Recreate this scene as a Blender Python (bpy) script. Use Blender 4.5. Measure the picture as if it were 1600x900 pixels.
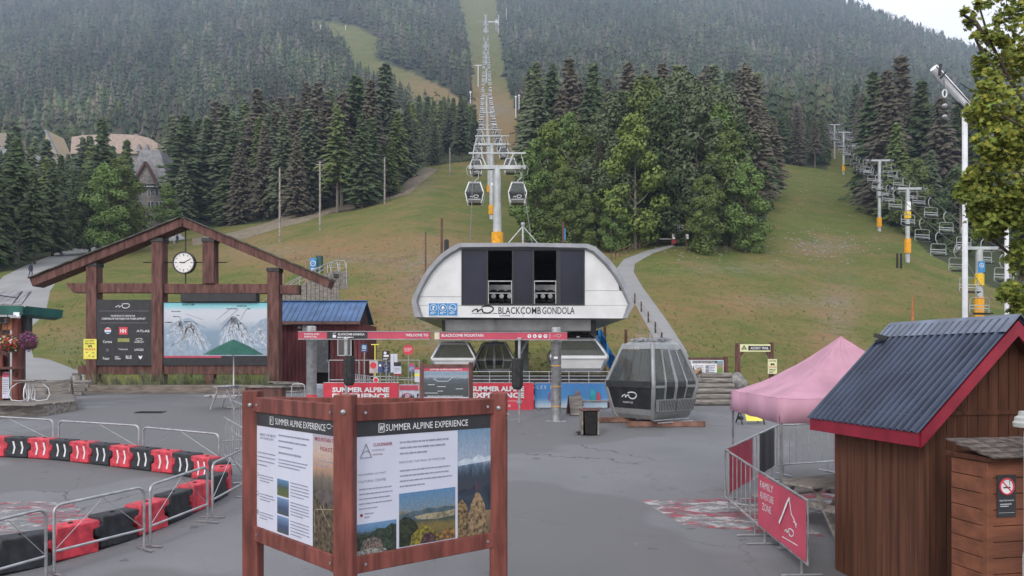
import bpy, bmesh, math, random
import numpy as np
from mathutils import Vector, Matrix, Euler
S = bpy.context.scene
for o in list(bpy.data.objects): bpy.data.objects.remove(o)
COL = S.collection
# ------------------------------------------------------------------ camera
F = 1170.0; HY = 560.0; CH = 3.0
cd = bpy.data.cameras.new("camera"); cam = bpy.data.objects.new("camera", cd); COL.objects.link(cam)
cam.location = (0, 0, CH); cam.rotation_euler = (math.radians(90), 0, 0)
cd.sensor_width = 36; cd.lens = F * 36 / 1600; cd.shift_y = (HY - 450) / 1600
cd.clip_start = .1; cd.clip_end = 9000
S.camera = cam
# ------------------------------------------------------------------ sky, sun, exposure
SUN_EL, SUN_AZ = math.radians(34), math.radians(205)      # azimuth clockwise from +Y
w = bpy.data.worlds.new("World"); S.world = w; w.use_nodes = True
nt = w.node_tree; bg = nt.nodes['Background']
sky = nt.nodes.new('ShaderNodeTexSky'); sky.sky_type = 'NISHITA'; sky.sun_disc = False
sky.sun_elevation = SUN_EL; sky.sun_rotation = SUN_AZ; sky.air_density = 1.0; sky.dust_density = 3.0; sky.ozone_density = 1.0
# thin bright overcast over the blue
wtc = nt.nodes.new('ShaderNodeTexCoord'); wno = nt.nodes.new('ShaderNodeTexNoise'); wno.inputs['Scale'].default_value = 2.2; wno.inputs['Detail'].default_value = 5
wmr = nt.nodes.new('ShaderNodeMapRange'); wmr.inputs[1].default_value = .3; wmr.inputs[2].default_value = .7; wmr.inputs[3].default_value = .72; wmr.inputs[4].default_value = .98
wmx = nt.nodes.new('ShaderNodeMix'); wmx.data_type = 'RGBA'; wmx.inputs[7].default_value = (7.7, 7.75, 8.2, 1)
nt.links.new(wtc.outputs['Generated'], wno.inputs[0]); nt.links.new(wno.outputs[0], wmr.inputs[0]); nt.links.new(wmr.outputs[0], wmx.inputs[0])
nt.links.new(sky.outputs[0], wmx.inputs[6]); nt.links.new(wmx.outputs[2], bg.inputs[0]); bg.inputs[1].default_value = 0.12
ld = bpy.data.lights.new("sun", 'SUN'); ld.energy = 0.7; ld.angle = math.radians(14); ld.color = (1, .95, .9)
sun = bpy.data.objects.new("sun", ld); COL.objects.link(sun)
sd = Vector((math.sin(SUN_AZ) * math.cos(SUN_EL), math.cos(SUN_AZ) * math.cos(SUN_EL), math.sin(SUN_EL)))
sun.rotation_euler = sd.to_track_quat('Z', 'Y').to_euler(); sun.location = (0, -10, 30)
S.view_settings.view_transform = 'Standard'; S.view_settings.look = 'None'
S.view_settings.exposure = 0.65; S.view_settings.gamma = 1.0
S.render.engine = 'CYCLES'; S.render.resolution_x = 1600; S.render.resolution_y = 900
rnd = random.Random(7)

# ------------------------------------------------------------------ materials
MATS = {}
def lin(c): return tuple(((x / 255.) / 12.92 if x / 255. <= .04045 else ((x / 255. + .055) / 1.055) ** 2.4) for x in c)
def mat(name, col, rough=.7, metal=0., var=.12, scale=6., bump=0., bscale=40., spec=.3, col2=None, stretch=None, alpha=None, emis=None, coords='Object', detail=4.):
    """procedural material: base colour broken up by noise, optional second colour, relief"""
    if name in MATS: return MATS[name]
    m = bpy.data.materials.new(name); m.use_nodes = True; MATS[name] = m
    n = m.node_tree.nodes; l = m.node_tree.links; p = n['Principled BSDF']
    p.inputs['Roughness'].default_value = rough; p.inputs['Metallic'].default_value = metal
    p.inputs['Specular IOR Level'].default_value = spec
    tc = n.new('ShaderNodeTexCoord'); mp = n.new('ShaderNodeMapping'); l.new(tc.outputs[coords], mp.inputs[0])
    if stretch: mp.inputs['Scale'].default_value = stretch
    nz = n.new('ShaderNodeTexNoise'); nz.inputs['Scale'].default_value = scale; nz.inputs['Detail'].default_value = detail
    l.new(mp.outputs[0], nz.inputs[0])
    c = Vector(col[:3]); c2 = Vector(col2) if col2 else c * (1 - var * 2)
    rp = n.new('ShaderNodeValToRGB'); rp.color_ramp.elements[0].position = .35; rp.color_ramp.elements[1].position = .65
    rp.color_ramp.elements[0].color = (*c2, 1); rp.color_ramp.elements[1].color = (*(c * (1 + (0 if col2 else var))), 1)
    l.new(nz.outputs[0], rp.inputs[0]); l.new(rp.outputs[0], p.inputs['Base Color'])
    if bump:
        nb = n.new('ShaderNodeTexNoise'); nb.inputs['Scale'].default_value = bscale; nb.inputs['Detail'].default_value = 6
        l.new(mp.outputs[0], nb.inputs[0])
        b = n.new('ShaderNodeBump'); b.inputs['Strength'].default_value = bump; b.inputs['Distance'].default_value = .02
        l.new(nb.outputs[0], b.inputs['Height']); l.new(b.outputs[0], p.inputs['Normal'])
    if alpha is not None: p.inputs['Alpha'].default_value = alpha
    if emis: p.inputs['Emission Color'].default_value = (*emis[:3], 1); p.inputs['Emission Strength'].default_value = emis[3]
    return m
def plain(name, rgb, **k):
    k.setdefault('var', .04); return mat(name, lin(rgb), **k)

# ------------------------------------------------------------------ object helpers
def tag(o, label=None, cat=None, group=None, kind=None):
    if label: o['label'] = label
    if cat: o['category'] = cat
    if group: o['group'] = group
    if kind: o['kind'] = kind
    return o
def thing(name, label, cat, loc=(0, 0, 0), rz=0., group=None):
    o = bpy.data.objects.new(name, None); COL.objects.link(o); o.empty_display_size = .2
    o.location = loc; o.rotation_euler = (0, 0, rz); tag(o, label, cat, group); return o
def link(name, me, parent=None):
    o = bpy.data.objects.new(name, me); COL.objects.link(o)
    if parent: o.parent = parent
    return o
def copy_tree(o, parent=None):
    c = o.copy(); COL.objects.link(c); c.parent = parent
    for ch in o.children: copy_tree(ch, c)
    return c
class MB:
    def __init__(s): s.v = []; s.f = []; s.m = []; s.cur = 0
    def add(s, vs, fs):
        b = len(s.v); s.v += [tuple(x) for x in vs]; s.f += [tuple(b + i for i in f) for f in fs]; s.m += [s.cur] * len(fs); return s
    def box(s, c, d, rot=None, bev=0):
        x, y, z = d[0] / 2, d[1] / 2, d[2] / 2
        vs = [Vector((i, j, k)) for i in (-x, x) for j in (-y, y) for k in (-z, z)]
        if rot is not None: vs = [rot @ v for v in vs]
        c = Vector(c)
        return s.add([v + c for v in vs], [(0, 1, 3, 2), (4, 6, 7, 5), (0, 4, 5, 1), (2, 3, 7, 6), (0, 2, 6, 4), (1, 5, 7, 3)])
    def beam(s, a, b, w, h, up=(0, 0, 1)):
        a, b = Vector(a), Vector(b); d = (b - a); L = d.length; d.normalize(); up = Vector(up)
        if abs(d.dot(up)) > .98: up = Vector((0, 1, 0))
        x = d.cross(up).normalized(); z = x.cross(d)
        return s.box((a + b) / 2, (w, L, h), Matrix((x, d, z)).transposed())
    def tube(s, pts, r, n=8, cap=True, closed=False):
        pts = [Vector(p) for p in pts]; rs = r if isinstance(r, (list, tuple)) else [r] * len(pts)
        b = len(s.v); N = len(pts)
        up = None
        for i, p in enumerate(pts):
            if closed: d = (pts[(i + 1) % N] - pts[i - 1])
            else: d = pts[min(i + 1, N - 1)] - pts[max(i - 1, 0)]
            d.normalize()
            if up is None:
                up = Vector((0, 0, 1)) if abs(d.z) < .9 else Vector((1, 0, 0))
            x = d.cross(up); 
            if x.length < 1e-4: x = d.cross(Vector((.3, 1, .2)))
            x.normalize(); y = x.cross(d); up = y
            for k in range(n):
                t = 2 * math.pi * k / n
                s.v.append(tuple(p + (x * math.cos(t) + y * math.sin(t)) * rs[i]))
        seg = N if closed else N - 1
        for i in range(seg):
            i2 = (i + 1) % N
            for k in range(n):
                k2 = (k + 1) % n
                s.f.append((b + i * n + k, b + i * n + k2, b + i2 * n + k2, b + i2 * n + k)); s.m.append(s.cur)
        if cap and not closed:
            s.f.append(tuple(b + k for k in range(n))[::-1]); s.m.append(s.cur)
            s.f.append(tuple(b + (N - 1) * n + k for k in range(n))); s.m.append(s.cur)
        return s
    def lathe(s, prof, c=(0, 0, 0), n=16):
        """profile [(r,z)] turned round z"""
        b = len(s.v); c = Vector(c)
        for r, z in prof:
            for k in range(n):
                t = 2 * math.pi * k / n; s.v.append(tuple(c + Vector((r * math.cos(t), r * math.sin(t), z))))
        for i in range(len(prof) - 1):
            for k in range(n):
                k2 = (k + 1) % n; s.f.append((b + i * n + k, b + i * n + k2, b + (i + 1) * n + k2, b + (i + 1) * n + k)); s.m.append(s.cur)
        for i, rev in ((0, True), (len(prof) - 1, False)):
            if prof[i][0] > 1e-4:
                f = tuple(b + i * n + k for k in range(n)); s.f.append(f[::-1] if rev else f); s.m.append(s.cur)
        return s
    def prism(s, poly, y0, y1):
        """poly [(x,z)] extruded in y"""
        n = len(poly); vs = [(x, y0, z) for x, z in poly] + [(x, y1, z) for x, z in poly]
        fs = [tuple(range(n)), tuple(range(2 * n - 1, n - 1, -1))] + [(i, i + n, (i + 1) % n + n, (i + 1) % n) for i in range(n)]
        return s.add(vs, fs)
    def prism_d(s, pts, d):
        n = len(pts); pts = [Vector(p) for p in pts]; d = Vector(d)
        fs = [tuple(range(n)), tuple(range(2 * n - 1, n - 1, -1))] + [(i, i + n, (i + 1) % n + n, (i + 1) % n) for i in range(n)]
        return s.add(pts + [p + d for p in pts], fs)
    def ribbon(s, pts, w, y, th=.004):
        """flat stroke in xz plane"""
        for a, b in zip(pts[:-1], pts[1:]):
            a = Vector((a[0], y, a[1])); b = Vector((b[0], y, b[1]))
            if (b - a).length < 1e-6: continue
            e = (b - a).normalized() * w * .35
            s.beam(a - e, b + e, w, th, up=(0, 1, 0))
        return s
    def build(s, name, mats, parent=None, smooth=False, bevel=0., loc=None):
        me = bpy.data.meshes.new(name); me.from_pydata(s.v, [], s.f)
        for m in (mats if isinstance(mats, (list, tuple)) else [mats]): me.materials.append(m)
        if any(s.m): me.polygons.foreach_set('material_index', s.m)
        bm = bmesh.new(); bm.from_mesh(me); bmesh.ops.recalc_face_normals(bm, faces=bm.faces)
        if bevel: bmesh.ops.bevel(bm, geom=bm.edges[:], offset=bevel, segments=1, affect='EDGES', clamp_overlap=True)
        bm.to_mesh(me); bm.free()
        if smooth:
            me.polygons.foreach_set('use_smooth', [True] * len(me.polygons)); me.set_sharp_from_angle(angle=math.radians(smooth if smooth > 1 else 40))
        me.update(); o = link(name, me, parent)
        if loc: o.location = loc
        return o
def fast_mesh(name, V, T, mats, tint=None, smooth=False):
    """V (n,3), T (m,3) numpy"""
    me = bpy.data.meshes.new(name); me.vertices.add(len(V)); me.vertices.foreach_set('co', np.asarray(V, np.float32).ravel())
    k = T.shape[1]; me.loops.add(T.size); me.loops.foreach_set('vertex_index', T.ravel().astype(np.int32))
    me.polygons.add(len(T)); me.polygons.foreach_set('loop_start', np.arange(0, T.size, k, dtype=np.int32))
    for m in (mats if isinstance(mats, (list, tuple)) else [mats]): me.materials.append(m)
    if smooth: me.polygons.foreach_set('use_smooth', [True] * len(T))
    me.update(calc_edges=True)
    if tint is not None:
        a = me.color_attributes.new('tint', 'FLOAT_COLOR', 'POINT'); c = np.ones((len(V), 4), np.float32); c[:, :3] = tint
        a.data.foreach_set('color', c.ravel())
    return me
TXT = {}
def text(s, m, parent, loc, width, height, rz=0., bold=.0, name='lettering', rx=90., align='C', label=None, depth=.002):
    """lettering as thin mesh, fitted to width x height (cap height), in the parent's xz plane"""
    key = (s, bold)
    if key not in TXT:
        cu = bpy.data.curves.new('t', 'FONT'); cu.body = s; cu.size = 1; cu.offset = bold; cu.resolution_u = 2; cu.align_x = 'LEFT'
        cu.extrude = 0
        ob = bpy.data.objects.new('t', cu); COL.objects.link(ob); dg = bpy.context.evaluated_depsgraph_get()
        me = bpy.data.meshes.new_from_object(ob.evaluated_get(dg)); bpy.data.objects.remove(ob); bpy.data.curves.remove(cu)
        co = np.zeros(len(me.vertices) * 3, np.float32); me.vertices.foreach_get('co', co); co = co.reshape(-1, 3)
        TXT[key] = (me, co)
    me0, co0 = TXT[key]; me = me0.copy(); me.name = name; co = co0.copy()
    mn, mx = co.min(0), co.max(0); nl = s.count('\n') + 1
    co[:, 0] = (co[:, 0] - (mn[0] + mx[0]) / 2) * width / (mx[0] - mn[0]); co[:, 1] = (co[:, 1] - (mn[1] + mx[1]) / 2) * height / (mx[1] - mn[1])
    me.vertices.foreach_set('co', co.ravel()); me.materials.clear(); me.materials.append(m); me.update()
    o = link(name, me, parent); o.location = loc; o.rotation_euler = (math.radians(rx), 0, rz)
    if label: o['label'] = label
    return o

# ------------------------------------------------------------------ terrain height, read as a real hill
COLS = {
 -700: [(44, 607), (60, 575), (90, 520), (150, 450), (250, 370), (450, 280), (800, 150), (1400, 40), (2200, -80), (2600, 100)],
 0:   [(44, 600), (60, 545), (93, 432), (150, 385), (250, 335), (450, 235), (800, 115), (1300, 30), (2100, -80), (2600, 60)],
 300: [(44, 600), (60, 530), (90, 442), (150, 378), (250, 332), (450, 225), (800, 110), (1300, 20), (2100, -80), (2600, 60)],
 550: [(44, 600), (60, 515), (90, 425), (130, 352), (200, 305), (300, 245), (450, 180), (800, 85), (1300, 0), (2100, -90), (2600, 60)],
 660: [(44, 600), (60, 512), (90, 415), (130, 335), (190, 278), (260, 246), (350, 208), (480, 170), (680, 125), (1000, 65), (1300, 10), (2100, -90), (2600, 60)],
 770: [(44, 600), (60, 512), (90, 418), (134, 342), (180, 300), (235, 252), (330, 218), (480, 178), (680, 130), (850, 103), (980, 82), (1150, 54), (1250, 40), (1700, -25), (2100, -90), (2600, 60)],
 900: [(44, 600), (60, 515), (90, 425), (115, 380), (180, 305), (300, 235), (450, 180), (700, 125), (1000, 75), (1500, 0), (2100, -70), (2600, 60)],
 1060: [(44, 602), (60, 528), (85, 445), (110, 386), (150, 335), (200, 290), (300, 235), (450, 185), (700, 125), (1000, 75), (1500, 5), (2000, -50), (2600, 60)],
 1200: [(44, 604), (60, 542), (85, 460), (110, 392), (150, 332), (200, 284), (260, 248), (330, 228), (450, 195), (700, 145), (1000, 95), (1500, 25), (1900, -25), (2500, 120)],
 1300: [(44, 604), (60, 548), (85, 476), (115, 402), (150, 358), (195, 305), (240, 272), (280, 248), (330, 226), (450, 195), (700, 150), (1000, 100), (1500, 35), (1800, -10), (2400, 150)],
 1360: [(44, 604), (60, 550), (85, 482), (115, 404), (150, 358), (195, 308), (240, 276), (330, 236), (450, 205), (700, 155), (1000, 110), (1500, 40), (1700, 14), (2300, 200)],
 1420: [(44, 604), (60, 552), (85, 490), (115, 406), (150, 368), (195, 330), (240, 300), (330, 258), (450, 215), (700, 165), (1000, 125), (1600, 42), (2200, 250)],
 1530: [(44, 604), (60, 558), (85, 507), (115, 440), (150, 395), (200, 345), (280, 288), (400, 240), (700, 185), (1000, 145), (1550, 86), (2200, 260)],
 1700: [(44, 604), (60, 562), (85, 520), (115, 470), (150, 430), (200, 380), (280, 320), (400, 280), (700, 240), (1000, 205), (1500, 158), (2200, 320)],
 2300: [(44, 606), (60, 575), (90, 540), (150, 500), (250, 460), (450, 420), (800, 400), (1500, 380), (2200, 480)],
}
GP = np.arange(-700, 2301, 10.); LY = np.linspace(math.log(40), math.log(2700), 340)
def _table():
    ks = sorted(COLS); rows = []
    for k in ks:
        c = COLS[k]; rows.append(np.interp(LY, [math.log(a) for a, b in c], [b for a, b in c]))
    R = np.array(rows); T = np.array([np.interp(GP, ks, R[:, j]) for j in range(len(LY))]).T
    def sm(A, ax, w):
        k = np.hanning(w + 2)[1:-1]; k /= k.sum(); P = np.pad(A, [(w // 2, w // 2) if a == ax else (0, 0) for a in (0, 1)], mode='edge')
        return np.apply_along_axis(lambda v: np.convolve(v, k, 'valid'), ax, P)
    return sm(sm(T, 0, 9), 1, 9)
TAB = _table()
def plaza_z(Y): return np.clip((np.asarray(Y, float) - 8.5) / 17.5, 0, 1) * 1.3
def H(X, Y):
    X = np.asarray(X, float); Y = np.asarray(Y, float); Yc = np.clip(Y, 40, 2690)
    px = np.clip(800 + F * X / Yc, -699, 2299); i = (px + 700) / 10; i0 = i.astype(int); fi = i - i0
    j = (np.log(Yc) - LY[0]) / (LY[1] - LY[0]); j0 = np.clip(j.astype(int), 0, len(LY) - 2); fj = j - j0
    py = (TAB[i0, j0] * (1 - fi) + TAB[np.minimum(i0 + 1, len(GP) - 1), j0] * fi) * (1 - fj) + (TAB[i0, j0 + 1] * (1 - fi) + TAB[np.minimum(i0 + 1, len(GP) - 1), j0 + 1] * fi) * fj
    z = CH + (HY - py) / F * Yc
    amp = np.clip((Y - 50) / 60, 0, 1) * .12 + np.clip((Y - 380) / 400, 0, 1) * 2.5
    z = z + amp * (np.sin(X * .11 + Y * .05) * np.sin(Y * .085 - X * .03) + .6 * np.sin(X * .31 + 1) * np.sin(Y * .27)) 
    t = np.clip((Y - 41) / 6, 0, 1); t = t * t * (3 - 2 * t)
    return plaza_z(Y) * (1 - t) + z * t
def h(x, y): return float(H(x, y))
def at(px, py, Y): return Vector(((px - 800) / F * Y, Y, CH + (HY - py) / F * Y))
YS = np.exp(np.linspace(math.log(4.5), math.log(2600), 3000))
def ground(px, py):
    """where the line of sight through a photo pixel meets the ground"""
    X = (px - 800) / F * YS; Z = CH + (HY - py) / F * YS; g = H(X, YS) - Z
    k = int(np.argmax(g > 0)); Y = YS[k]
    if k > 0:
        a, b = g[k - 1], g[k]; Y = YS[k - 1] + (YS[k] - YS[k - 1]) * (-a) / (b - a)
    return Vector(((px - 800) / F * Y, Y, h((px - 800) / F * Y, Y)))
def gp(px, Y):
    x = (px - 800) / F * Y; return Vector((x, Y, h(x, Y)))
def inpoly(px, py, poly):
    px = np.asarray(px, float); py = np.asarray(py, float); r = np.zeros(px.shape, bool); n = len(poly)
    for i in range(n):
        x1, y1 = poly[i]; x2, y2 = poly[(i + 1) % n]
        if y1 == y2: continue
        c = ((y1 > py) != (y2 > py)) & (px < (x2 - x1) * (py - y1) / (y2 - y1) + x1); r ^= c
    return r
# ------------------------------------------------------------------ the ground
def nodes_mat(name):
    m = bpy.data.materials.new(name); m.use_nodes = True; MATS[name] = m
    n = m.node_tree.nodes; return m, n, m.node_tree.links, n['Principled BSDF']
def N(n, typ, **k):
    x = n.new('ShaderNode' + typ)
    for a, b in k.items():
        if a in x.inputs: x.inputs[a].default_value = b
        else: setattr(x, a, b)
    return x
def mixc(n, l, fac, a, b):
    x = n.new('ShaderNodeMix'); x.data_type = 'RGBA'
    for s, v in ((0, fac), (6, a), (7, b)):
        if hasattr(v, 'links'): l.new(v, x.inputs[s])
        else: x.inputs[s].default_value = v
    return x.outputs[2]
def noise(n, l, co, scale, detail=4, rough=.55, lo=.4, hi=.6):
    t = N(n, 'TexNoise'); t.inputs['Scale'].default_value = scale; t.inputs['Detail'].default_value = detail; t.inputs['Roughness'].default_value = rough
    l.new(co, t.inputs['Vector']); r = N(n, 'MapRange'); r.inputs[1].default_value = lo; r.inputs[2].default_value = hi; l.new(t.outputs[0], r.inputs[0]); return r.outputs[0]
# hillside: grass, dry grass, bare soil (from a painted attribute), forest floor
m, n, l, p = nodes_mat('hill_grass'); tc = N(n, 'TexCoord'); co = tc.outputs['Object']
at_ = n.new('ShaderNodeAttribute'); at_.attribute_name = 'cover'; sp = N(n, 'SeparateColor'); l.new(at_.outputs['Color'], sp.inputs[0])
g = mixc(n, l, noise(n, l, co, .22, 5), (.100, .150, .028, 1), (.185, .195, .048, 1))
g = mixc(n, l, noise(n, l, co, 2.5, 5, .7), g, (.115, .125, .040, 1))
dry = mixc(n, l, noise(n, l, co, .35, 6, .65), (.23, .175, .075, 1), (.28, .165, .085, 1))
md = N(n, 'Math', operation='ADD'); l.new(sp.outputs[0], md.inputs[0]); nn = noise(n, l, co, .12, 6, .65, .3, .7)
ms = N(n, 'Math', operation='SUBTRACT'); l.new(nn, ms.inputs[0]); ms.inputs[1].default_value = .48
mm = N(n, 'Math', operation='MULTIPLY'); l.new(ms.outputs[0], mm.inputs[0]); mm.inputs[1].default_value = 1.2; l.new(mm.outputs[0], md.inputs[1]); md.use_clamp = True
c = mixc(n, l, md.outputs[0], g, dry)
soil = mixc(n, l, noise(n, l, co, 1.2, 6, .7), (.19, .155, .12, 1), (.30, .26, .21, 1))
mb = N(n, 'Math', operation='MULTIPLY'); l.new(sp.outputs[1], mb.inputs[0]); l.new(noise(n, l, co, .5, 6, .7, .40, .52), mb.inputs[1])
c = mixc(n, l, mb.outputs[0], c, soil)
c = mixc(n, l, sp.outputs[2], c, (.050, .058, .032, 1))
fine = noise(n, l, co, 9, 6, .75, .25, .75); c = mixc(n, l, fine, c, mixc(n, l, .35, c, (.04, .055, .02, 1)))
weed = noise(n, l, co, .9, 7, .8, .52, .60); c = mixc(n, l, weed, c, mixc(n, l, .45, c, (.05, .085, .02, 1)))
l.new(c, p.inputs['Base Color']); p.inputs['Roughness'].default_value = .95; p.inputs['Specular IOR Level'].default_value = .1
b = N(n, 'Bump'); b.inputs['Strength'].default_value = .8; b.inputs['Distance'].default_value = .25; bt = N(n, 'TexNoise'); bt.inputs['Scale'].default_value = 3; bt.inputs['Detail'].default_value = 8
l.new(co, bt.inputs[0]); l.new(bt.outputs[0], b.inputs['Height']); l.new(b.outputs[0], p.inputs['Normal'])
# asphalt
m, n, l, p = nodes_mat('asphalt'); tc = N(n, 'TexCoord'); co = tc.outputs['Object']
a = mixc(n, l, noise(n, l, co, .35, 6, .6, .3, .7), (.170, .172, .182, 1), (.215, .217, .228, 1))
a = mixc(n, l, noise(n, l, co, 60, 3, .7, .3, .7), a, mixc(n, l, .35, a, (.07, .07, .07, 1)))
vo = N(n, 'TexVoronoi', feature='DISTANCE_TO_EDGE'); vo.inputs['Scale'].default_value = .23; wn = N(n, 'TexNoise'); wn.inputs['Scale'].default_value = 1.3; wn.inputs['Detail'].default_value = 5
l.new(co, wn.inputs[0]); va = N(n, 'VectorMath', operation='ADD'); vs = N(n, 'VectorMath', operation='SCALE'); vs.inputs['Scale'].default_value = .9
l.new(wn.outputs['Color'], vs.inputs[0]); l.new(co, va.inputs[0]); l.new(vs.outputs[0], va.inputs[1]); l.new(va.outputs[0], vo.inputs['Vector'])
cr = N(n, 'MapRange'); cr.inputs[1].default_value = .0; cr.inputs[2].default_value = .006; cr.inputs[3].default_value = 1; cr.inputs[4].default_value = 0; l.new(vo.outputs[0], cr.inputs[0])
cm = N(n, 'Math', operation='MULTIPLY'); l.new(cr.outputs[0], cm.inputs[0]); l.new(noise(n, l, co, .15, 3, .5, .42, .54), cm.inputs[1])
a = mixc(n, l, cm.outputs[0], a, (.06, .06, .06, 1))
a = mixc(n, l, noise(n, l, co, .9, 5, .7, .60, .72), a, (.125, .122, .12, 1))
a = mixc(n, l, noise(n, l, co, .13, 3, .5, .49, .51), a, mixc(n, l, .8, a, (.135, .135, .138, 1)))
a = mixc(n, l, noise(n, l, co, 2.6, 4, .6, .66, .72), a, mixc(n, l, .6, a, (.06, .06, .062, 1)))
a = mixc(n, l, noise(n, l, co, .5, 7, .8, .62, .70), a, (.235, .235, .235, 1))
l.new(a, p.inputs['Base Color']); p.inputs['Roughness'].default_value = .85; p.inputs['Specular IOR Level'].default_value = .3
b = N(n, 'Bump'); b.inputs['Strength'].default_value = .35; b.inputs['Distance'].default_value = .01; bt = N(n, 'TexNoise'); bt.inputs['Scale'].default_value = 90; bt.inputs['Detail'].default_value = 4
l.new(co, bt.inputs[0]); l.new(bt.outputs[0], b.inputs['Height']); l.new(b.outputs[0], p.inputs['Normal'])
gravel = mat('gravel', (.27, .27, .27), .95, var=.05, scale=.35, bump=.15, bscale=40, spec=.1)
dirt = mat('dirt_track', (.24, .20, .155), .95, var=.2, scale=.8, bump=.6, bscale=6, spec=.1, col2=(.16, .135, .09))

# clearings, in the photograph's terms (where the foot of a tree may not stand)
MEADOW = [(-900, 700), (-900, 460), (-40, 432), (60, 416), (120, 392), (200, 370), (330, 356), (430, 346), (560, 328), (625, 302), (655, 262), (742, 250), (744, 215), (738, 180),
          (735, 140), (728, 70), (705, -60), (768, -60), (783, 60), (792, 130), (812, 190), (818, 250), (835, 345), (860, 388), (1000, 384), (1180, 384), (1200, 330), (1180, 272), (1184, 248),
          (1215, 254), (1292, 266), (1288, 232), (1322, 232), (1345, 262), (1372, 300), (1400, 345), (1450, 395), (1530, 440), (1620, 480), (2400, 560), (2400, 700)]
RUN = [(485, 30), (520, 36), (560, 42), (592, 60), (588, 92), (640, 112), (700, 140), (745, 172), (745, 205), (700, 200), (655, 178), (615, 148), (575, 124), (552, 112), (540, 82), (482, 56)]
def clear(px, py): return inpoly(px, py, MEADOW) | inpoly(px, py, RUN)
yy = np.concatenate([np.arange(39.5, 140, .9), np.exp(np.arange(math.log(140), math.log(2600), .0085))])
pp = np.concatenate([np.arange(-700, -100, 40.), np.arange(-100, 1700, 5.), np.arange(1700, 2301, 40.)])
PX, YY = np.meshgrid(pp, yy); XX = (PX - 800) / F * YY; ZZ = H(XX, YY)
PYg = HY - (ZZ - CH) / YY * F
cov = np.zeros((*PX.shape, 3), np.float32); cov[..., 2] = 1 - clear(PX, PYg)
def blob(ch, cx, cy, rx, ry, v):
    cov[..., ch] += v * np.exp(-(((PX - cx) / rx) ** 2 + ((PYg - cy) / ry) ** 2))
cov[..., 0] += .12
for b_ in [(560, 390, 190, 32, .75), (380, 400, 110, 25, .7), (680, 430, 90, 70, .8), (600, 480, 80, 50, .6), (955, 560, 70, 60, .55), (950, 395, 60, 25, .5), (780, 215, 60, 45, .9), (1150, 490, 110, 40, .8),
           (1110, 440, 100, 16, .3), (1290, 385, 60, 20, .45), (1300, 520, 40, 60, .7), (1430, 470, 130, 25, .35), (1230, 300, 60, 30, .25), (120, 520, 70, 40, .4), (690, 130, 60, 30, .6), (1400, 560, 160, 30, .4),
           (1020, 500, 50, 50, .4), (1260, 580, 160, 20, .5), (772, 170, 40, 28, .8), (690, 150, 60, 30, .5), (1270, 320, 90, 45, -.45), (1010, 400, 60, 14, -.3), (1240, 560, 60, 40, -.3), (780, 340, 60, 30, -.3), (560, 430, 80, 14, -.4)]: blob(0, *b_)
for b_ in [(680, 460, 45, 70, .95), (1285, 385, 40, 12, .7), (1310, 490, 30, 60, .5), (650, 290, 28, 16, .5), (1150, 420, 110, 10, .45), (1190, 265, 10, 16, .8), (775, 172, 30, 10, .8), (1110, 385, 40, 7, .5), (640, 420, 60, 20, .3),
           (130, 540, 50, 25, .3), (1000, 540, 12, 40, .5), (560, 405, 60, 8, .6), (420, 392, 60, 10, .5), (1240, 470, 90, 12, .4)]: blob(1, *b_)
nr, nc = PX.shape; idx = np.arange(nr * nc).reshape(nr, nc)
Q = np.stack([idx[:-1, :-1], idx[:-1, 1:], idx[1:, 1:], idx[1:, :-1]], -1).reshape(-1, 4)
zz = ZZ.copy(); zz[:3] -= .25
V = np.stack([XX, YY, zz], -1).reshape(-1, 3)
me = fast_mesh('hillside', V, Q, MATS['hill_grass'], smooth=True)
a_ = me.color_attributes.new('cover', 'FLOAT_COLOR', 'POINT'); c4 = np.ones((nr * nc, 4), np.float32); c4[:, :3] = np.clip(cov.reshape(-1, 3), 0, 1); a_.data.foreach_set('color', c4.ravel())
tag(link('hillside', me), kind='structure')
# plaza
xs = np.arange(-60, 61, 2.); ys = np.concatenate([np.arange(-40, 8, 4.), np.arange(8, 44, .7)])
PXp, PYp = np.meshgrid(xs, ys); nr, nc = PXp.shape; idx = np.arange(nr * nc).reshape(nr, nc)
Q = np.stack([idx[:-1, :-1], idx[:-1, 1:], idx[1:, 1:], idx[1:, :-1]], -1).reshape(-1, 4)
zp = plaza_z(PYp); 
me = fast_mesh('plaza', np.stack([PXp, PYp, zp], -1).reshape(-1, 3), Q, MATS['asphalt'], smooth=True); tag(link('plaza', me), kind='structure')

def strip(name, left, right, m, off=.06, sub=10, cols=6):
    """a path draped on the hill between two edges given along the photograph"""
    def dens(pl, k):
        t = np.linspace(0, len(pl) - 1, k); a = np.array(pl, float); return [(np.interp(u, range(len(pl)), a[:, 0]), np.interp(u, range(len(pl)), a[:, 1])) for u in t]
    k = sub * (len(left) - 1) + 1; A = [ground(*q) for q in dens(left, k)]; B = [ground(*q) for q in dens(right, k)]
    V = []
    for i, (a, b) in enumerate(zip(A, B)):
        for c in range(cols + 1):
            q = a.lerp(b, c / cols); q.z = h(q.x, q.y) + off + .0006 * q.y; 
            if c in (0, cols): q.z -= off + .05
            V.append(q)
    me = bpy.data.meshes.new(name); W = cols + 1
    me.from_pydata(V, [], [(i * W + c, i * W + c + 1, (i + 1) * W + c + 1, (i + 1) * W + c) for i in range(k - 1) for c in range(cols)])
    me.materials.append(m); me.polygons.foreach_set('use_smooth', [True] * len(me.polygons)); return tag(link(name, me), kind='structure')
strip('gravel_path', [(1062, 602), (1030, 545), (1000, 490), (975, 440), (963, 420), (975, 405), (1010, 392), (1042, 385)],
      [(1096, 602), (1072, 545), (1040, 497), (1005, 450), (990, 425), (992, 412), (1020, 396), (1058, 384)], gravel)
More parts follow.
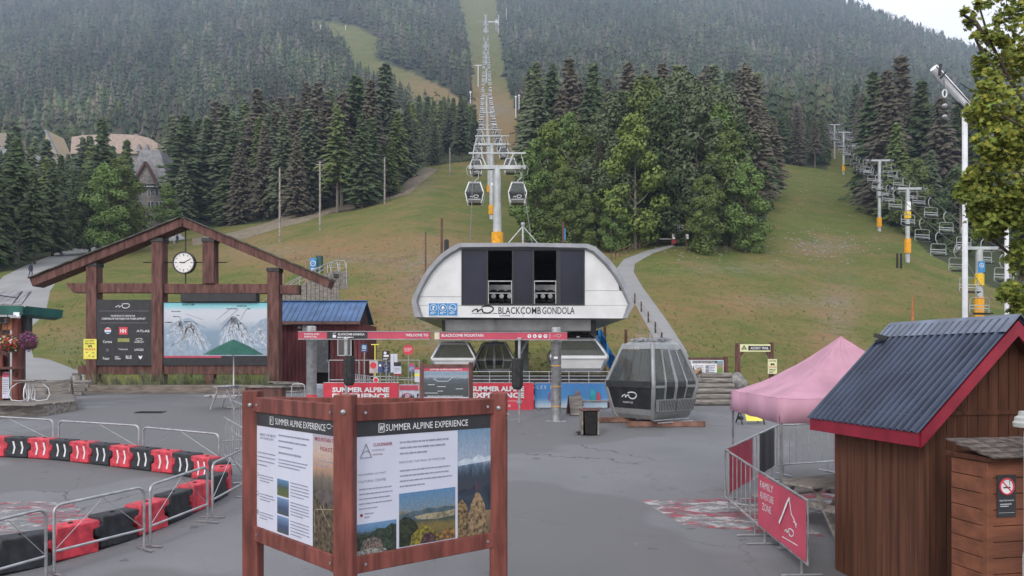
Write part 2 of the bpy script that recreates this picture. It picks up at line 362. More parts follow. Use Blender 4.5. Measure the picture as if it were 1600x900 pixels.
strip('gravel_path', [(-60, 596), (-50, 540), (-30, 470), (5, 432), (40, 415), (90, 395), (160, 378), (230, 364), (275, 360)],
      [(70, 596), (40, 520), (72, 490), (78, 455), (92, 435), (120, 418), (190, 396), (250, 380), (290, 374)], gravel)
strip('plaza_apron', [(-60, 607), (-40, 580), (-20, 560)], [(140, 607), (135, 582), (80, 562)], gravel, .08)
strip('dirt_track', [(300, 372), (360, 364), (420, 348), (450, 333), (500, 323), (560, 318), (620, 300), (645, 272), (664, 262)],
      [(300, 384), (380, 374), (440, 356), (480, 346), (520, 332), (570, 323), (640, 303), (662, 283), (684, 266)], dirt)
strip('dirt_track', [(1184, 262), (1182, 250), (1188, 244)], [(1206, 272), (1198, 254), (1204, 244)], dirt)
# ------------------------------------------------------------------ trees
def foliage(name, src, tr=.0):
    m, n, l, p = nodes_mat(name)
    if src == 'obj': s_ = n.new('ShaderNodeObjectInfo').outputs['Color']
    else: a = n.new('ShaderNodeAttribute'); a.attribute_name = 'tint'; s_ = a.outputs['Color']
    geo = N(n, 'NewGeometry'); tc = N(n, 'TexCoord')
    f = noise(n, l, geo.outputs['Position'], .9, 3, .6, .3, .7)
    hs = N(n, 'HueSaturation'); l.new(s_, hs.inputs['Color']); r = N(n, 'MapRange'); r.inputs[3].default_value = .62; r.inputs[4].default_value = 1.38; l.new(f, r.inputs[0]); l.new(r.outputs[0], hs.inputs['Value'])
    l.new(hs.outputs[0], p.inputs['Base Color']); p.inputs['Roughness'].default_value = .8; p.inputs['Specular IOR Level'].default_value = .15
    return m
FOL_O, FOL_A = foliage('needles', 'obj'), foliage('far_needles', 'attr')
BARK = mat('bark', (.11, .09, .075), .95, var=.25, scale=5, bump=.6, bscale=20, stretch=(1, 1, .3), spec=.1)
PALEBARK = mat('pale_bark', (.24, .21, .18), .95, var=.25, scale=5, bump=.5, bscale=20, stretch=(1, 1, .3), spec=.1)
def conifer_mesh(seed, ragged=.3, full=1., bare=.1, R=.155):
    """crown of height 1: whorls of drooping boughs, each a row of small needle sprays"""
    r = random.Random(seed); V = []; T = []
    nl = 58
    for i in range(nl):
        t = i / (nl - 1); z = bare + (1 - bare) * t; rad = R * (1 - t) ** .82 * (1.08 if t > .12 else .75 + 2.6 * t) * r.uniform(1 - ragged, 1 + ragged * .5) + .004
        nb = max(3, int(8 * full * (1 - t * .5)))
        a0 = r.uniform(0, 6.3)
        for k in range(nb):
            a = a0 + 6.283 * k / nb + r.uniform(-.3, .3); rr = rad * r.uniform(.6, 1.12); dr = rr * r.uniform(.15, .70) - rr * t * .5; zb_ = z + r.uniform(-.013, .013)
            ca, sa = math.cos(a), math.sin(a); ns = 6 if rr > .05 else 3
            for q in range(ns):
                u = (q + .7) / ns; x = rr * u; zc = zb_ - dr * u * u + r.uniform(-.006, .006); wd = (.021 * (1.1 - u * .5)) * r.uniform(.6, 1.5) + .004; L = .026 * r.uniform(.6, 1.6)
                bx, by = ca * x, sa * x; b = len(V); sx, sy = -sa, ca; j = r.uniform(-.5, .5)
                V += [(bx - ca * L * .5 + sx * wd, by - sa * L * .5 + sy * wd, zc - wd * .45), (bx - ca * L * .5 - sx * wd, by - sa * L * .5 - sy * wd, zc - wd * .45 + j * .01),
                      (bx + ca * L, by + sa * L, zc - .012 - r.random() * .012), (bx, by, zc + .012)]
                T += [(b, b + 3, b + 2), (b + 1, b + 2, b + 3), (b, b + 1, b + 3)]
    b = len(V); V += [(-.006, 0, .97), (.006, .004, .97), (0, 0, 1.02)]; T.append((b, b + 1, b + 2))
    return fast_mesh('crown', np.array(V), np.array(T), FOL_O)
def leafy_mesh(seed, n=9000, lobes=11, squat=1., size=.0145, low=.12):
    r = random.Random(seed); V = []; T = []; L = []
    for i in range(lobes * 3):
        t = i / (lobes * 3 - 1); z = low + (.9 - low) * t ** .9; env = math.sin(math.pi * min(1, (.13 + .82 * t)) ** .8) ** .75 * .21 * squat
        a = r.uniform(0, 6.3); d = env * r.uniform(.3, .85); L.append((d * math.cos(a), d * math.sin(a), z, r.uniform(.06, .105) * (1.15 - t * .5)))
    for i in range(n):
        cx, cy, cz, cr = r.choice(L); v = Vector((r.gauss(0, 1), r.gauss(0, 1), r.gauss(0, 1))).normalized(); k = cr * r.uniform(.72, 1.08)
        if v.z < -.5: k *= .8
        p = Vector((cx, cy, cz)) + Vector((v.x * k, v.y * k, v.z * k * .9)); nrm = (v + Vector((r.uniform(-.7, .7), r.uniform(-.7, .7), r.uniform(-.2, 1.0)))).normalized()
        x = nrm.cross(Vector((r.random(), r.random(), r.random()))).normalized(); y = nrm.cross(x); s = size * r.uniform(.5, 1.2); b = len(V)
        V += [p - x * s, p + y * s * .6 - nrm * s * .2, p + x * s, p - y * s * .6 - nrm * s * .2]; T += [(b, b + 1, b + 2), (b, b + 2, b + 3)]
    return fast_mesh('crown', np.array([tuple(v) for v in V]), np.array(T), FOL_O)
def trunk_mesh(seed, top=.93, r0=.011, m=BARK, limbs=0):
    b = MB(); r = random.Random(seed); b.tube([(0, 0, -.05), (0, 0, .1), (r.uniform(-.004, .004), 0, .4), (0, 0, top)], [r0 * 1.25, r0, r0 * .7, .001], 7)
    for i in range(limbs):
        a = r.uniform(0, 6.3); z = r.uniform(.15, .7); L = r.uniform(.08, .16); b.tube([(0, 0, z), (math.cos(a) * L * .6, math.sin(a) * L * .6, z + L * .5), (math.cos(a) * L, math.sin(a) * L, z + L)], [r0 * .4, r0 * .3, .001], 5)
    o = b.build('trunk', m, smooth=50); me = o.data; bpy.data.objects.remove(o); return me
CON = [conifer_mesh(1, .25), conifer_mesh(2, .35, .9, .14, .14), conifer_mesh(3, .2, 1.1, .05, .17), conifer_mesh(4, .45, .75, .22, .15), conifer_mesh(5, .3, 1, .08, .13), conifer_mesh(6, .5, .62, .3, .16)]
BARE = conifer_mesh(8, .5, .7, .45, .13)
LEAF = [leafy_mesh(11), leafy_mesh(12, squat=.85), leafy_mesh(13, squat=1.15, low=.06), leafy_mesh(14, 10000, 14, 1.25, .0155, .04)]
TRC = [trunk_mesh(1), trunk_mesh(2)]; TRL = [trunk_mesh(3, .75, .014, BARK, 9), trunk_mesh(4, .7, .012, PALEBARK, 9)]; TRP = trunk_mesh(5, .93, .011, PALEBARK)
TINT = {'dark green': (.070, .100, .045), 'grey green': (.115, .140, .078), 'brownish grey': (.122, .108, .078), 'olive green': (.115, .150, .048), 'fresh green': (.125, .190, .058), 'bright green': (.150, .205, .052), 'blue green': (.085, .112, .066)}
NT = 0
def tree(x, y, ht, crown, trunk, tone, label, group, cat='tree', name='spruce_tree', wid=1.):
    global NT
    o = thing(name, label, cat, (x, y, h(x, y) - .1), rnd.uniform(0, 6.3), group); o.scale = (ht * wid, ht * wid, ht)
    c = link('crown', crown, o); t = link('trunk', trunk, o); k = Vector(TINT[tone]) * rnd.uniform(.85, 1.15)
    c.color = (*k, 1); NT += 1; return o
# forest stand candidates on the hill: everywhere outside the clearings
rg = np.random.default_rng(3)
def stand(y0, y1, area, jx=(-250, 1850)):
    A = .5 * (jx[1] - jx[0]) / F * (y1 ** 2 - y0 ** 2); n = int(A / area); y = np.sqrt(rg.uniform(y0 ** 2, y1 ** 2, n)); px = rg.uniform(*jx, n); x = (px - 800) / F * y
    z = H(x, y); py = HY - (z - CH) / y * F; k = ~clear(px, py); return x[k], y[k], z[k], px[k], py[k]
def thin(X, Y, d):
    cells = {}; keep = []
    for i in range(len(X)):
        c = (int(X[i] // d), int(Y[i] // d)); ok = True
        for a in (-1, 0, 1):
            for b in (-1, 0, 1):
                for j in cells.get((c[0] + a, c[1] + b), ()):
                    if (X[i] - X[j]) ** 2 + (Y[i] - Y[j]) ** 2 < d * d: ok = False
        if ok: cells.setdefault(c, []).append(i); keep.append(i)
    return np.array(keep)
# hotel plots stay free of trees
def plot_free(px, y): return ~(((px > 202) & (px < 268) & (y > 90) & (y < 215)) | ((px > 100) & (px < 260) & (y > 232) & (y < 262)) | ((px < 60) & (y > 168) & (y < 200)) | ((px > 60) & (px < 100) & (y > 205) & (y < 230)))
CLUSTER = [(818, 395), (822, 150), (1000, 150), (1188, 150), (1196, 270), (1190, 330), (1184, 392)]
nx, ny, nz, npx, npy = stand(70, 300, 7); k = thin(nx, ny, 5.0); nx, ny, nz, npx, npy = (a[k] for a in (nx, ny, nz, npx, npy))
k = plot_free(npx, ny) & ~((npx > 800) & (npx < 1200) & (ny < 150)) & ~((npx > 1375) & (ny < 165)); nx, ny, nz, npx, npy = (a[k] for a in (nx, ny, nz, npx, npy))
# how far behind the front of the stand each tree is (trees in front hide it): count along the line of sight
score = np.zeros(len(nx))
order = np.argsort(ny); hgt = rg.triangular(14, 23, 34, len(nx)) * np.where(npx < 260, .78, 1) 
hgt = hgt * np.where((npx > 610) & (npx < 770), .68, 1)
hgt = np.where((npx > 1195) & (npx < 1300) & (ny < 300), rg.uniform(13, 19, len(nx)), hgt)
col_top = np.full(2200, 900.)
vis = np.zeros(len(nx))
for i in order:
    pt = npy[i] - hgt[i] / ny[i] * F; wv = max(1, int(hgt[i] * .10 / ny[i] * F)); c0 = int(npx[i] + 300); seg = col_top[max(0, c0 - wv):c0 + wv + 1]
    if len(seg) == 0: continue
    vis[i] = np.clip(np.minimum(seg, npy[i]) - pt, 0, None).mean() * wv * (1 if 0 < npx[i] < 1600 else .05); np.minimum(seg, pt + 6, out=seg)
pick = np.argsort(-vis)[:285]; pick = set(int(i) for i in pick)
ci = 0
for i in sorted(pick, key=lambda i: ny[i]):
    px, y = npx[i], ny[i]; r = rnd.random()
    if px < 330: reg = 'among trees before the hotel'; tone = rnd.choice(['dark green', 'dark green', 'blue green', 'grey green', 'olive green'])
    elif px < 760: reg = 'in forest left of the gondola'; tone = rnd.choice(['brownish grey', 'grey green', 'brownish grey', 'brownish grey', 'dark green', 'olive green'] if px < 600 else ['olive green', 'grey green', 'dark green', 'blue green'])
    elif px < 1190: reg = 'behind the leafy grove'; tone = rnd.choice(['grey green', 'brownish grey', 'olive green', 'dark green'])
    elif px < 1320: reg = 'topping the right meadow'; tone = rnd.choice(['dark green', 'brownish grey', 'dark green'])
    else: reg = 'right of the chairlift'; tone = rnd.choice(['brownish grey', 'dark green', 'brownish grey', 'blue green'])
    ht = hgt[i]; size = 'tall' if ht > 23 else 'mid height' if ht > 19.5 else 'short'; edge = 'in front' if y < 150 else 'midway' if y < 210 else 'far up'
    cm = CON[ci % 6]; ci += 1; shape = {0: 'dense', 1: 'narrow', 2: 'broad', 3: 'ragged', 4: 'slender', 5: 'thin crowned'}[(ci - 1) % 6]
    tree(nx[i], y, ht, cm, TRC[ci % 2] if ci % 3 else TRP, tone, f'{size} {shape} {tone} spruce {edge} {reg}', f'conifers {reg}', name='spruce_tree', wid=rnd.uniform(1.15, 1.5) if 260 < px < 620 else rnd.uniform(1.05, 1.3))
# deciduous grove right of the gondola line, and leafy trees before the hotel
grove = [(838, 112, 17, 2, 'fresh green', 'left end of the leafy grove, rounded and pale'), (858, 122, 20, 0, 'bright green', 'rounded pale tree behind the left end of the grove'), (880, 108, 13, 3, 'olive green', 'short dark gap tree of the grove'),
         (905, 118, 19, 1, 'olive green', 'narrow tree of the grove with brownish twigs'), (888, 132, 22, 0, 'fresh green', 'pale topped tree in the back row of the grove'), (938, 112, 21, 2, 'grey green', 'silvery green tall tree in the grove'),
         (965, 122, 25, 0, 'grey green', 'silvery tree behind the yellow green one'), (992, 109, 21, 3, 'bright green', 'yellow green broad tree at the middle front of the grove'), (1005, 122, 27, 1, 'olive green', 'olive pointed tree behind the yellow green one'),
         (1038, 114, 24, 0, 'dark green', 'dark tree behind the trail arch'), (1062, 124, 29, 2, 'grey green', 'tallest grey green tree of the grove'), (1088, 115, 26, 1, 'grey green', 'grey green tall tree right of the trail arch'),
         (1118, 116, 23, 0, 'fresh green', 'green tree in the right half of the grove'), (1145, 112, 19, 3, 'olive green', 'round green tree near the right end of the grove'), (1165, 108, 14, 2, 'fresh green', 'lowest tree at the right end of the grove'),
         (1100, 106, 12, 3, 'olive green', 'bushy tree at the right front of the grove'), (1055, 112.5, 11, 2, 'dark green', 'shady low tree just behind the arch'), (955, 106, 9, 3, 'fresh green', 'low bushy tree before the silvery ones'),
         (915, 107, 9, 2, 'olive green', 'low bush at the foot of the grove near the station'), (1150, 122, 21, 2, 'dark green', 'dark leafy tree behind the right end of the grove'), (1130, 130, 26, 0, 'grey green', 'greyish tree in the back row of the grove'), (1025, 133, 28, 1, 'dark green', 'dark crown rising at the back of the grove')]
for (px, y, ht, k, tone, lab) in grove:
    x = (px - 800) / F * y; tree(x, y, ht, LEAF[k], TRL[k % 2], tone, lab, 'leafy trees of the middle grove', name='leafy_tree', wid=1.05)
for (px, y, ht, k, tone, lab) in [(168, 128, 17, 0, 'fresh green', 'fresh green leafy tree before the hotel, left of its gable'), (188, 132, 18, 2, 'olive green', 'broad leafy tree half hiding the hotel gable'), (140, 130, 16, 1, 'dark green', 'narrow leafy tree between spruces near the hotel'),
                                  (262, 150, 13, 0, 'fresh green', 'small pale birch standing before the hotel windows'), (196, 138, 12, 3, 'dark green', 'dark rounded tree at the left corner of the hotel'), (250, 160, 3.2, 3, 'dark green', 'dark green hedge bush below the hotel windows'),
                                  (222, 150, 3, 3, 'dark green', 'low dark shrub by the path below the hotel'), (1430, 150, 17, 2, 'olive green', 'green leafy tree among brown spruces behind the chairlift'), (1500, 140, 18, 3, 'dark green', 'dark leafy tree behind the white pole right of the lift'),
                                  (1290, 262, 7, 3, 'dark green', 'dark bush under the far lift towers')]:
    x = (px - 800) / F * y; tree(x, y, ht, LEAF[k], TRL[k % 2], tone, lab, 'leafy trees at the forest edge', name='leafy_tree', wid=1.1)
# prominent single conifers right
for (px, y, ht, k, tone, lab) in [(1208, 172, 19, 3, 'brownish grey', 'lone brown spruce with bare trunk at the left of the right meadow'), (1385, 168, 33, 0, 'brownish grey', 'tall brown spruce rising behind the third lift tower'), (1400, 160, 22, 2, 'olive green', 'green spruce in front of brown ones behind the chairlift'),
                                  (1408, 178, 38, 1, 'brownish grey', 'tallest brown spruce right of the chairlift'), (1365, 185, 33, 2, 'dark green', 'dark broad spruce left of the tallest brown one'), (1440, 172, 33, 0, 'dark green', 'dark spruce behind the slanting white tube'), (1470, 165, 30, 3, 'brownish grey', 'ragged brown spruce near the slanting white tube'),
                                  (1500, 170, 31, 1, 'dark green', 'dark narrow spruce beside the tall white pole'), (1455, 150, 18, 2, 'blue green', 'blue green spruce above the lift chairs'), (1540, 165, 33, 0, 'dark green', 'dark spruce seen through the maple leaves'), (1180, 138, 22, 3, 'brownish grey', 'brown spruce leaning against the right end of the grove')]:
    x = (px - 800) / F * y; tree(x, y, ht, CON[k], TRC[0], tone, lab, 'spruces along the right side', wid=1.25)
# the mass of the forest
def proto(seed, tiers, n):
    r = random.Random(seed); V = []; T = []
    for t in range(tiers):
        z0 = .12 + .8 * t / tiers; z1 = min(1.02, z0 + 1.25 / tiers); R = .17 * (1 - (z0 - .1)) ** .9; b = len(V); a0 = r.uniform(0, 6)
        for k in range(n):
            a = a0 + 6.283 * k / n; rr = R * (1.15 if k % 2 else .62) * r.uniform(.8, 1.15); V.append((rr * math.cos(a), rr * math.sin(a), z0 - (.02 if k % 2 else -.03) + r.uniform(-.02, .02)))
        V.append((r.uniform(-.01, .01), r.uniform(-.01, .01), z1)); T += [(b + k, b + (k + 1) % n, b + n) for k in range(n)]
    return np.array(V), np.array(T)
def leafproto(seed):
    r = random.Random(seed); V = []; T = []
    for i in range(34):
        a = r.uniform(0, 6.3); z = r.uniform(.15, .95); R = .19 * math.sin(math.pi * min(.97, z)) ** .6 * r.uniform(.5, 1); c = Vector((R * math.cos(a), R * math.sin(a), z)); b = len(V)
        for k in range(3): V.append(tuple(c + Vector((r.uniform(-.07, .07), r.uniform(-.07, .07), r.uniform(-.07, .07)))))
        T.append((b, b + 1, b + 2))
    return np.array(V), np.array(T)
def mass(X, Y, Z, Hh, protos, tints, name, label, cat, wid=1.):
    Vs = []; Ts = []; Cs = []; b = 0; which = rg.integers(0, len(protos), len(X)); ang = rg.uniform(0, 6.28, len(X)); tn = np.array(tints)[rg.integers(0, len(tints), len(X))] * rg.uniform(.75, 1.25, (len(X), 1)) * (1 + .30 * np.sin(X * .021 + 1.7 * np.sin(Y * .009)) * np.sin(Y * .013 + X * .006))[:, None] * (1 + .18 * np.sin(X * .07 + Y * .031))[:, None]
    for k, (PV, PT) in enumerate(protos):
        s = np.where(which == k)[0]
        if not len(s): continue
        ca, sa = np.cos(ang[s])[:, None], np.sin(ang[s])[:, None]; hh = Hh[s][:, None]
        x = (PV[:, 0] * ca - PV[:, 1] * sa) * hh * wid + X[s][:, None]; y = (PV[:, 0] * sa + PV[:, 1] * ca) * hh * wid + Y[s][:, None]; z = PV[:, 2] * hh + Z[s][:, None] - .3
        Vs.append(np.stack([x, y, z], -1).reshape(-1, 3)); T = PT[None] + (np.arange(len(s)) * len(PV))[:, None, None] + b; Ts.append(T.reshape(-1, 3)); b += len(s) * len(PV); Cs.append(np.repeat(tn[s], len(PV), 0))
    V = np.concatenate(Vs); T = np.concatenate(Ts); me = fast_mesh(name, V, T, FOL_A, tint=np.concatenate(Cs))
    o = link(name, me); tag(o, label, cat, kind='stuff'); return len(T)
T_CON = [(.055, .078, .038), (.080, .092, .055), (.098, .090, .064), (.065, .084, .042), (.078, .100, .040), (.050, .075, .042), (.105, .098, .075), (.045, .062, .034)]
rest = np.array([i for i in range(len(nx)) if i not in pick and vis[i] > .0 and ny[i] > 100])
tri = mass(nx[rest], ny[rest], nz[rest], hgt[rest], [proto(i, 9, 10) for i in range(6)], T_CON, 'near_forest', 'darker conifers filling the forest stands behind the edge trees', 'forest', 1.15)
mx, my, mz, mpx, mpy = stand(300, 700, 48, (-120, 1720)); k = rg.random(len(mx)) < 1
tri += mass(mx, my, mz, rg.triangular(9, 18, 31, len(mx)) * np.where((mpx > 540) & (mpx < 830), .66, 1), [proto(10 + i, 6, 8) for i in range(6)] + [leafproto(5)], T_CON, 'forest', 'grey green conifer forest on the middle slope of the mountain', 'forest', 1.1)
fx, fy, fz, fpx, fpy = stand(700, 2150, 120, (-60, 1680))
k = (fpy > -25); fx, fy, fz = fx[k], fy[k], fz[k]
tri += mass(fx, fy, fz, rg.triangular(10, 19, 34, len(fx)), [proto(20 + i, 4, 6) for i in range(5)] + [leafproto(6), leafproto(7), leafproto(8)], T_CON, 'distant_forest', 'distant hazy conifer forest covering the upper mountain up to the skyline', 'forest', 1.35)
print('trees', NT, 'mass tris', tri, len(mx), len(fx), len(rest))
# ------------------------------------------------------------------ materials of the built things
WOODR = mat('red_brown_timber', (.185, .056, .044), .65, var=.22, scale=3, bump=.35, bscale=26, stretch=(4, 4, .6), spec=.3)
WOODB = mat('brown_timber', (.140, .070, .060), .75, var=.22, scale=2.5, bump=.35, bscale=18, stretch=(3, 3, .5), spec=.2)
HUTW = mat('stained_siding', (.085, .036, .022), .8, var=.18, scale=2.2, bump=.5, bscale=20, stretch=(5, 5, .35), spec=.12)
HUTG = mat('weathered_siding', (.150, .068, .042), .85, scale=1.6, bump=.5, bscale=22, stretch=(9, 9, .35), spec=.12, col2=(.075, .034, .023), detail=8)
CEDAR = mat('cedar_boards', (.190, .070, .036), .75, var=.16, scale=1.6, bump=.4, bscale=22, stretch=(.6, 3, 4), spec=.35)
GREYW = mat('weathered_grey_wood', (.24, .22, .20), .85, var=.22, scale=4, bump=.4, bscale=25, stretch=(.6, 3, 3), spec=.15)
TANW = mat('tan_wood', (.30, .21, .14), .85, var=.2, scale=4, bump=.3, bscale=25, stretch=(.6, 3, 3), spec=.15)
REDT = mat('red_fascia_paint', (.25, .016, .034), .45, var=.12, scale=3, bump=.15, bscale=12)
ROOFM = mat('blue_black_metal', (.042, .058, .098), .30, metal=.45, var=.15, scale=2, bump=.1, bscale=8, spec=.6)
CAPM = mat('ridge_flashing', (.16, .19, .25), .35, metal=.5, var=.15, scale=3, bump=.15, bscale=6, spec=.6)
ROOFBLUE = mat('blue_metal_roof', (.075, .150, .30), .45, metal=.1, var=.12, scale=2, spec=.4)
ROOFGREEN = mat('green_metal_roof', (.018, .10, .085), .5, var=.15, scale=2)
GALV = mat('galvanised_steel', (.42, .43, .44), .42, metal=.75, var=.12, scale=7, bump=.08, bscale=30, spec=.5)
STEEL = mat('painted_grey_steel', (.33, .34, .35), .5, metal=.2, var=.12, scale=4, bump=.05, bscale=20)
DARKST = mat('dark_steel', (.045, .047, .05), .5, metal=.4, var=.15, scale=6)
WHITEP = mat('white_panel', (.66, .67, .67), .45, var=.05, scale=1.2, bump=.03, bscale=3)
RIMG = mat('grey_rim_cladding', (.30, .31, .33), .4, metal=.3, var=.08, scale=2)
WHITE = mat('white_paint', (.75, .76, .78), .5, var=.05, scale=5)
DIMWHITE = mat('printed_white', (.56, .58, .68), .5, var=.03, scale=2)
BLACK = mat('black_print', (.018, .018, .020), .5, var=.1, scale=4)
CHAR = mat('charcoal_print', (.035, .036, .040), .45, var=.1, scale=4)
GREYT = mat('grey_print', (.26, .27, .34), .6, var=.05, scale=5)
REDP = mat('red_print', (.62, .055, .085), .5, var=.08, scale=2)
PINKR = mat('faded_red_sign', (.50, .075, .12), .5, var=.08, scale=1.5)
MAROON = mat('maroon_print', (.28, .03, .045), .5, var=.08, scale=4)
BLUEP = mat('blue_print', (.05, .24, .52), .5, var=.08, scale=3)
NAVY = mat('navy_print', (.06, .08, .22), .5, var=.1, scale=3)
YEL = mat('yellow_print', (.80, .72, .12), .5, var=.05, scale=3)
PALEY = mat('pale_yellow_print', (.72, .72, .42), .5, var=.05, scale=3)
ORANGE = mat('orange_pad', (.78, .36, .02), .65, var=.12, scale=3, bump=.3, bscale=6)
PADK = mat('dark_foam_pad', (.040, .040, .042), .8, var=.15, scale=8, bump=.4, bscale=20)
PLR = mat('red_plastic', (.58, .05, .075), .5, var=.2, scale=7, bump=.12, bscale=18, spec=.45)
PLB = mat('black_plastic', (.030, .032, .038), .6, var=.25, scale=7, bump=.12, bscale=18, spec=.4)
TENT = mat('pink_canvas', (.52, .29, .37), .8, var=.08, scale=1.5, bump=.25, bscale=4, spec=.15)
UMBG = mat('green_canvas', (.02, .10, .075), .8, var=.12, scale=4)
CONC = mat('concrete', (.30, .29, .275), .9, var=.14, scale=3, bump=.3, bscale=30, spec=.2)
STONEW = mat('pale_cladding', (.28, .26, .24), .9, var=.2, scale=3, bump=.3, bscale=8, spec=.15)
GLASS = mat('dark_glass', (.03, .035, .04), .08, var=.1, scale=1, spec=.8)
TINTG = mat('tinted_blue_glass', (.016, .018, .034), .22, var=.25, scale=.35, spec=.28)
RUBBER = mat('black_rubber', (.02, .02, .02), .8, var=.2, scale=10)
SKIN = mat('skin', (.45, .27, .2), .6); CLOTHN = mat('navy_cloth', (.03, .035, .06), .9, bump=.2); CLOTHW = mat('white_cloth', (.55, .55, .55), .9); HAIR = mat('dark_hair', (.02, .015, .01), .7)
SHING = mat('cedar_shakes', (.16, .135, .12), .9, var=.35, scale=9, bump=.5, bscale=20, col2=(.05, .04, .038), spec=.15)
CABG = mat('cabin_grey_paint', (.27, .28, .285), .35, metal=.3, var=.08, scale=3, spec=.5)
CABK = mat('cabin_black_panel', (.022, .023, .026), .25, var=.15, scale=3, spec=.6)
def glassmat():
    m, n, l, p = nodes_mat('clear_cabin_glass'); p.inputs['Base Color'].default_value = (.085, .095, .095, 1); p.inputs['Roughness'].default_value = .03; p.inputs['Alpha'].default_value = .42; p.inputs['Specular IOR Level'].default_value = .8
    return m
CGLASS = glassmat()
def picture(name, stops, nscale=6., amp=.25, rough=.55, axis=2, fine=.35):
    """printed landscape photo: bands up the sheet, broken by noise"""
    m, n, l, p = nodes_mat(name); tc = N(n, 'TexCoord'); sx = N(n, 'SeparateXYZ'); l.new(tc.outputs['Generated'], sx.inputs[0])
    co = N(n, 'Mapping'); l.new(tc.outputs['Generated'], co.inputs[0])
    nz = N(n, 'TexNoise'); nz.inputs['Scale'].default_value = nscale; nz.inputs['Detail'].default_value = 8; nz.inputs['Roughness'].default_value = .65; l.new(co.outputs[0], nz.inputs[0])
    a = N(n, 'Math', operation='SUBTRACT'); l.new(nz.outputs[0], a.inputs[0]); a.inputs[1].default_value = .5
    b = N(n, 'Math', operation='MULTIPLY_ADD'); l.new(a.outputs[0], b.inputs[0]); b.inputs[1].default_value = amp; l.new(sx.outputs[axis], b.inputs[2])
    r = N(n, 'ValToRGB'); e = r.color_ramp.elements
    while len(e) > 1: e.remove(e[-1])
    e[0].position = stops[0][0]; e[0].color = (*stops[0][1], 1)
    for q, c in stops[1:]: k = e.new(q); k.color = (*c, 1)
    l.new(b.outputs[0], r.inputs[0])
    f = noise(n, l, co.outputs[0], nscale * 5, 6, .7, .35, .65); c = mixc(n, l, f, r.outputs[0], mixc(n, l, fine, r.outputs[0], (.015, .02, .03, 1)))
    l.new(c, p.inputs['Base Color']); p.inputs['Roughness'].default_value = rough; return m
PIC_MEADOW = picture('photo_lake_view', [(0, (.05, .045, .02)), (.3, (.20, .15, .04)), (.42, (.05, .07, .05)), (.55, (.05, .08, .08)), (.66, (.22, .22, .17)), (.7, (.16, .24, .32)), (1, (.10, .24, .42))], 4, .35)
PIC_PEAK = picture('photo_peak_hiker', [(0, (.12, .09, .05)), (.3, (.30, .20, .11)), (.40, (.04, .04, .05)), (.58, (.03, .045, .07)), (.66, (.10, .15, .22)), (.72, (.35, .42, .52)), (1, (.16, .28, .42))], 5, .3)
PIC_CROWD = picture('photo_crowd', [(0, (.20, .19, .17)), (.2, (.03, .04, .03)), (.55, (.04, .06, .05)), (.7, (.05, .07, .07)), (.8, (.10, .22, .38)), (1, (.16, .30, .50))], 7, .5)
PIC_SUNSET = picture('photo_sunset_terrace', [(0, (.03, .02, .02)), (.25, (.10, .07, .04)), (.5, (.05, .04, .03)), (.62, (.16, .13, .10)), (.7, (.42, .25, .16)), (.85, (.55, .42, .36)), (1, (.42, .40, .48))], 5, .25)
PIC_T1 = picture('photo_thumb_meadow', [(0, (.12, .13, .03)), (.5, (.07, .11, .05)), (.6, (.06, .10, .12)), (1, (.10, .25, .45))], 4, .3)
PIC_T2 = picture('photo_thumb_lake', [(0, (.06, .08, .08)), (.4, (.05, .08, .16)), (.7, (.10, .16, .28)), (1, (.16, .28, .48))], 4, .3)
PIC_MAPSUM = picture('photo_summit_map', [(0, (.05, .06, .06)), (.5, (.07, .085, .09)), (.7, (.10, .13, .17)), (.78, (.35, .40, .46)), (.9, (.22, .32, .42)), (1, (.30, .40, .48))], 5, .3)
PIC_SKY = picture('photo_blue_sky_banner', [(0, (.50, .58, .66)), (.12, (.42, .55, .68)), (.4, (.07, .26, .55)), (1, (.05, .20, .48))], 3, .2, fine=.05)
PIC_MAP = picture('trail_map_print', [(0, (.20, .28, .36)), (.45, (.22, .31, .40)), (.66, (.50, .54, .60)), (.86, (.55, .58, .64)), (.93, (.26, .56, .62)), (1, (.16, .50, .56))], 2.5, .12, fine=.06)
PIC_TRAIL = picture('trail_panel_art', [(0, (.10, .22, .06)), (.5, (.16, .28, .05)), (.7, (.35, .25, .12)), (1, (.12, .35, .50))], 4, .4, fine=.1)

def worn_paint(name, colA, colB, cov=.55):
    m, n, l, p = nodes_mat(name); tc = N(n, 'TexCoord'); mp = N(n, 'Mapping'); mp.inputs['Scale'].default_value = (1, 2.2, 1); l.new(tc.outputs['Object'], mp.inputs[0])
    c = mixc(n, l, noise(n, l, mp.outputs[0], 1.1, 3, .6, .47, .53), (*colA, 1), (*colB, 1)); l.new(c, p.inputs['Base Color']); p.inputs['Roughness'].default_value = .85
    a = noise(n, l, mp.outputs[0], 3.0, 8, .75, 1 - cov - .06, 1 - cov + .06); g = N(n, 'SeparateXYZ'); l.new(tc.outputs['Generated'], g.inputs[0])
    k = N(n, 'Math', operation='MULTIPLY'); l.new(a, k.inputs[0]); k.inputs[1].default_value = .75; l.new(k.outputs[0], p.inputs['Alpha']); return m
WORN = worn_paint('worn_red_white_paint', (.42, .08, .11), (.52, .50, .50), .50)
def fr(px0, pyb, Y): 
    return at(px0, pyb, Y), lambda px, py: ((px - px0) * Y / F, (pyb - py) * Y / F)
def rect(b, P, x0, y0, x1, y1, ya, yb):
    a = P(x0, y1); c = P(x1, y0); return b.box(((a[0] + c[0]) / 2, (ya + yb) / 2, (a[1] + c[1]) / 2), (abs(c[0] - a[0]), abs(yb - ya), abs(c[1] - a[1])))
def part(name, m, par, *rects, P=None, ya=-.05, yb=.05, bevel=0, label=None):
    b = MB()
    for r in rects: rect(b, P, *r, ya, yb)
    o = b.build(name, m, par, bevel=bevel)
    if label: o['label'] = label
    return o
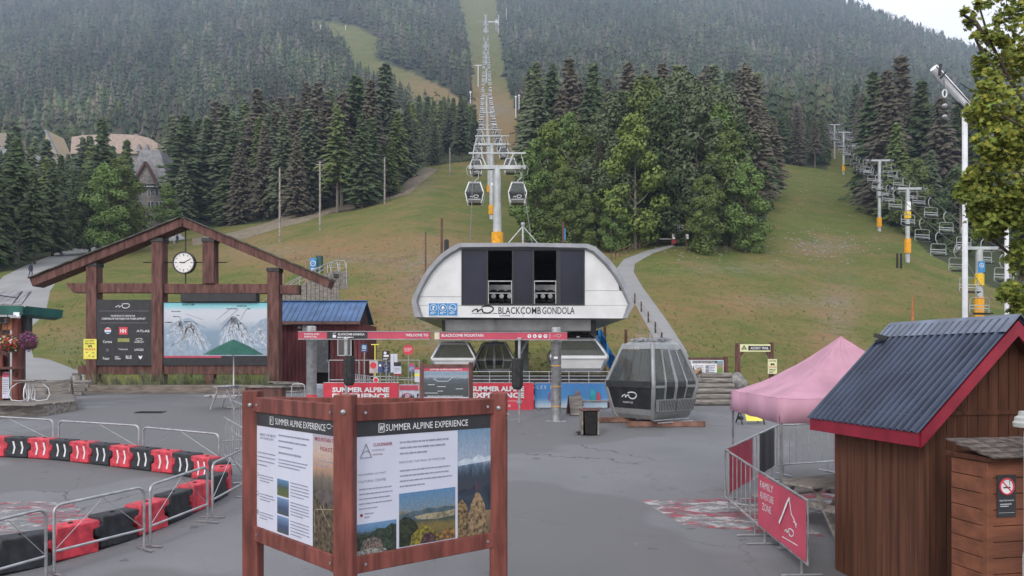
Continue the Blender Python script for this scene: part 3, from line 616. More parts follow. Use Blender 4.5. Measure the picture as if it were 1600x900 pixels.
LOGO = [(-.5, -.06), (-.38, .02), (-.29, .05), (-.26, .0), (-.27, -.08), (-.16, .0), (-.07, .05), (-.03, .0), (-.03, -.07), (.05, -.12), (.18, -.14), (.32, -.11), (.44, -.02), (.47, .07), (.42, .14), (.28, .18), (.10, .18), (-.06, .14)]
def logo(m, par, x, z, w, y, name='logo'):
    b = MB(); b.ribbon([(x + a * w, z + c * w) for a, c in LOGO], w * .055, y, .003); return b.build(name, m, par)
def textlines(par, m, x0, x1, z0, z1, n, y, hh, name='small_print', seed=1, gap=.3):
    """rows of word-sized dashes standing for print too small to read"""
    r = random.Random(seed); b = MB()
    for i in range(n):
        z = z0 + (z1 - z0) * (i + .5) / n; x = x0; end = x1 - (x1 - x0) * (r.uniform(.3, .6) if i == n - 1 and n > 1 else r.uniform(0, .12))
        while x < end:
            w_ = min(hh * r.uniform(1.2, 4.2), end - x)
            if w_ > hh * .5: b.box((x + w_ / 2, y, z), (w_, .0015, hh * r.uniform(.75, 1)))
            x += w_ + hh * .55
    o = b.build(name, m, par); o['kind'] = 'stuff'; return o
def solveY(py, hh):
    """distance at which a top edge hh above the plaza shows at photo row py"""
    Y = np.linspace(6, 42, 3000); e = np.abs((CH - (py - HY) / F * Y) - plaza_z(Y) - hh); return float(Y[int(np.argmin(e))])
def pt(px, py, hh):
    Y = solveY(py, hh); return Vector(((px - 800) / F * Y, Y, float(plaza_z(Y))))
# ------------------------------------------------------------------ foreground information kiosk
P0 = Vector((-1.29, 5.8, 0)); PL = Vector((-2.41, 6.97, 0)); PR = Vector((-.12, 6.71, 0))
k = thing('information_kiosk', 'red brown timber information kiosk with two poster panels meeting at a front post', 'kiosk', P0)
def kz(v): return Vector(v) - P0
for q, tz in ((P0, 2.72), (PL, 2.70), (PR, 2.69)):
    b = MB(); q_ = kz(q); a = math.radians(-4); b.box((q_.x, q_.y, tz / 2), (.15, .15, tz), Matrix.Rotation(math.radians(-4), 3, 'Z'))
    po = b.build('post', WOODR, k, bevel=.008)
    c = MB(); c.lathe([(.016, -.012), (.02, .0), (.012, .008), (.0, .012)], (0, 0, 0), 10); co = c.build('bolt', GALV, po, smooth=60); co.location = (q_.x + .0, q_.y - .085, tz - .13); co.rotation_euler = (math.radians(90), 0, 0)
for a, b_ in ((PL, P0), (P0, PR), (PL, PR)):
    d = (b_ - a).normalized(); back = a is PL and b_ is PR; A = a + d * .07; B = b_ - d * .07
    for z in (2.575, 1.39): 
        zz_ = z; r = MB().beam(kz(A) + Vector((0, 0, zz_)), kz(B) + Vector((0, 0, zz_)), .07, .135).build('rail', WOODR, k, bevel=.006)
        if not back:
            for e in (.06, .94):
                q = kz(A.lerp(B, e)) + Vector((0, 0, zz_)); nrm = Vector((d.y, -d.x, 0)); 
                MB().tube([q + nrm * .034, q + nrm * .045], .012, 8).build('bolt', GALV, r)
def kpanel(A, B, label):
    d = B - A; L = d.length; rz = math.atan2(d.y, d.x); w_ = L - .14; hgt_ = 1.06
    p = MB().box((L / 2, .0, 1.98), (w_, .018, hgt_)).build('poster_panel', DIMWHITE, k); p.location = kz(A) ; p.rotation_euler = (0, 0, rz); p['label'] = label
    X = lambda f: L / 2 - w_ / 2 + f * w_; Z = lambda f: 1.98 + hgt_ / 2 - f * hgt_
    MB().box((L / 2, -.0105, (Z(0) + Z(.118)) / 2), (w_, .003, Z(0) - Z(.118))).build('header_band', CHAR, p)
    return p, X, Z
p, X, Z = kpanel(P0, PR, 'right hand poster panel with a skybridge text and three mountain photos')
def pic(p, X, Z, m, x0, x1, z0, z1, name='printed_photo'):
    MB().box(((X(x0) + X(x1)) / 2, -.0105, (Z(z0) + Z(z1)) / 2), (X(x1) - X(x0), .003, Z(z0) - Z(z1))).build(name, m, p)
text('SUMMER ALPINE EXPERIENCE', WHITE, p, (X(.50), -.0135, Z(.062)), (X(.80) - X(.205)), .054, bold=-.002)
fb = MB(); fb.ribbon([(X(.157), Z(.03)), (X(.192), Z(.03)), (X(.192), Z(.093)), (X(.157), Z(.093)), (X(.157), Z(.03))], .004, -.0135); fb.ribbon([(X(.166), Z(.045)), (X(.166), Z(.08)), (X(.176), Z(.045))], .003, -.0135); fb.ribbon([(X(.177), Z(.045)), (X(.177), Z(.08)), (X(.187), Z(.045))], .003, -.0135); fb.build('emblem', WHITE, p)
SP = lambda nm, a, c, s=30: mat(nm, a, .6, var=.5, scale=s, col2=c, detail=8)
def shape(p, X, Z, pts, m, y, name='printed_landform'): b = MB(); b.prism([(X(a), Z(c)) for a, c in pts], y + .0004, y - .0004); return b.build(name, m, p)
pic(p, X, Z, PIC_CROWD, .0, .275, .765, 1); pic(p, X, Z, PIC_MEADOW, .295, .70, .575, .985); pic(p, X, Z, PIC_PEAK, .72, 1, .118, 1)
shape(p, X, Z, [(.72, .62), (.76, .60), (.80, .61), (.86, .57), (.90, .585), (.95, .55), (1, .57), (1, .80), (.72, .80)], SP('print_far_mountain', (.045, .06, .09), (.02, .03, .045), 9), -.0121)
shape(p, X, Z, [(.72, .38), (.78, .35), (.83, .37), (.88, .33), (.93, .36), (1, .34), (1, .39), (.72, .41)], SP('print_cloud', (.55, .60, .66), (.35, .42, .50), 14), -.0121)
shape(p, X, Z, [(.72, .72), (.75, .68), (.79, .74), (.82, .99), (.72, .99)], SP('print_dry_brush', (.30, .20, .09), (.03, .03, .025), 45), -.0124)
shape(p, X, Z, [(.295, .745), (.34, .735), (.40, .72), (.44, .728), (.50, .71), (.56, .725), (.62, .715), (.70, .73), (.70, .80), (.295, .80)], SP('print_blue_ridge', (.10, .14, .17), (.05, .08, .10), 14), -.0121)
shape(p, X, Z, [(.40, .765), (.50, .755), (.60, .76), (.70, .75), (.70, .80), (.55, .81), (.42, .79)], SP('print_sunlit_cliff', (.34, .30, .20), (.14, .13, .09), 30), -.0124)
shape(p, X, Z, [(.295, .78), (.33, .755), (.37, .77), (.41, .81), (.43, .86), (.41, .985), (.295, .985)], SP('print_dark_trees', (.04, .05, .03), (.012, .016, .012), 40), -.0127)
shape(p, X, Z, [(.37, .985), (.38, .91), (.42, .87), (.47, .845), (.51, .87), (.54, .90), (.57, .93), (.58, .985)], SP('print_autumn_bush', (.30, .24, .04), (.05, .05, .02), 42), -.0130)
shape(p, X, Z, [(.44, .985), (.46, .92), (.51, .90), (.55, .93), (.56, .985)], SP('print_plum_bush', (.12, .06, .06), (.02, .015, .02), 42), -.0133)
shape(p, X, Z, [(.57, .985), (.58, .93), (.63, .90), (.70, .90), (.70, .985)], SP('print_rust_bush', (.33, .17, .06), (.05, .04, .02), 42), -.0130)
shape(p, X, Z, [(0, .86), (.05, .84), (.09, .86), (.15, .81), (.20, .82), (.24, .79), (.275, .80), (.275, 1), (0, 1)], SP('print_forest', (.05, .07, .05), (.012, .018, .016), 40), -.0121)
shape(p, X, Z, [(.03, .97), (.06, .88), (.12, .87), (.17, .90), (.19, .97)], SP('print_people', (.25, .16, .12), (.02, .05, .06), 60), -.0124); shape(p, X, Z, [(0, 1), (0, .965), (.10, .95), (.20, .97), (.22, 1)], SP('print_stones', (.34, .33, .30), (.06, .06, .05), 50), -.0127)
# hiker standing on the summit rock of the tall photo
hb = MB(); hb.box((X(.865), -.0135, Z(.60)), (.008, .002, .055)); hb.box((X(.865), -.0135, Z(.568)), (.006, .002, .008)); hb.build('printed_figure', MAROON, p)
rk = MB(); rk.prism([(X(.76), Z(.99)), (X(.96), Z(.99)), (X(.93), Z(.75)), (X(.89), Z(.65)), (X(.86), Z(.64)), (X(.82), Z(.74))], -.0125, -.0135); rk.build('printed_rock', mat('printed_rock', (.32, .22, .12), .6, var=.5, scale=30, col2=(.05, .04, .03)), p)
b = MB(); b.ribbon([(X(.04), Z(.275)), (X(.075), Z(.175)), (X(.11), Z(.275)), (X(.04), Z(.275))], .006, -.0115); b.ribbon([(X(.052), Z(.24)), (X(.078), Z(.225)), (X(.098), Z(.24))], .005, -.0115); b.build('emblem', GREYT, p)
text('CLOUDRAKER', MAROON, p, (X(.185), -.0115, Z(.185)), X(.245) - X(.118), .026, bold=.01); text('SKYBRIDGE', GREYT, p, (X(.155), -.0115, Z(.225)), X(.20) - X(.118), .014); text('WHISTLER', MAROON, p, (X(.15), -.0115, Z(.258)), X(.185) - X(.118), .012)
text("SQUAMISH LIL'WAT", GREYT, p, (X(.115), -.0115, Z(.40)), X(.215) - X(.03), .020); text('CULTURAL CENTRE', GREYT, p, (X(.115), -.0115, Z(.45)), X(.21) - X(.03), .020)
textlines(p, GREYT, X(.03), X(.25), Z(.49), Z(.67), 5, -.0115, .009, seed=3); textlines(p, GREYT, X(.30), X(.66), Z(.16), Z(.29), 3, -.0115, .015, seed=4)
text('DISCOVER THE PEAK OF WHISTLER', GREYT, p, (X(.46), -.0115, Z(.335)), X(.63) - X(.30), .019); textlines(p, GREYT, X(.30), X(.69), Z(.38), Z(.54), 4, -.0115, .012, seed=5)
b = MB(); b.lathe([(.012, 0), (.012, .002)], n=14); o = b.build('emblem', MAROON, p); o.location = (X(.045), -.0115, Z(.70)); o.rotation_euler = (math.radians(90), 0, 0); textlines(p, GREYT, X(.065), X(.13), Z(.68), Z(.73), 2, -.0115, .010, seed=6)
p, X, Z = kpanel(PL, P0, 'left hand poster panel with three thumbnails and a sunset terrace photo')
text('SUMMER ALPINE EXPERIENCE', WHITE, p, (X(.565), -.0135, Z(.062)), X(.85) - X(.265), .054, bold=-.004)
fb = MB(); fb.ribbon([(X(.205), Z(.03)), (X(.245), Z(.03)), (X(.245), Z(.093)), (X(.205), Z(.093)), (X(.205), Z(.03))], .004, -.0135); fb.ribbon([(X(.215), Z(.045)), (X(.215), Z(.08)), (X(.226), Z(.045))], .003, -.0135); fb.build('emblem', WHITE, p)
pic(p, X, Z, PIC_SUNSET, .72, 1, .118, 1)
shape(p, X, Z, [(.72, .60), (.79, .545), (.86, .53), (.94, .555), (1, .575), (1, .8), (.72, .8)], SP('print_dusk_hill', (.13, .11, .10), (.07, .06, .06), 12), -.0121)
shape(p, X, Z, [(.72, .64), (.74, .57), (.76, .63), (.79, .58), (.81, .66), (.86, .62), (.90, .67), (.94, .60), (.97, .66), (1, .63), (1, 1), (.72, 1)], SP('print_terrace', (.13, .10, .06), (.02, .018, .015), 34), -.0124)
sb = MB()
for a_, c_ in (((.74, .70), (.96, .66)), ((.80, .66), (.90, .80)), ((.96, .66), (.96, .85)), ((.74, .70), (.74, .88)), ((.84, .69), (.84, .62))): sb.ribbon([(X(a_[0]), Z(a_[1])), (X(c_[0]), Z(c_[1]))], .004, -.0131, .0008)
sb.build('printed_beams', SP('print_beams', (.45, .42, .32), (.2, .17, .1)), p)
for i, m_ in enumerate((PIC_T1, PIC_T2, PIC_T2)): pic(p, X, Z, m_, .295, .435, .535 + i * .152, .672 + i * .152)
text('MAKE THE MOST\nOF YOUR DAY', GREYT, p, (X(.17), -.0115, Z(.205)), X(.28) - X(.07), .055, bold=.006)
text('MOUNTAIN TOP', MAROON, p, (X(.865), -.0135, Z(.155)), X(.985) - X(.745), .032, bold=.006); text('FEAST', MAROON, p, (X(.87), -.0135, Z(.225)), X(.94) - X(.81), .032, bold=.006)
textlines(p, GREYT, X(.77), X(.98), Z(.30), Z(.37), 2, -.0135, .008, seed=9)
for (x0, x1, z0, z1, n_, s_) in ((.03, .27, .33, .47, 4, .010), (.31, .68, .15, .29, 3, .015), (.31, .68, .36, .44, 3, .010), (.31, .60, .30, .335, 1, .018), (.06, .26, .53, .60, 3, .009), (.06, .26, .69, .76, 3, .009), (.06, .26, .85, .92, 3, .009), (.46, .69, .53, .66, 5, .009), (.46, .69, .69, .81, 5, .009), (.46, .69, .84, .97, 5, .009)):
    textlines(p, GREYT, X(x0), X(x1), Z(z0), Z(z1), n_, -.0115, s_, seed=int(z0 * 99))
b = MB()
for i in range(3): b.ribbon([(X(.035) + .012 * math.cos(a), Z(.545 + .16 * i) + .02 * math.sin(a)) for a in np.linspace(-1.5 - i, 1.6 + i * .8, 8)], .004, -.0115)
b.build('printed_ring', GREYT, p)
# eye bolt on the front post, padlock eye on the header
b = MB(); c0 = kz(P0) + Vector((-.10, -.01, 2.475)); b.tube([c0 + Vector((-.02 + .018 * math.cos(t), -.004 * math.sin(t) - .02, .018 * math.sin(t))) for t in np.linspace(0, 6.1, 12)], .004, 6, closed=True); b.tube([c0 + Vector((0, -.02, 0)), c0 + Vector((.05, 0, 0))], .004, 6); b.build('eye_bolt', GALV, k)
b = MB(); c0 = kz(PR) + Vector((.07, -.03, 2.49)); b.tube([c0 + Vector((.02 * math.cos(t), -.01, .02 * math.sin(t))) for t in np.linspace(0, 6.1, 12)], .006, 6, closed=True); b.build('eye_bolt', GALV, k)

# ------------------------------------------------------------------ dark hut with metal roof, right
TH = math.radians(10.8)
t = thing('ticket_hut', 'small dark brown wooden hut with ribbed blue black metal roof and red fascia', 'hut', (4.55, 8.35, 0), TH)
W, D, EZ, RZ = 2.52, 2.09, 2.17, 3.43
u0, u1, v0, v1 = .22, W - .22, .2, 1.86
n_ = 15; pw = (v1 - v0) / 12
for i in range(12):
    v = v0 + pw * (i + .5); MB().box((u0, v, (.12 + 2.26) / 2), (.03 + rnd.uniform(-.003, .003), pw - .008, 2.14)).build('siding_board', HUTG, t, bevel=.003)
pw = (u1 - u0) / n_
for i in range(n_):
    u = u0 + pw * (i + .5); top = EZ + min(u, W - u) * (RZ - EZ) / (W / 2) - .04; a_, b_ = u - pw / 2 + .004, u + pw / 2 - .004
    f = lambda x: EZ + min(x, W - x) * (RZ - EZ) / (W / 2) - .05
    MB().prism([(a_, .12), (b_, .12), (b_, f(b_))] + ([(W / 2, f(W / 2))] if a_ < W / 2 < b_ else []) + [(a_, f(a_))], v0 - .018, v0 + .014).build('siding_board', HUTW, t, bevel=.002)
MB().box(((u0 + u1) / 2, v0 - .026, 2.37), (u1 - u0, .02, .05)).build('batten', HUTW, t)
MB().box((u0 - .004, v0 - .004, 1.19), (.07, .07, 2.14)).build('corner_board', HUTG, t, bevel=.004)
b = MB(); b.prism([(u0 + .02, .02), (u1, .02), (u1, EZ + .15), (W / 2, RZ - .08), (u0 + .02, EZ + .15)], v0 + .02, v1 - .01); b.build('wall_core', mat('dark_core', (.012, .01, .01), .9), t)
MB().box(((u0 + u1) / 2, (v0 + v1) / 2, .06), (u1 - u0 - .04, v1 - v0 - .04, .12)).build('base_board', mat('dark_base', (.02, .02, .022), .9), t)
def roofsheet(side, va, vb, nrib):
    b = MB(); run = W / 2; s_ = (RZ - EZ); ux = 0 if side < 0 else W; L = math.hypot(run, s_); nx_, nz_ = (-s_ / L, run / L) if side < 0 else (s_ / L, run / L)
    prof = []; pw = (vb - va) / nrib
    for i in range(nrib):
        a = va + i * pw; prof += [(a, 0), (a + pw * .55, 0), (a + pw * .65, .026), (a + pw * .90, .026)]
    prof.append((vb, 0)); vs = []
    for (v, hh) in prof:
        for (q, zq) in ((ux, EZ), (W / 2, RZ)):
            vs.append((q + nx_ * (.03 + hh) + (-.02 * (1 if side < 0 else -1) if zq == EZ else 0), v, zq + nz_ * (.03 + hh) - (.02 if zq == EZ else 0)))
    k_ = len(prof); b.add(vs, [(2 * i, 2 * i + 1, 2 * i + 3, 2 * i + 2) for i in range(k_ - 1)])
    o = b.build('roof_sheet', ROOFM, t); md = o.modifiers.new('t', 'SOLIDIFY'); md.thickness = .006
    # screws
    c = MB()
    for i in range(nrib):
        for e in (.12, .5, .88):
            v = va + (i + .3) * pw; q = ux + (W / 2 - ux) * e + nx_ * .034; z = EZ + s_ * e + nz_ * .034; c.box((q, v, z), (.012, .012, .006))
    c.build('screws', GALV, o)
for s_ in (-1, 1):
    for i in range(3): roofsheet(s_, -.02 + i * (D + .04) / 3, -.02 + (i + 1) * (D + .04) / 3, 6)
# fascia: eave boards and rakes
MB().box((-.012, D / 2, EZ - .075), (.026, D, .17)).build('fascia', REDT, t, bevel=.004); MB().box((W + .012, D / 2, EZ - .075), (.026, D, .17)).build('fascia', REDT, t, bevel=.004)
for v in (-.012, D + .012):
    for s_ in (0, 1):
        e = 0 if s_ == 0 else W; MB().prism([(e, EZ + .005), (W / 2, RZ + .005), (W / 2, RZ - .17), (e + (.125 if s_ == 0 else -.125), EZ - .045 + .0), (e, EZ - .16)], v - .014, v + .014).build('rake_board', REDT, t)
b = MB(); b.prism([(.02, EZ - .03), (W / 2, RZ - .03), (W - .02, EZ - .03), (W - .10, EZ - .03), (W / 2, RZ - .11), (.10, EZ - .03)], .02, D - .02); b.build('soffit', HUTW, t)
b = MB()
for s_ in (-1, 1):
    b.add([(W / 2 + s_ * .20, -.05, RZ - .20 + .075), (W / 2, -.05, RZ + .075), (W / 2, D + .05, RZ + .075), (W / 2 + s_ * .20, D + .05, RZ - .20 + .075)], [(0, 1, 2, 3)])
o = b.build('ridge_cap', CAPM, t); md = o.modifiers.new('t', 'SOLIDIFY'); md.thickness = .008
b = MB(); b.beam((W / 2 - .20, D - .16, RZ - .15), (W / 2 - .33, D - .06, RZ - .10), .03, .06); b.box((W / 2 - .26, D - .12, RZ - .19), (.12, .10, .03)); b.build('roof_bracket', DARKST, t)

# ------------------------------------------------------------------ cedar enclosure with no smoking notice
c0 = Vector((4.72, 7.45, 0)); t = thing('cedar_cabinet', 'reddish cedar board cabinet with shingle top and a no smoking notice', 'cabinet', c0, TH)
Wb, Db, Hb = .95, .45, 1.97; nb = 12; hb_ = (Hb - .05) / nb
for i in range(nb):
    z = .05 + hb_ * (i + .5)
    MB().box((Wb / 2, -.012, z), (Wb - .10, .024 + rnd.uniform(-.003, .003), hb_ - .008)).build('board', CEDAR, t, bevel=.003)
    MB().box((-.012, Db / 2, z), (.024 + rnd.uniform(-.003, .003), Db - .04, hb_ - .008)).build('board', CEDAR, t, bevel=.003)
for x in (.012, Wb - .012): MB().box((x, -.006, Hb / 2), (.075, .06, Hb)).build('corner_board', CEDAR, t, bevel=.004)
MB().box((Wb / 2, Db / 2, Hb / 2), (Wb - .02, Db - .02, Hb - .02)).build('carcass', MATS['dark_core'], t)
MB().box((Wb / 2, Db / 2 - .03, Hb + .03), (Wb + .10, Db + .16, .05)).build('top_frame', HUTW, t, bevel=.005)
for r_ in range(4):
    x = -.08
    while x < Wb + .08:
        w_ = rnd.uniform(.07, .14); w_ = min(w_, Wb + .09 - x); o = MB().box((x + w_ / 2, 0, 0), (w_ - .008, .20, .014)).build('shingle', SHING, t); o.location = (0, -.07 + r_ * .14, Hb + .075 + r_ * .030 + rnd.uniform(0, .006)); o.rotation_euler = (math.radians(9), 0, 0); x += w_
s_ = MB().box((.30, -.032, 1.63), (.215, .008, .42)).build('notice', CHAR, t)
b = MB(); b.tube([(.30 + .078 * math.cos(a), -.040, 1.725 + .078 * math.sin(a)) for a in np.linspace(0, 6.28, 25)[:-1]], .009, 6, closed=True); b.beam((.245, -.041, 1.78), (.355, -.041, 1.67), .012, .004, up=(0, 1, 0)); b.build('prohibition_ring', REDP, s_)
b = MB(); b.lathe([(.072, 0), (.072, .002)], n=24); o = b.build('disc', WHITE, s_); o.location = (.30, -.0365, 1.725); o.rotation_euler = (math.radians(90), 0, 0)
b = MB(); b.box((.30, -.0395, 1.715), (.08, .002, .014)); b.ribbon([(.33, 1.735), (.335, 1.755), (.327, 1.77), (.333, 1.785)], .004, -.0395, .002); b.build('cigarette', BLACK, s_)
text('Enjoy The Fresh Air', WHITE, s_, (.30, -.038, 1.585), .165, .020, bold=.01); textlines(s_, WHITE, .225, .375, 1.56, 1.52, 2, -.0375, .008, seed=2); MB().box((.30, -.0375, 1.465), (.18, .002, .002)).build('rule', WHITE, s_); s_.location.x = -.10
t = thing('white_post', 'white round post with a ringed cap cut off by the right edge', 'post', gp(1608, 7.2))
CREAM = mat('pale_grey_enamel', (.42, .44, .41), .5, var=.08); b = MB(); b.lathe([(.055, 0), (.055, 1.1), (.045, 1.15), (.045, 2.30)], n=16); b.build('shaft', CREAM, t, smooth=50); b = MB(); b.lathe([(.05, 2.33), (.13, 2.34), (.135, 2.38), (.12, 2.40), (.12, 2.43), (.09, 2.45), (.085, 2.49), (0, 2.5)], n=20); b.build('cap', CREAM, t, smooth=30)

# ------------------------------------------------------------------ barriers
def place(name, label, cat, A, B, group=None):
    d = B - A; return thing(name, label, cat, A, math.atan2(d.y, d.x), group), d.length
def bike_barrier(A, B, label, hh=.92, flip=1):
    """tube frame with rounded corners, lower rail, wire braces and flat feet"""
    t, L = place('steel_barrier', label, 'barrier', A, B, 'tube barriers round the kart track'); s = (B.z - A.z) / L; r = .10; Lz = lambda x: s * x
    pts = [(0.02, 0, .03), (.02, 0, hh - r)] + [(.02 + r - r * math.cos(a), 0, hh - r + r * math.sin(a) + Lz(.05)) for a in (.5, 1.05, 1.57)] + [(L - .02 - r + r * math.sin(a), 0, Lz(L) + hh - r + r * math.cos(a)) for a in (0, .52, 1.05, 1.57)] + [(L - .02, 0, Lz(L) + .03)]
    MB().tube(pts, .021, 8).build('frame', GALV, t, smooth=50); MB().tube([(.02, 0, .30), (L - .02, 0, .30 + Lz(L))], .019, 8).build('lower_rail', GALV, t, smooth=50)
    b = MB(); m_ = L * .52; b.tube([(.05, 0, .34), (m_, 0, hh - .03 + Lz(m_)), (L - .05, 0, .34 + Lz(L))], .006, 5); b.build('brace', GALV, t)
    for x in (.02, L - .02): MB().box((x, 0, Lz(x) + .012), (.055, .42, .012)).build('foot', GALV, t)
    return t
def bar_barrier(A, B, label, group, banners=(), hh=1.05, nb=12, low=.22):
    t, L = place('crowd_barrier', label, 'barrier', A, B, group); s = (B.z - A.z) / L; Lz = lambda x: s * x
    b = MB(); b.tube([(.02, 0, low), (.02, 0, hh), (L - .02, 0, hh + Lz(L)), (L - .02, 0, low + Lz(L))], .020, 8, closed=True); b.build('frame', GALV, t)
    for i in range(1, nb):
        x = L * i / nb; MB().tube([(x, 0, low + Lz(x)), (x, 0, hh + Lz(x))], .008, 5, cap=False).build('upright', GALV, t)
    for x in (L * .12, L * .88):
        MB().tube([(x, 0, low + Lz(x)), (x, 0, Lz(x) + .02)], .018, 6).build('leg', GALV, t); MB().tube([(x, -.28, Lz(x) + .015), (x, .28, Lz(x) + .015)], .016, 6).build('foot', GALV, t)
    out = []
    for (x0, x1, m_, side) in banners:
        b = MB(); x0 *= L; x1 *= L; y = -.03 * side; k_ = 8
        for j in range(k_):
            xa, xb = x0 + (x1 - x0) * j / k_, x0 + (x1 - x0) * (j + 1) / k_; ya = y + .006 * math.sin(j * 1.7); yb_ = y + .006 * math.sin((j + 1) * 1.7)
            b.add([(xa, ya, low + .03 + Lz(xa)), (xb, yb_, low + .03 + Lz(xb)), (xb, yb_, hh - .01 + Lz(xb)), (xa, ya, hh - .01 + Lz(xa))], [(0, 1, 2, 3)])
        o = b.build('banner', m_, t); md = o.modifiers.new('t', 'SOLIDIFY'); md.thickness = .004; out.append(o)
    return t, L, out, Lz
rows = [((-60, 648), (84, 656), 'far tube barrier at the left frame edge beyond the red and black blocks'), ((91, 657.5), (218, 665), 'far tube barrier in the middle beyond the red and black blocks'), ((223, 667.5), (343, 678), 'far tube barrier nearest the corner of the kart track'),
        ((-62, 826), (74, 795), 'near tube barrier cut off by the left frame edge'), ((82, 790), (227, 760.6), 'near tube barrier second from the left frame edge'), ((233, 758), (325, 729), 'near tube barrier third from the left, at the track bend'), ((331, 724), (386, 700), 'tube barrier between the track bend and the timber kiosk')]
for a, b_, lab in rows:
    hh_ = .82 if lab.startswith('far') else .92; bike_barrier(pt(*a, hh_), pt(*b_, hh_), lab, hh_)
bar_barrier(pt(350, 652, 1.05), pt(392, 676, 1.05), 'barred crowd barrier seen edge on left of the timber kiosk', 'barred crowd barriers', nb=12)
bar_barrier(pt(362, 628, 1.0), pt(388, 640, 1.0), 'barred crowd barrier half hidden behind the kiosk near the picnic table', 'barred crowd barriers', nb=10)
G = 'barred crowd barriers'
A0, A1, A2, A3, A4 = pt(1133, 702, 1.05), pt(1187, 737, 1.05), Vector((3.86, 9.75, float(plaza_z(9.75)))), pt(1213, 665, 1.05), pt(1304, 660, 1.05)
bar_barrier(A0, A1, 'barred barrier left of the adventure zone banner, without a banner', G, nb=8)
t, L, bn, Lz = bar_barrier(A1, A2, 'barrier carrying the red adventure zone banner beside the hut', G, [(.01, .99, PINKR, 1)], nb=4)
bn[0]['label'] = 'faded red banner with white hand lettering'
nb_ = bn[0]; 
for s_, z, w_ in (('FAMILY', .90, .50), ('ADVENTURE', .74, .52), ('ZONE', .58, .34)): text(s_, WHITE, nb_, (.38, -.042, z - .015), w_, .105, bold=-.004)
b = MB(); b.ribbon([(L * .50, .46), (L * .56, .58), (L * .66, .80), (L * .70, .86)], .035, -.042); b.ribbon([(L * .70, .86), (L * .74, .66), (L * .80, .60), (L * .83, .52)], .010, -.042); b.ribbon([(L * .78, .58), (L * .84, .56)], .012, -.042); b.build('printed_slide', WHITE, nb_)
logo(WHITE, nb_, L * .70, .40, .30, -.042); textlines(nb_, WHITE, L * .56, L * .86, .30, .27, 1, -.042, .015)
bar_barrier(A0, A3, 'barrier with a red and a black banner running back towards the tent', G, [(.04, .46, PINKR, 1), (.60, .93, CHAR, 1)], nb=14)
bar_barrier(A3, A4, 'long barrier behind the tent with widely spaced bars', G, nb=9)
bar_barrier(pt(1306, 668, 1.05), pt(1350, 690, 1.05), 'barrier with a red banner just showing beside the hut wall', G, [(.02, .95, PINKR, 1)], nb=6)

# ------------------------------------------------------------------ kart track blocks
def track_block(m):
    b = MB(); Lb, Wb_, Hb_ = .66, .32, .47
    poly = [(-Lb / 2 - .0, 0), (Lb / 2 + .0 - .10, 0), (Lb / 2 - .10, .17), (Lb / 2 - .02, .20), (Lb / 2 - .02, .33), (Lb / 2 - .12, .36), (Lb / 2 - .12, Hb_), (-Lb / 2 - .10 + .0, Hb_), (-Lb / 2 - .10, .36), (-Lb / 2, .34), (-Lb / 2, .2), (-Lb / 2 - .08, .18), (-Lb / 2 - .08, 0)]
    poly = [(x + .08, z) for x, z in poly]
    b.prism(poly, -Wb_ / 2, Wb_ / 2); o = b.build('body', m, bevel=.022, smooth=40); me = o.data; bpy.data.objects.remove(o); return me
BR, BB = track_block(PLR), track_block(PLB)
cb = MB(); cb.lathe([(.035, 0), (.035, .012), (.022, .014), (.02, .004), (0, .004)], n=12); o = cb.build('filler_cap', RUBBER); CAPME = o.data; bpy.data.objects.remove(o)
cv = MB()
for x in (-.10, .12): cv.prism([(x, .09), (x + .045, .09), (x + .085, .235), (x + .045, .38), (x, .38), (x + .04, .235)], -.163, -.166)
o = cv.build('chevron', WHITE); CHV = o.data; bpy.data.objects.remove(o)
cp = [(-95, 709), (-30, 711), (36, 713.5), (82, 716), (122, 720), (164, 725), (206, 730), (246, 735), (283, 740), (318, 746), (345, 754), (352, 766), (338, 778), (315, 791), (283, 806), (252, 820), (208, 838), (165, 852), (120, 866), (70, 880), (15, 893), (-50, 908), (-120, 925)]
wp = [ground(*q) for q in cp]; cum = [0]
for a, b_ in zip(wp[:-1], wp[1:]): cum.append(cum[-1] + (b_ - a).xy.length)
nblk = int(cum[-1] / .64); ords = ['first', 'second', 'third', 'fourth', 'fifth', 'sixth', 'seventh', 'eighth', 'ninth', 'tenth', 'eleventh', 'twelfth', 'thirteenth', 'fourteenth', 'fifteenth', 'sixteenth', 'seventeenth', 'eighteenth', 'nineteenth', 'twentieth', 'twenty first', 'twenty second', 'twenty third', 'twenty fourth', 'twenty fifth', 'twenty sixth', 'twenty seventh', 'twenty eighth', 'twenty ninth', 'thirtieth']
def along(s):
    k_ = max(0, min(len(cum) - 2, int(np.searchsorted(cum, s) - 1))); f = (s - cum[k_]) / (cum[k_ + 1] - cum[k_]); return wp[k_].lerp(wp[k_ + 1], f)
info = []
for i in range(nblk):
    a, b_ = along(i * .64), along(min(cum[-1], (i + 1) * .64)); c = (a + b_) / 2; px = 800 + F * c.x / c.y
    info.append((a, b_, c, px))
turn = max(range(nblk), key=lambda i: info[i][3])
for i, (a, b_, c, px) in enumerate(info):
    red = (i % 2 == 0); d = b_ - a; side = 'far' if i < turn else 'near'; n_ = abs(i - turn)
    lab = (f'{"red" if red else "black"} plastic track block at the outermost point of the bend' if n_ == 0 else f'{"red" if red else "black"} plastic track block, {ords[n_ - 1]} from the bend in the {side} row')
    t = thing('track_block', lab, 'track block', (c.x, c.y, h(c.x, c.y)), math.atan2(d.y, d.x) + rnd.uniform(-.035, .035), 'red and black kart track blocks')
    o = link('body', BR if red else BB, t); o = link('filler_cap', CAPME, t); o.location = (.0, 0, .47)
    if i < turn - 1: link('chevron', CHV, t)
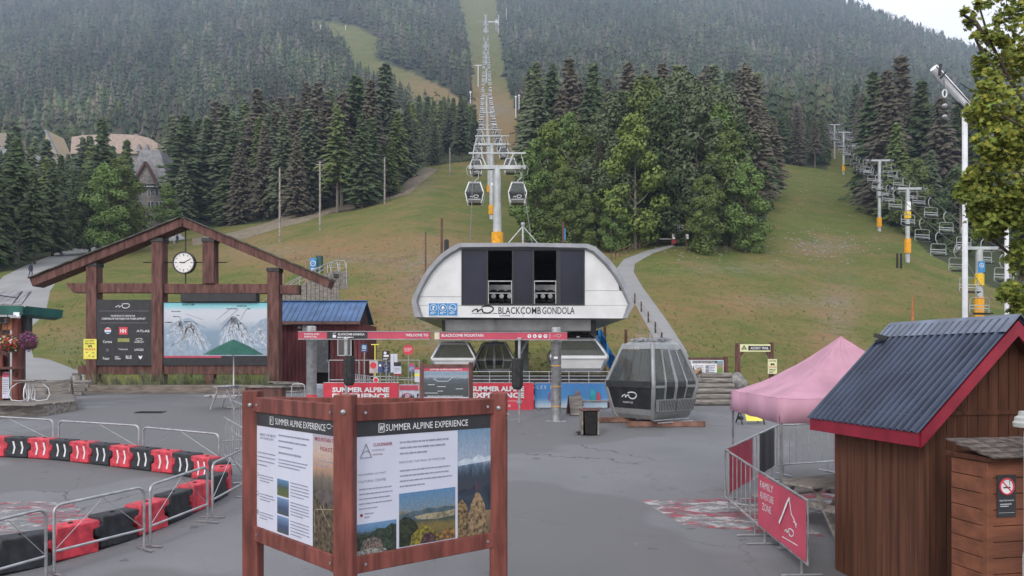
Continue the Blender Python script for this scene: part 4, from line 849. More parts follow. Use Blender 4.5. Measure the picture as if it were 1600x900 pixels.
def patch(label, pts, m=WORN, name='painted_floor_graphic'):
    P_ = [ground(*q) for q in pts]; b = MB(); c = sum(P_, Vector()) / len(P_); k_ = 10
    vs = []
    for i in range(k_ + 1):
        for j in range(k_ + 1):
            u, v = i / k_, j / k_; q = P_[0].lerp(P_[1], u).lerp(P_[3].lerp(P_[2], u), v); vs.append((q.x, q.y, float(plaza_z(q.y)) + .006))
    b.add(vs, [(i * (k_ + 1) + j, i * (k_ + 1) + j + 1, (i + 1) * (k_ + 1) + j + 1, (i + 1) * (k_ + 1) + j) for i in range(k_) for j in range(k_)])
    return tag(b.build(name, m), kind='structure')
patch('', [(1000, 782), (1210, 778), (1290, 840), (1070, 822)]); patch('', [(-60, 785), (105, 783), (150, 812), (-80, 850)], worn_paint('worn_left_paint', (.40, .09, .12), (.48, .46, .46), .47)); patch('', [(60, 850), (230, 800), (320, 815), (120, 885)], worn_paint('very_worn_paint', (.40, .09, .11), (.45, .44, .42), .28))
patch('', [(1180, 770), (1330, 765), (1330, 800), (1200, 806)])
t = thing('drain_grate', 'flat dark iron drain cover set in the asphalt beyond the kart track', 'drain cover', ground(236, 644)); MB().box((0, 0, .008), (.9, .5, .012)).build('frame', DARKST, t)
for i in range(7): MB().box((-.39 + i * .13, 0, .018), (.05, .42, .01)).build('bar', DARKST, t)

# ------------------------------------------------------------------ pink tent
NC, LC = Vector((3.95, 11.05, 0)), Vector((4.08, 13.95, 0)); e1 = (LC - NC).normalized(); e2 = Vector((e1.y, -e1.x, 0)); S_ = 2.9
cor = [NC, NC + e1 * S_, NC + e1 * S_ + e2 * S_, NC + e2 * S_]; g0 = float(plaza_z(12.5)); zc = 2.40; ctr = sum(cor, Vector()) / 4; vz = 2.04
t = thing('canopy_tent', 'faded pink pop up canopy tent with a pointed top behind the hut', 'tent', (ctr.x, ctr.y, g0)); loc = Vector((ctr.x, ctr.y, g0))
b = MB(); k_ = 10
for s_ in range(4):
    A, B = cor[s_], cor[(s_ + 1) % 4]; vs = []
    for i in range(k_ + 1):
        for j in range(k_ + 1):
            v = j / k_; q = A.lerp(B, i / k_).lerp(ctr, v); edge = abs(i / k_ - .5) * 2
            z = zc + (3.36 - zc) * (v ** 1.6 * .75 + .25 * v) - .05 * math.sin(math.pi * v) * (1 - edge) + .008 * math.sin(i * 2.3 + j * 1.9 + s_); vs.append(tuple(Vector((q.x, q.y, z)) - loc))
    W_ = k_ + 1; b.add(vs, [(i * W_ + j, (i + 1) * W_ + j, (i + 1) * W_ + j + 1, i * W_ + j + 1) for i in range(k_) for j in range(k_)])
o = b.build('roof_canvas', TENT, t); md = o.modifiers.new('t', 'SOLIDIFY'); md.thickness = .006
for s_ in range(4):
    A, B = cor[s_], cor[(s_ + 1) % 4]; b = MB(); vs = []; nn_ = Vector(((B - A).y, -(B - A).x, 0)).normalized() * -1
    for i in range(25):
        q = A.lerp(B, i / 24); wv = .012 * math.sin(i * 1.1 + s_) * math.sin(math.pi * i / 24); sag = .008 * math.sin(i * .9); vs += [tuple(q + Vector((0, 0, zc + .004)) - loc), tuple(q + nn_ * wv * .6 + Vector((0, 0, (zc + vz) / 2)) - loc), tuple(q + nn_ * (wv + .02) + Vector((0, 0, vz + sag * .4)) - loc)]
    b.add(vs, [(i * 3 + j, i * 3 + 3 + j, i * 3 + 4 + j, i * 3 + 1 + j) for i in range(24) for j in range(2)]); o = b.build('valance', TENT, t, smooth=80); md = o.modifiers.new('t', 'SOLIDIFY'); md.thickness = .005
for q in cor:
    b = MB(); q2 = q.lerp(ctr, .02); b.box(tuple(Vector((q2.x, q2.y, (zc + float(plaza_z(q.y))) / 2)) - loc), (.035, .035, zc - float(plaza_z(q.y)))); b.build('leg', GALV, t)
    b = MB(); b.box(tuple(Vector((q2.x, q2.y, float(plaza_z(q.y)) + .008)) - loc), (.13, .13, .01)); b.build('foot_plate', GALV, t)
for i in range(4):
    A, B = cor[i].lerp(ctr, .02), cor[(i + 1) % 4].lerp(ctr, .02); b = MB()
    M = (A + B) / 2
    for q, q2 in ((A, M), (M, B)): b.tube([tuple(q + Vector((0, 0, 2.33)) - loc), tuple(q2 + Vector((0, 0, 2.10)) - loc)], .012, 5); b.tube([tuple(q + Vector((0, 0, 2.10)) - loc), tuple(q2 + Vector((0, 0, 2.33)) - loc)], .012, 5)
    b.build('truss', GALV, t)

# ------------------------------------------------------------------ picnic tables
def picnic(loc, rz, label, m, L=1.8, seats=True):
    t = thing('picnic_table', label, 'picnic table', loc, rz, 'picnic tables')
    for i in range(5): MB().box((0, -.30 + i * .15, .74), (L, .138, .038)).build('plank', m, t, bevel=.004)
    for s_ in (-1, 1):
        for q in (.64, .78): MB().box((0, s_ * q, .44), (L, .13, .036)).build('seat_plank', m, t, bevel=.004)
    for x in (-L * .36, L * .36):
        for s_ in (-1, 1): MB().beam((x, s_ * .20, .72), (x, s_ * .62, .0), .04, .09, up=(1, 0, 0)).build('leg', m, t)
        MB().box((x + .04, 0, .42), (.04, 1.66, .09)).build('crossbar', m, t); MB().box((x + .04, 0, .70), (.04, .72, .08)).build('crossbar', m, t)
    return t
PG = mat('bleached_wood', (.42, .41, .42), .8, var=.15, scale=5, bump=.3, bscale=22)
q = gp(1300, 12.2); picnic(q, math.radians(28), 'weathered grey picnic table half hidden by the dark hut', mat('pale_table_wood', (.34, .31, .28), .85, var=.15, scale=4, bump=.3, bscale=25, stretch=(.6, 3, 3), spec=.15))
q = gp(356, 25.7); picnic(q, math.radians(88), 'bleached wooden picnic table below the green umbrella', PG, 1.5).scale = (.8, .66, 1.05)
t = thing('parasol', 'open dark green umbrella over the bleached picnic table', 'umbrella', gp(365, 25.9))
z0 = t.location.z; zt = 3 + 30 / F * 25.9 - z0; ze = 3 + 6 / F * 25.9 - z0
t['label'] = 'open dark green umbrella over the bleached picnic table'
MB().tube([(0, 0, 0), (0, 0, zt)], .022, 8).build('pole', WHITE, t); R_ = 45 * 25.9 / F
b = MB(); k_ = 8; vs = []
for i in range(k_):
    a = 6.283 * i / k_ + .2; a2 = a + 6.283 / k_; mid = (a + a2) / 2
    b.add([(0, 0, zt), (R_ * .5 * math.cos(a), R_ * .5 * math.sin(a), ze + (zt - ze) * .56), (R_ * math.cos(a), R_ * math.sin(a), ze), (R_ * .93 * math.cos(mid), R_ * .93 * math.sin(mid), ze + .0), (R_ * math.cos(a2), R_ * math.sin(a2), ze), (R_ * .5 * math.cos(a2), R_ * .5 * math.sin(a2), ze + (zt - ze) * .56)], [(0, 1, 5), (1, 2, 3), (1, 3, 5), (5, 3, 4)])
o = b.build('canopy', UMBG, t); md = o.modifiers.new('t', 'SOLIDIFY'); md.thickness = .006
for i in range(k_):
    a = 6.283 * i / k_ + .2; MB().tube([(0, 0, zt - .05), (R_ * .98 * math.cos(a), R_ * .98 * math.sin(a), ze - .01)], .006, 4).build('rib', GALV, t)
MB().lathe([(.25, 0), (.25, .05), (.05, .08), (.04, .3)], n=16).build('base', CONC, t)
# ------------------------------------------------------------------ timber clock frame
Y = 38.; org, P = fr(290, 612.3, Y); t = thing('clock_shelter', 'large brown timber gable frame with a hanging clock, sponsor board and trail map', 'frame', org)
DP = .32
for (x0, x1, y0, y1) in ((139.5, 155.5, 414, 600), (241, 258, 376, 600), (320, 338, 376, 444), (420.5, 438.5, 422, 600)):
    part('post', WOODB, t, (x0, y0, x1, y1), P=P, ya=-DP, yb=DP, bevel=.02)
    part('post_cap', DARKST, t, (x0 - 1, y0 - 2.5, x1 + 1, y0 + 3), P=P, ya=-DP - .04, yb=DP + .04)
for a, b_ in (((57, 443), (291, 349)), ((291, 349), (518, 445))):
    A, B = P(*a), P(*b_); MB().beam((A[0], 0, A[1]), (B[0], 0, B[1]), .9, .42).build('rafter', WOODB, t, bevel=.02)
    d = Vector((B[0] - A[0], 0, B[1] - A[1])).normalized(); nn_ = Vector((-d.z, 0, d.x)) * .25
    MB().beam(Vector((A[0], 0, A[1])) + nn_, Vector((B[0], 0, B[1])) + nn_, 1.15, .06).build('roof_capping', mat('mossy_capping', (.10, .10, .085), .9, var=.3, scale=3), t)
part('tie_beam', WOODB, t, (118, 443, 241, 458), P=P, ya=-.2, yb=.2, bevel=.02); A = P(118, 458); MB().prism([(P(118, 443)[0], P(118, 443)[1]), (P(106, 443)[0], P(106, 443)[1]), (P(118, 458)[0], P(118, 458)[1])], -.2, .2).build('beam_tip', WOODB, t)
part('tie_beam', WOODB, t, (258, 444, 420.5, 459), P=P, ya=-.2, yb=.2, bevel=.02); part('tie_beam', WOODB, t, (438.5, 446, 469, 460), P=P, ya=-.2, yb=.2, bevel=.02)
part('sill_beam', WOODB, t, (125, 571, 139.5, 585), P=P, ya=-.2, yb=.2, bevel=.02); part('sill_beam', WOODB, t, (155.5, 571, 241, 585), P=P, ya=-.2, yb=.2, bevel=.02); part('sill_beam', WOODB, t, (258, 571, 420.5, 585), P=P, ya=-.2, yb=.2, bevel=.02); part('stub_post', WOODB, t, (322, 585, 336, 602), P=P, ya=-.2, yb=.2)
part('light_box', CHAR, t, (288, 459.5, 405, 472.5), P=P, ya=-.45, yb=.1, bevel=.02)
b = MB(); a = P(290, 300 + 0); b.tube([(P(290, 358)[0], 0, P(290, 358)[1]), (P(290, 395)[0], 0, P(290, 395)[1])], .035, 8); b.tube([(P(290, 427)[0], 0, P(290, 427)[1]), (P(290, 443)[0], 0, P(290, 443)[1])], .035, 8)
b.tube([(P(224, 410)[0], 0, P(224, 410)[1]), (P(240, 410)[0], 0, P(240, 410)[1])], .03, 6); b.tube([(P(258, 410)[0], 0, P(258, 410)[1]), (P(274, 410)[0], 0, P(274, 410)[1])], .03, 6); b.tube([(P(306, 410)[0], 0, P(306, 410)[1]), (P(320, 410)[0], 0, P(320, 410)[1])], .03, 6); b.tube([(P(338, 410)[0], 0, P(338, 410)[1]), (P(354, 410)[0], 0, P(354, 410)[1])], .03, 6)
b.build('clock_hanger', DARKST, t)
cx, cz = P(289.5, 411); R_ = 15.8 * Y / F
c = MB(); c.lathe([(R_ + .05, -.12), (R_ + .05, .12), (R_ - .01, .12), (R_ - .01, -.10), (R_, -.12)], n=40); cl = c.build('clock', DARKST, t, smooth=30); cl.location = (cx, -.1, cz); cl.rotation_euler = (math.radians(90), 0, 0)
c = MB(); c.lathe([(R_ - .012, -.05), (R_ - .012, .08)], n=40); c.build('dial', mat('clock_dial', (.72, .70, .68), .5, var=.03), cl)
c = MB()
for i in range(12):
    a = i * math.pi / 6; L_ = .09 if i % 3 else .12; w_ = .02 if i % 3 else .035; rr = R_ - .12; c.box((rr * math.sin(a), rr * math.cos(a), .083), (w_, L_, .004), Matrix.Rotation(-a, 3, 'Z'))
c.build('hour_marks', BLACK, cl)
for ang, L_, w_ in ((math.radians(270 + 5), .22, .045), (math.radians(62), .36, .03)):
    c = MB(); c.beam((-.06 * math.sin(ang), -.06 * math.cos(ang), .093), (L_ * math.sin(ang), L_ * math.cos(ang), .093), w_, .006); c.build('clock_hand', BLACK, cl)
# sponsor board
bd = part('sponsor_board', CHAR, t, (156, 469, 241, 571), P=P, ya=-.30, yb=-.22)
yb_ = -.304
logo(WHITE, bd, *P(197, 479), 22 * Y / F, yb_); b = MB()
for py in (486.5, 505): a = P(161, py); c = P(236, py); b.box(((a[0] + c[0]) / 2, yb_, a[1]), (c[0] - a[0], .004, .012))
b.build('rule', GREYT, bd)
def bt(s, px, py, wpx, hpx, m=WHITE, bold=.01, par=None, y=None, name='lettering'): 
    x, z = P(px, py); return text(s, m, par or bd, (x, (yb_ if y is None else y), z), wpx * Y / F, hpx * Y / F, bold=bold, name=name)
bt('WE ARE PROUD TO HONOUR OUR', 197, 494, 38, 2.6); bt('CORPORATE PARTNERS FOR THEIR SUPPORT', 198, 498.5, 68, 3); bt('ATLAS', 228, 517.5, 20, 3.4); bt('Corona', 173, 534, 14, 4); bt('OAKLEY', 222, 534.5, 15, 2.4); bt('TYROLIA', 197, 546, 15, 2); bt('LAVAZZA', 222, 546.5, 14, 3.4); bt('Fraser', 171, 560, 10, 4)
bt('HELLY\nHANSEN', 189, 559, 9, 5, bold=.02); bt('BLUE', 206, 558, 9, 5, bold=.02)
def disc(px, py, rpx, m, par, y, n=20, name='disc'):
    x, z = P(px, py); b = MB(); b.lathe([(rpx * Y / F, -.004), (rpx * Y / F, .004)], n=n); o = b.build(name, m, par); o.location = (x, y, z); o.rotation_euler = (math.radians(90), 0, 0); return o
disc(173.5, 517, 5, WHITE, bd, yb_); b = MB(); a = P(173.5, 517); b.box((a[0], yb_ - .006, a[1] + .075), (.26, .004, .08)); b.build('red_band', REDP, bd); b = MB(); b.box((a[0], yb_ - .006, a[1] - .085), (.24, .004, .07)); b.build('blue_band', BLUEP, bd)
part('red_square', REDP, bd, (191, 511.5, 204, 523), P=P, ya=yb_ - .003, yb=yb_ + .002); bt('HH', 197.3, 517.3, 9, 6, bold=.03, y=yb_ - .006)
part('olive_badge', mat('olive_print', (.30, .30, .10), .5), bd, (189, 529, 207, 534.5), P=P, ya=yb_ - .003, yb=yb_ + .002); x, z = P(222, 530.5); b = MB(); b.tube([(x + .17 * math.cos(a), yb_, z + .05 * math.sin(a)) for a in np.linspace(0, 6.28, 15)[:-1]], .012, 5, closed=True); b.build('oval_emblem', WHITE, bd)
b = MB(); x, z = P(173, 547)
b.ribbon([(x + .09 * math.sin(a), z + .09 * math.cos(a)) for a in [0, 2.51, 5.03, 1.26, 3.77, 0]], .012, yb_); b.build('star_emblem', GREYT, bd)
b = MB(); x, z = P(224, 558); b.prism([(x - .09, z + .09), (x - .04, z + .05), (x + .04, z + .05), (x + .09, z + .09), (x + .09, z), (x, z - .12), (x - .09, z)], yb_ - .002, yb_ + .002); b.build('fox_emblem', WHITE, bd)
ys = part('wildlife_notice', YEL, t, (137, 530, 157, 561), P=P, ya=-.37, yb=-.335); y2 = -.374
bt('DO NOT', 147, 533, 14, 2.4, BLACK, .02, ys, y2); bt('FEED BEARS', 147, 537, 15, 2.4, BLACK, .02, ys, y2); bt('WILDLIFE', 147, 546, 17, 3, REDP, .02, ys, y2)
def bear(par, px, py, s, y):
    x, z = P(px, py); b = MB(); k_ = s * Y / F; b.prism([(x + a * k_, z + c * k_) for a, c in [(-.5, .1), (-.42, .28), (-.2, .22), (.2, .30), (.45, .2), (.5, -.3), (.38, -.3), (.34, -.05), (-.12, -.05), (-.16, -.3), (-.28, -.3), (-.28, .0)]], y - .002, y + .002); b.build('bear_symbol', BLACK, par)
bear(ys, 147, 541.5, 7, y2); b = MB()
for i, (px, py) in enumerate([(142, 551), (152, 551), (146, 556), (152, 557)]): x, z = P(px, py); b.box((x, y2, z), (.09, .004, .07))
b.build('small_symbols', mat('olive_ink', (.35, .38, .10), .6), ys)
# trail map
mp_ = part('trail_map', CHAR, t, (258.5, 472.5, 421, 571), P=P, ya=-.26, yb=-.2); ym = -.262
sh = part('map_sheet', PIC_MAP, mp_, (260, 474, 421, 556), P=P, ya=-.268, yb=-.26)
def mpoly(pts, m, y, name): b = MB(); b.prism([P(*q) for q in pts], y - .001, y + .001); b.build(name, m, mp_)
SNOWP = mat('map_snow_print', (.66, .69, .74), .5, var=.05); SHADEP = mat('map_forest_print', (.30, .38, .47), .5, var=.08)
mpoly([(261, 520), (272, 507), (285, 500), (300, 497), (312, 505), (322, 520), (334, 540), (326, 552), (261, 552)], SHADEP, -.270, 'printed_mountain')
mpoly([(345, 545), (346, 515), (355, 503), (368, 494), (380, 504), (392, 512), (400, 510), (410, 500), (420.5, 497), (420.5, 545)], SHADEP, -.2715, 'printed_mountain')
mpoly([(261, 556), (261, 548), (290, 545), (330, 553), (380, 548), (420.5, 546), (420.5, 556)], SHADEP, -.273, 'printed_valley')
part('map_legend_strip', PINKR, mp_, (260, 556, 349, 559), P=P, ya=-.270, yb=-.262)
r = random.Random(5); b = MB()
def runs(b, cx, cy, n_, x0, x1, dy, wd=.018):
    for i in range(n_):
        x, y = cx + r.uniform(-4, 4), cy + r.uniform(0, 6); tx = r.uniform(x0, x1); ty = cy + dy * r.uniform(.45, 1); pts = [P(x, y)]
        for k_ in range(1, 7): f = k_ / 6; pts.append(P(x + (tx - x) * f + r.uniform(-2.4, 2.4), y + (ty - y) * f + r.uniform(-1.5, 1.5)))
        b.ribbon(pts, wd, -.276, .002)
runs(b, 302, 503, 26, 266, 332, 45, .026); runs(b, 368, 494, 28, 342, 406, 52, .026); runs(b, 285, 500, 14, 262, 300, 30, .026); runs(b, 408, 512, 7, 396, 418, 30, .03); b.build('printed_runs', SNOWP, mp_)['kind'] = 'stuff'
b = MB()
for a, c in [((302, 503), (324, 548)), ((300, 502), (282, 512)), ((304, 503), (324, 512)), ((295, 491), (320, 500)), ((368, 494), (345, 520)), ((366, 495), (350, 514)), ((370, 495), (390, 520)), ((372, 496), (396, 524)), ((362, 484), (342, 500)), ((375, 484), (348, 508)), ((388, 483), (379, 500)), ((284, 494), (289, 512)), ((364, 497), (352, 520))]: b.ribbon([P(*a), P(*c)], .014, -.279, .002)
b.build('printed_lifts', mat('map_line_print', (.10, .10, .13), .6), mp_)
bt('BLACKCOMB', 298, 476.3, 19, 3.2, BLACK, .01, mp_, -.272); bt('WHISTLER', 381, 478.6, 16, 3.2, BLACK, .01, mp_, -.272)
for px, py, w_ in ((279, 487, 15), (279, 495, 9), (268, 504, 12), (297, 503, 12), (366, 483, 18), (392, 483, 5), (375, 493, 5), (380, 506, 5)): x, z = P(px, py); textlines(mp_, BLACK, x - w_ * Y / F / 2, x + w_ * Y / F / 2, z + .03, z - .03, 1, -.281, .04, seed=px)
part('planter_wall', mat('grey_brown_timber', (.22, .185, .155), .85, var=.2, scale=3, bump=.3, bscale=20, stretch=(.5, 2, 3)), None, (145, 600, 425, 611.9), P=lambda x, y: ((x - 800) / F * 36.6, 0) if 0 else P(x, y), ya=-1.5, yb=-1.2)
o = bpy.context.scene.objects['planter_wall']; o.location = org; tag(o, 'long low weathered timber planter edge in front of the clock frame', 'planter')
so = MB().box((0, 0, 0), (9.6, 2.4, .32)).build('planter_soil', mat('planter_soil', (.10, .08, .06), .95, var=.2)); so.location = org + Vector((-.3, 0, .16)); tag(so, kind='structure')
# tall grass in the planter
V = []; T = []; r = random.Random(9)
clumps = [(162 + i * 8.5 + r.uniform(-3, 3), r.uniform(.4, 1.0)) for i in range(32)]
for px, hh in clumps:
    x = (px - 290) * Y / F; y = r.uniform(-1.1, -.5)
    for j in range(34):
        a = r.uniform(0, 6.3); rr = r.uniform(0, .18); L_ = hh * r.uniform(.5, 1.1); bx, by = x + rr * math.cos(a), y + rr * math.sin(a); ln = r.uniform(.05, .35) * L_; b0 = len(V); w_ = .012
        V += [(bx - w_, by, .3), (bx + w_, by, .3), (bx + math.cos(a) * ln * .5 + w_ * .6, by + math.sin(a) * ln * .5, .3 + L_ * .6), (bx + math.cos(a) * ln, by + math.sin(a) * ln, .3 + L_)]; T += [(b0, b0 + 1, b0 + 2), (b0, b0 + 2, b0 + 3)]
me = fast_mesh('ornamental_grass', np.array(V), np.array(T), mat('grass_blades', (.15, .165, .095), .8, var=.3, scale=3)); o = link('ornamental_grass', me); o.location = org; tag(o, 'tall green ornamental grass growing in the planter below the boards', 'grass', kind='stuff')

# ------------------------------------------------------------------ blue roofed hut
Y = 42.; org, P = fr(505, 607.3, Y); t = thing('blue_roofed_hut', 'red board hut with a blue metal roof behind the clock frame', 'hut', org); D = 3.2
x0, zb = P(425, 607); x1, ze = P(571, 507); b = MB(); b.box(((x0 + x1) / 2, D / 2 + .03, ze / 2), (x1 - x0 - .06, D - .1, ze)); b.build('wall_core', MATS['dark_core'], t)
nbd = 24; pw = (x1 - x0) / nbd
HR = mat('red_hut_boards', (.17, .050, .055), .7, var=.2, scale=2, bump=.3, bscale=15, stretch=(4, 4, .5))
for i in range(nbd):
    xa = x0 + i * pw; pxa = 505 + (xa + pw / 2) * F / Y
    if 492 < pxa < 514 or 527 < pxa < 550:
        zt_ = P(0, 582)[1] if 492 < pxa < 514 else P(0, 556)[1]; 
        if 527 < pxa < 550: MB().box((xa + pw / 2, -.02, zt_ / 2), (pw - .02, .05, zt_)).build('wall_board', HR, t)
        za = P(0, 529)[1]; MB().box((xa + pw / 2, -.02, (za + ze) / 2), (pw - .02, .05, ze - za)).build('wall_board', HR, t)
    else: MB().box((xa + pw / 2, -.02, ze / 2), (pw - .02, .05, ze)).build('wall_board', HR, t)
for i in range(16): MB().box((x1 + .02, D / 16 * (i + .5), ze / 2), (.05, D / 16 - .02, ze)).build('wall_board', HR, t)
d_ = part('door', mat('grey_door', (.15, .16, .17), .5), t, (492, 529.5, 513, 582), P=P, ya=-.04, yb=.0); part('door_window', GLASS, d_, (505.5, 533, 508.5, 543), P=P, ya=-.046, yb=-.038); part('handle', GALV, d_, (511, 562, 512.3, 566), P=P, ya=-.09, yb=-.04)
w_ = part('window', WHITEP, t, (527.5, 529.5, 549.5, 556), P=P, ya=-.05, yb=-.01); part('pane', GLASS, w_, (529, 531, 538, 554.5), P=P, ya=-.056, yb=-.048); part('pane', GLASS, w_, (539, 531, 548, 554.5), P=P, ya=-.056, yb=-.048)
part('vent_box', STEEL, t, (475, 508, 491, 517.5), P=P, ya=-.35, yb=-.05, bevel=.02); b = MB(); q = P(469, 512); b.lathe([(.10, 0), (.12, .05), (.05, .14)], (q[0], -.12, q[1] - .05), 12); b.build('wall_lamp', WHITE, t)
xr0, xr1 = P(423, 0)[0], P(562, 0)[0]; zr = P(0, 469)[1]; ez = P(0, 503.5)[1]; yr = 1.5; yf = -.55; sp_ = (xr1 + .15 - xr0)
npan = 17; xs_ = np.linspace(xr0, P(566, 0)[0], npan + 1)
for sgn in (0, 1):
    for i in range(npan):
        a_, b_ = xs_[i], xs_[i + 1] - .015; ya_ = yf if sgn == 0 else 3.65
        bb = MB(); bb.prism_d([(a_, ya_, ez), (b_, ya_, ez), (b_, yr, zr), (a_, yr, zr)], (0, 0, .05)); bb.prism_d([(a_, ya_, ez + .05), (a_ + .035, ya_, ez + .05), (a_ + .035, yr, zr + .05), (a_, yr, zr + .05)], (0, 0, .04)); bb.build('roof_panel', ROOFBLUE, t)
MB().box(((xs_[0] + xs_[-1]) / 2, yf - .03, ez - .06), (xs_[-1] - xs_[0], .05, .16)).build('gutter', mat('brown_gutter', (.20, .12, .11), .6), t)
MB().box(((xs_[0] + xs_[-1]) / 2, yr, zr + .08), (xs_[-1] - xs_[0], .25, .05)).build('ridge_cap', ROOFBLUE, t)
bb = MB(); xg = xs_[-1] - .25; bb.prism_d([(xg, -.02, ze), (xg, yr, zr - .05), (xg, 3.2, ze)], (.06, 0, 0)); bb.build('gable', mat('dark_gable', (.06, .025, .03), .8), t)

# ------------------------------------------------------------------ gondola station
Y = 34.; org, P = fr(817, 608, Y); org.z = 1.3; P = (lambda px, py: ((px - 817) * Y / F, CH + (HY - py) / F * Y - 1.3)); t = thing('gondola_station', 'white barrel shaped gondola terminal on legs with dark windows and machinery', 'lift station', org); D = 13.
outer = [(649, 496), (644, 471), (647, 462), (654, 448), (661, 434), (669, 421), (680, 408), (691, 397), (704, 388), (718, 381), (816, 380.5), (917, 382), (930, 387), (953, 408), (968, 428), (980, 450), (990, 477), (978, 498)]
inner = [(662, 496), (654, 472), (656, 464), (661.5, 451), (667, 441), (674, 429), (684, 417), (694, 407), (705, 399), (721, 390), (817, 389), (913, 391), (925, 396), (944, 414), (959, 433), (970, 452), (981, 476), (973, 497.5)]
O_ = [P(*q) for q in outer]; I_ = [P(*q) for q in inner]
b = MB(); n_ = len(O_)
for (ya, yb2) in ((-.25, D),):
    vs = [(x, ya, z) for x, z in O_] + [(x, yb2, z) for x, z in O_]; b.add(vs, [(i, i + 1, i + 1 + n_, i + n_) for i in range(n_ - 1)])
    vs = [(x, ya, z) for x, z in O_] + [(x * .3 + x2 * .7, ya + .0, z * .3 + z2 * .7) for (x, z), (x2, z2) in zip(O_, I_)]; b.add(vs, [(i, i + 1, i + 1 + n_, i + n_) for i in range(n_ - 1)])
    vs = [(x * .3 + x2 * .7, ya, z * .3 + z2 * .7) for (x, z), (x2, z2) in zip(O_, I_)] + [(x, ya + .25, z) for x, z in I_]; b.add(vs, [(i, i + 1, i + 1 + n_, i + n_) for i in range(n_ - 1)])
b.add([(O_[0][0], -.25, O_[0][1]), (O_[-1][0], -.25, O_[-1][1]), (O_[-1][0], D, O_[-1][1]), (O_[0][0], D, O_[0][1])], [(0, 1, 2, 3)])
b.add([(x, D, z) for x, z in O_], [tuple(range(n_))])
b.build('shell', RIMG, t, smooth=35)
def front(name, pts, m, ya=-.02, yb=.06): bb = MB(); bb.prism([P(*q) for q in pts], ya, yb); return bb.build(name, m, t)
front('front_panel', [(661.5, 451), (667, 441), (674, 429), (684, 417), (694, 407), (705, 399), (721, 390), (721, 463.5), (656, 463.5)], WHITEP); front('front_panel', [(656, 464.1), (721, 464.1), (721, 477), (653.5, 477), (654, 472)], WHITEP); front('front_panel', [(654.5, 477.4), (817, 477.4), (817, 496.5), (662, 496)], WHITEP); front('front_panel', [(817.4, 477.4), (980, 477.4), (973, 497.5), (817.4, 497)], WHITEP)
front('front_panel', [(913.5, 391), (925, 396), (944, 414), (959, 433), (966, 445), (968, 454), (913.5, 454)], WHITEP); front('front_panel', [(913.5, 454.5), (971, 454.5), (981, 476), (980.5, 477), (913.5, 477)], WHITEP)
part('window_frame', CHAR, t, (721, 388.5, 913.5, 391.5), (721, 474.8, 913.5, 477.3), (721, 391.5, 722.6, 474.8), (760, 391.5, 762.5, 474.8), (800, 391.5, 802.5, 474.8), (832, 391.5, 834.5, 474.8), (869, 391.5, 876, 474.8), (911.5, 391.5, 913.5, 474.8), P=P, ya=-.05, yb=.08)
for x0, x1 in ((722.6, 760), (802.5, 832), (876, 911.5)): part('tinted_pane', TINTG, t, (x0, 391.5, x1, 474.8), P=P, ya=.0, yb=.03)
for x0, x1 in ((762.5, 800), (834.5, 869)):
    part('guard_rail', GALV, t, (x0, 438.5, x1, 440), (x0, 457.5, x1, 458.7), (x0, 440, x0 + 1.2, 474.8), (x1 - 1.2, 440, x1, 474.8), P=P, ya=-.03, yb=.02)
part('floor_deck', DARKST, t, (700, 474, 935, 478), P=P, ya=.1, yb=9.)
part('back_wall', MATS['dark_core'], t, (715, 388, 920, 476), P=P, ya=5.6, yb=5.7); part('conveyor_beam', STEEL, t, (722, 440, 912, 456), P=P, ya=1.5, yb=1.7)
for px in (738, 754, 770, 783, 796, 817, 838, 850, 862, 880, 896):
    x, z = P(px, 459); o = MB().lathe([(.14, -.09), (.29, -.09), (.31, -.04), (.31, .04), (.29, .09), (.14, .09)], n=16).build('drive_tyre', RUBBER, t, smooth=40); o.location = (x, 1.35, z); o.rotation_euler = (math.radians(90), 0, 0)
    MB().lathe([(.0, -.1), (.11, -.1), (.11, .1), (0, .1)], n=12).build('hub', GALV, o)
part('machine_panel', mat('machine_grey', (.22, .22, .23), .6, var=.3, scale=3), t, (722, 441, 912, 474), P=P, ya=1.75, yb=1.95)
part('cross_truss', STEEL, t, (722, 446, 912, 449), (722, 468, 912, 471), P=P, ya=2.6, yb=2.8)
b = MB()
for i in range(14): a = P(724 + i * 13.5, 470); c = P(724 + i * 13.5 + (7 if i % 2 else -7), 447); b.beam((a[0], 2.7, a[1]), (c[0], 2.7, c[1]), .06, .06)
b.build('truss_web', STEEL, t)
# wordmarks
lp = MB(); x, z = P(692, 483.5); pl = MB().box((x, -.035, z), (45.5 * Y / F, .02, 20.5 * Y / F)).build('services_sign', WHITE, t)
for i, s_ in enumerate('?i~'):
    x, z = P(677.4 + i * 15, 483.5); q = MB().box((x, -.05, z), (14.2 * Y / F, .014, 19 * Y / F)).build('blue_tile', BLUEP, pl); bb = MB(); bb.tube([(x + .155 * math.cos(a), -.06, z + .07 + .155 * math.sin(a)) for a in np.linspace(0, 6.28, 19)[:-1]], .014, 5, closed=True); bb.build('ring', WHITE, q)
    if s_ == '?': text('?', WHITE, q, (x, -.06, z + .07), .12, .2, bold=.03)
    elif s_ == 'i': bb = MB(); bb.lathe([(.0, -.1), (.07, -.06), (.08, 0), (.03, .07), (.0, .12)], (x, -.062, z + .06), 10); bb.build('flame_symbol', WHITE, q)
    else: bb = MB(); bb.ribbon([(x - .12, z + .12), (x - .07, z + .02), (x - .03, z + .10), (x, z + .02), (x + .10, z + .02), (x + .12, z + .06)], .03, -.06); bb.build('carpet_symbol', WHITE, q)
    textlines(q, WHITE, x - .13, x + .13, z - .12, z - .22, 2, -.06, .03, seed=i)
logo(BLACK, t, *P(755, 484.5), 34 * Y / F, -.03)
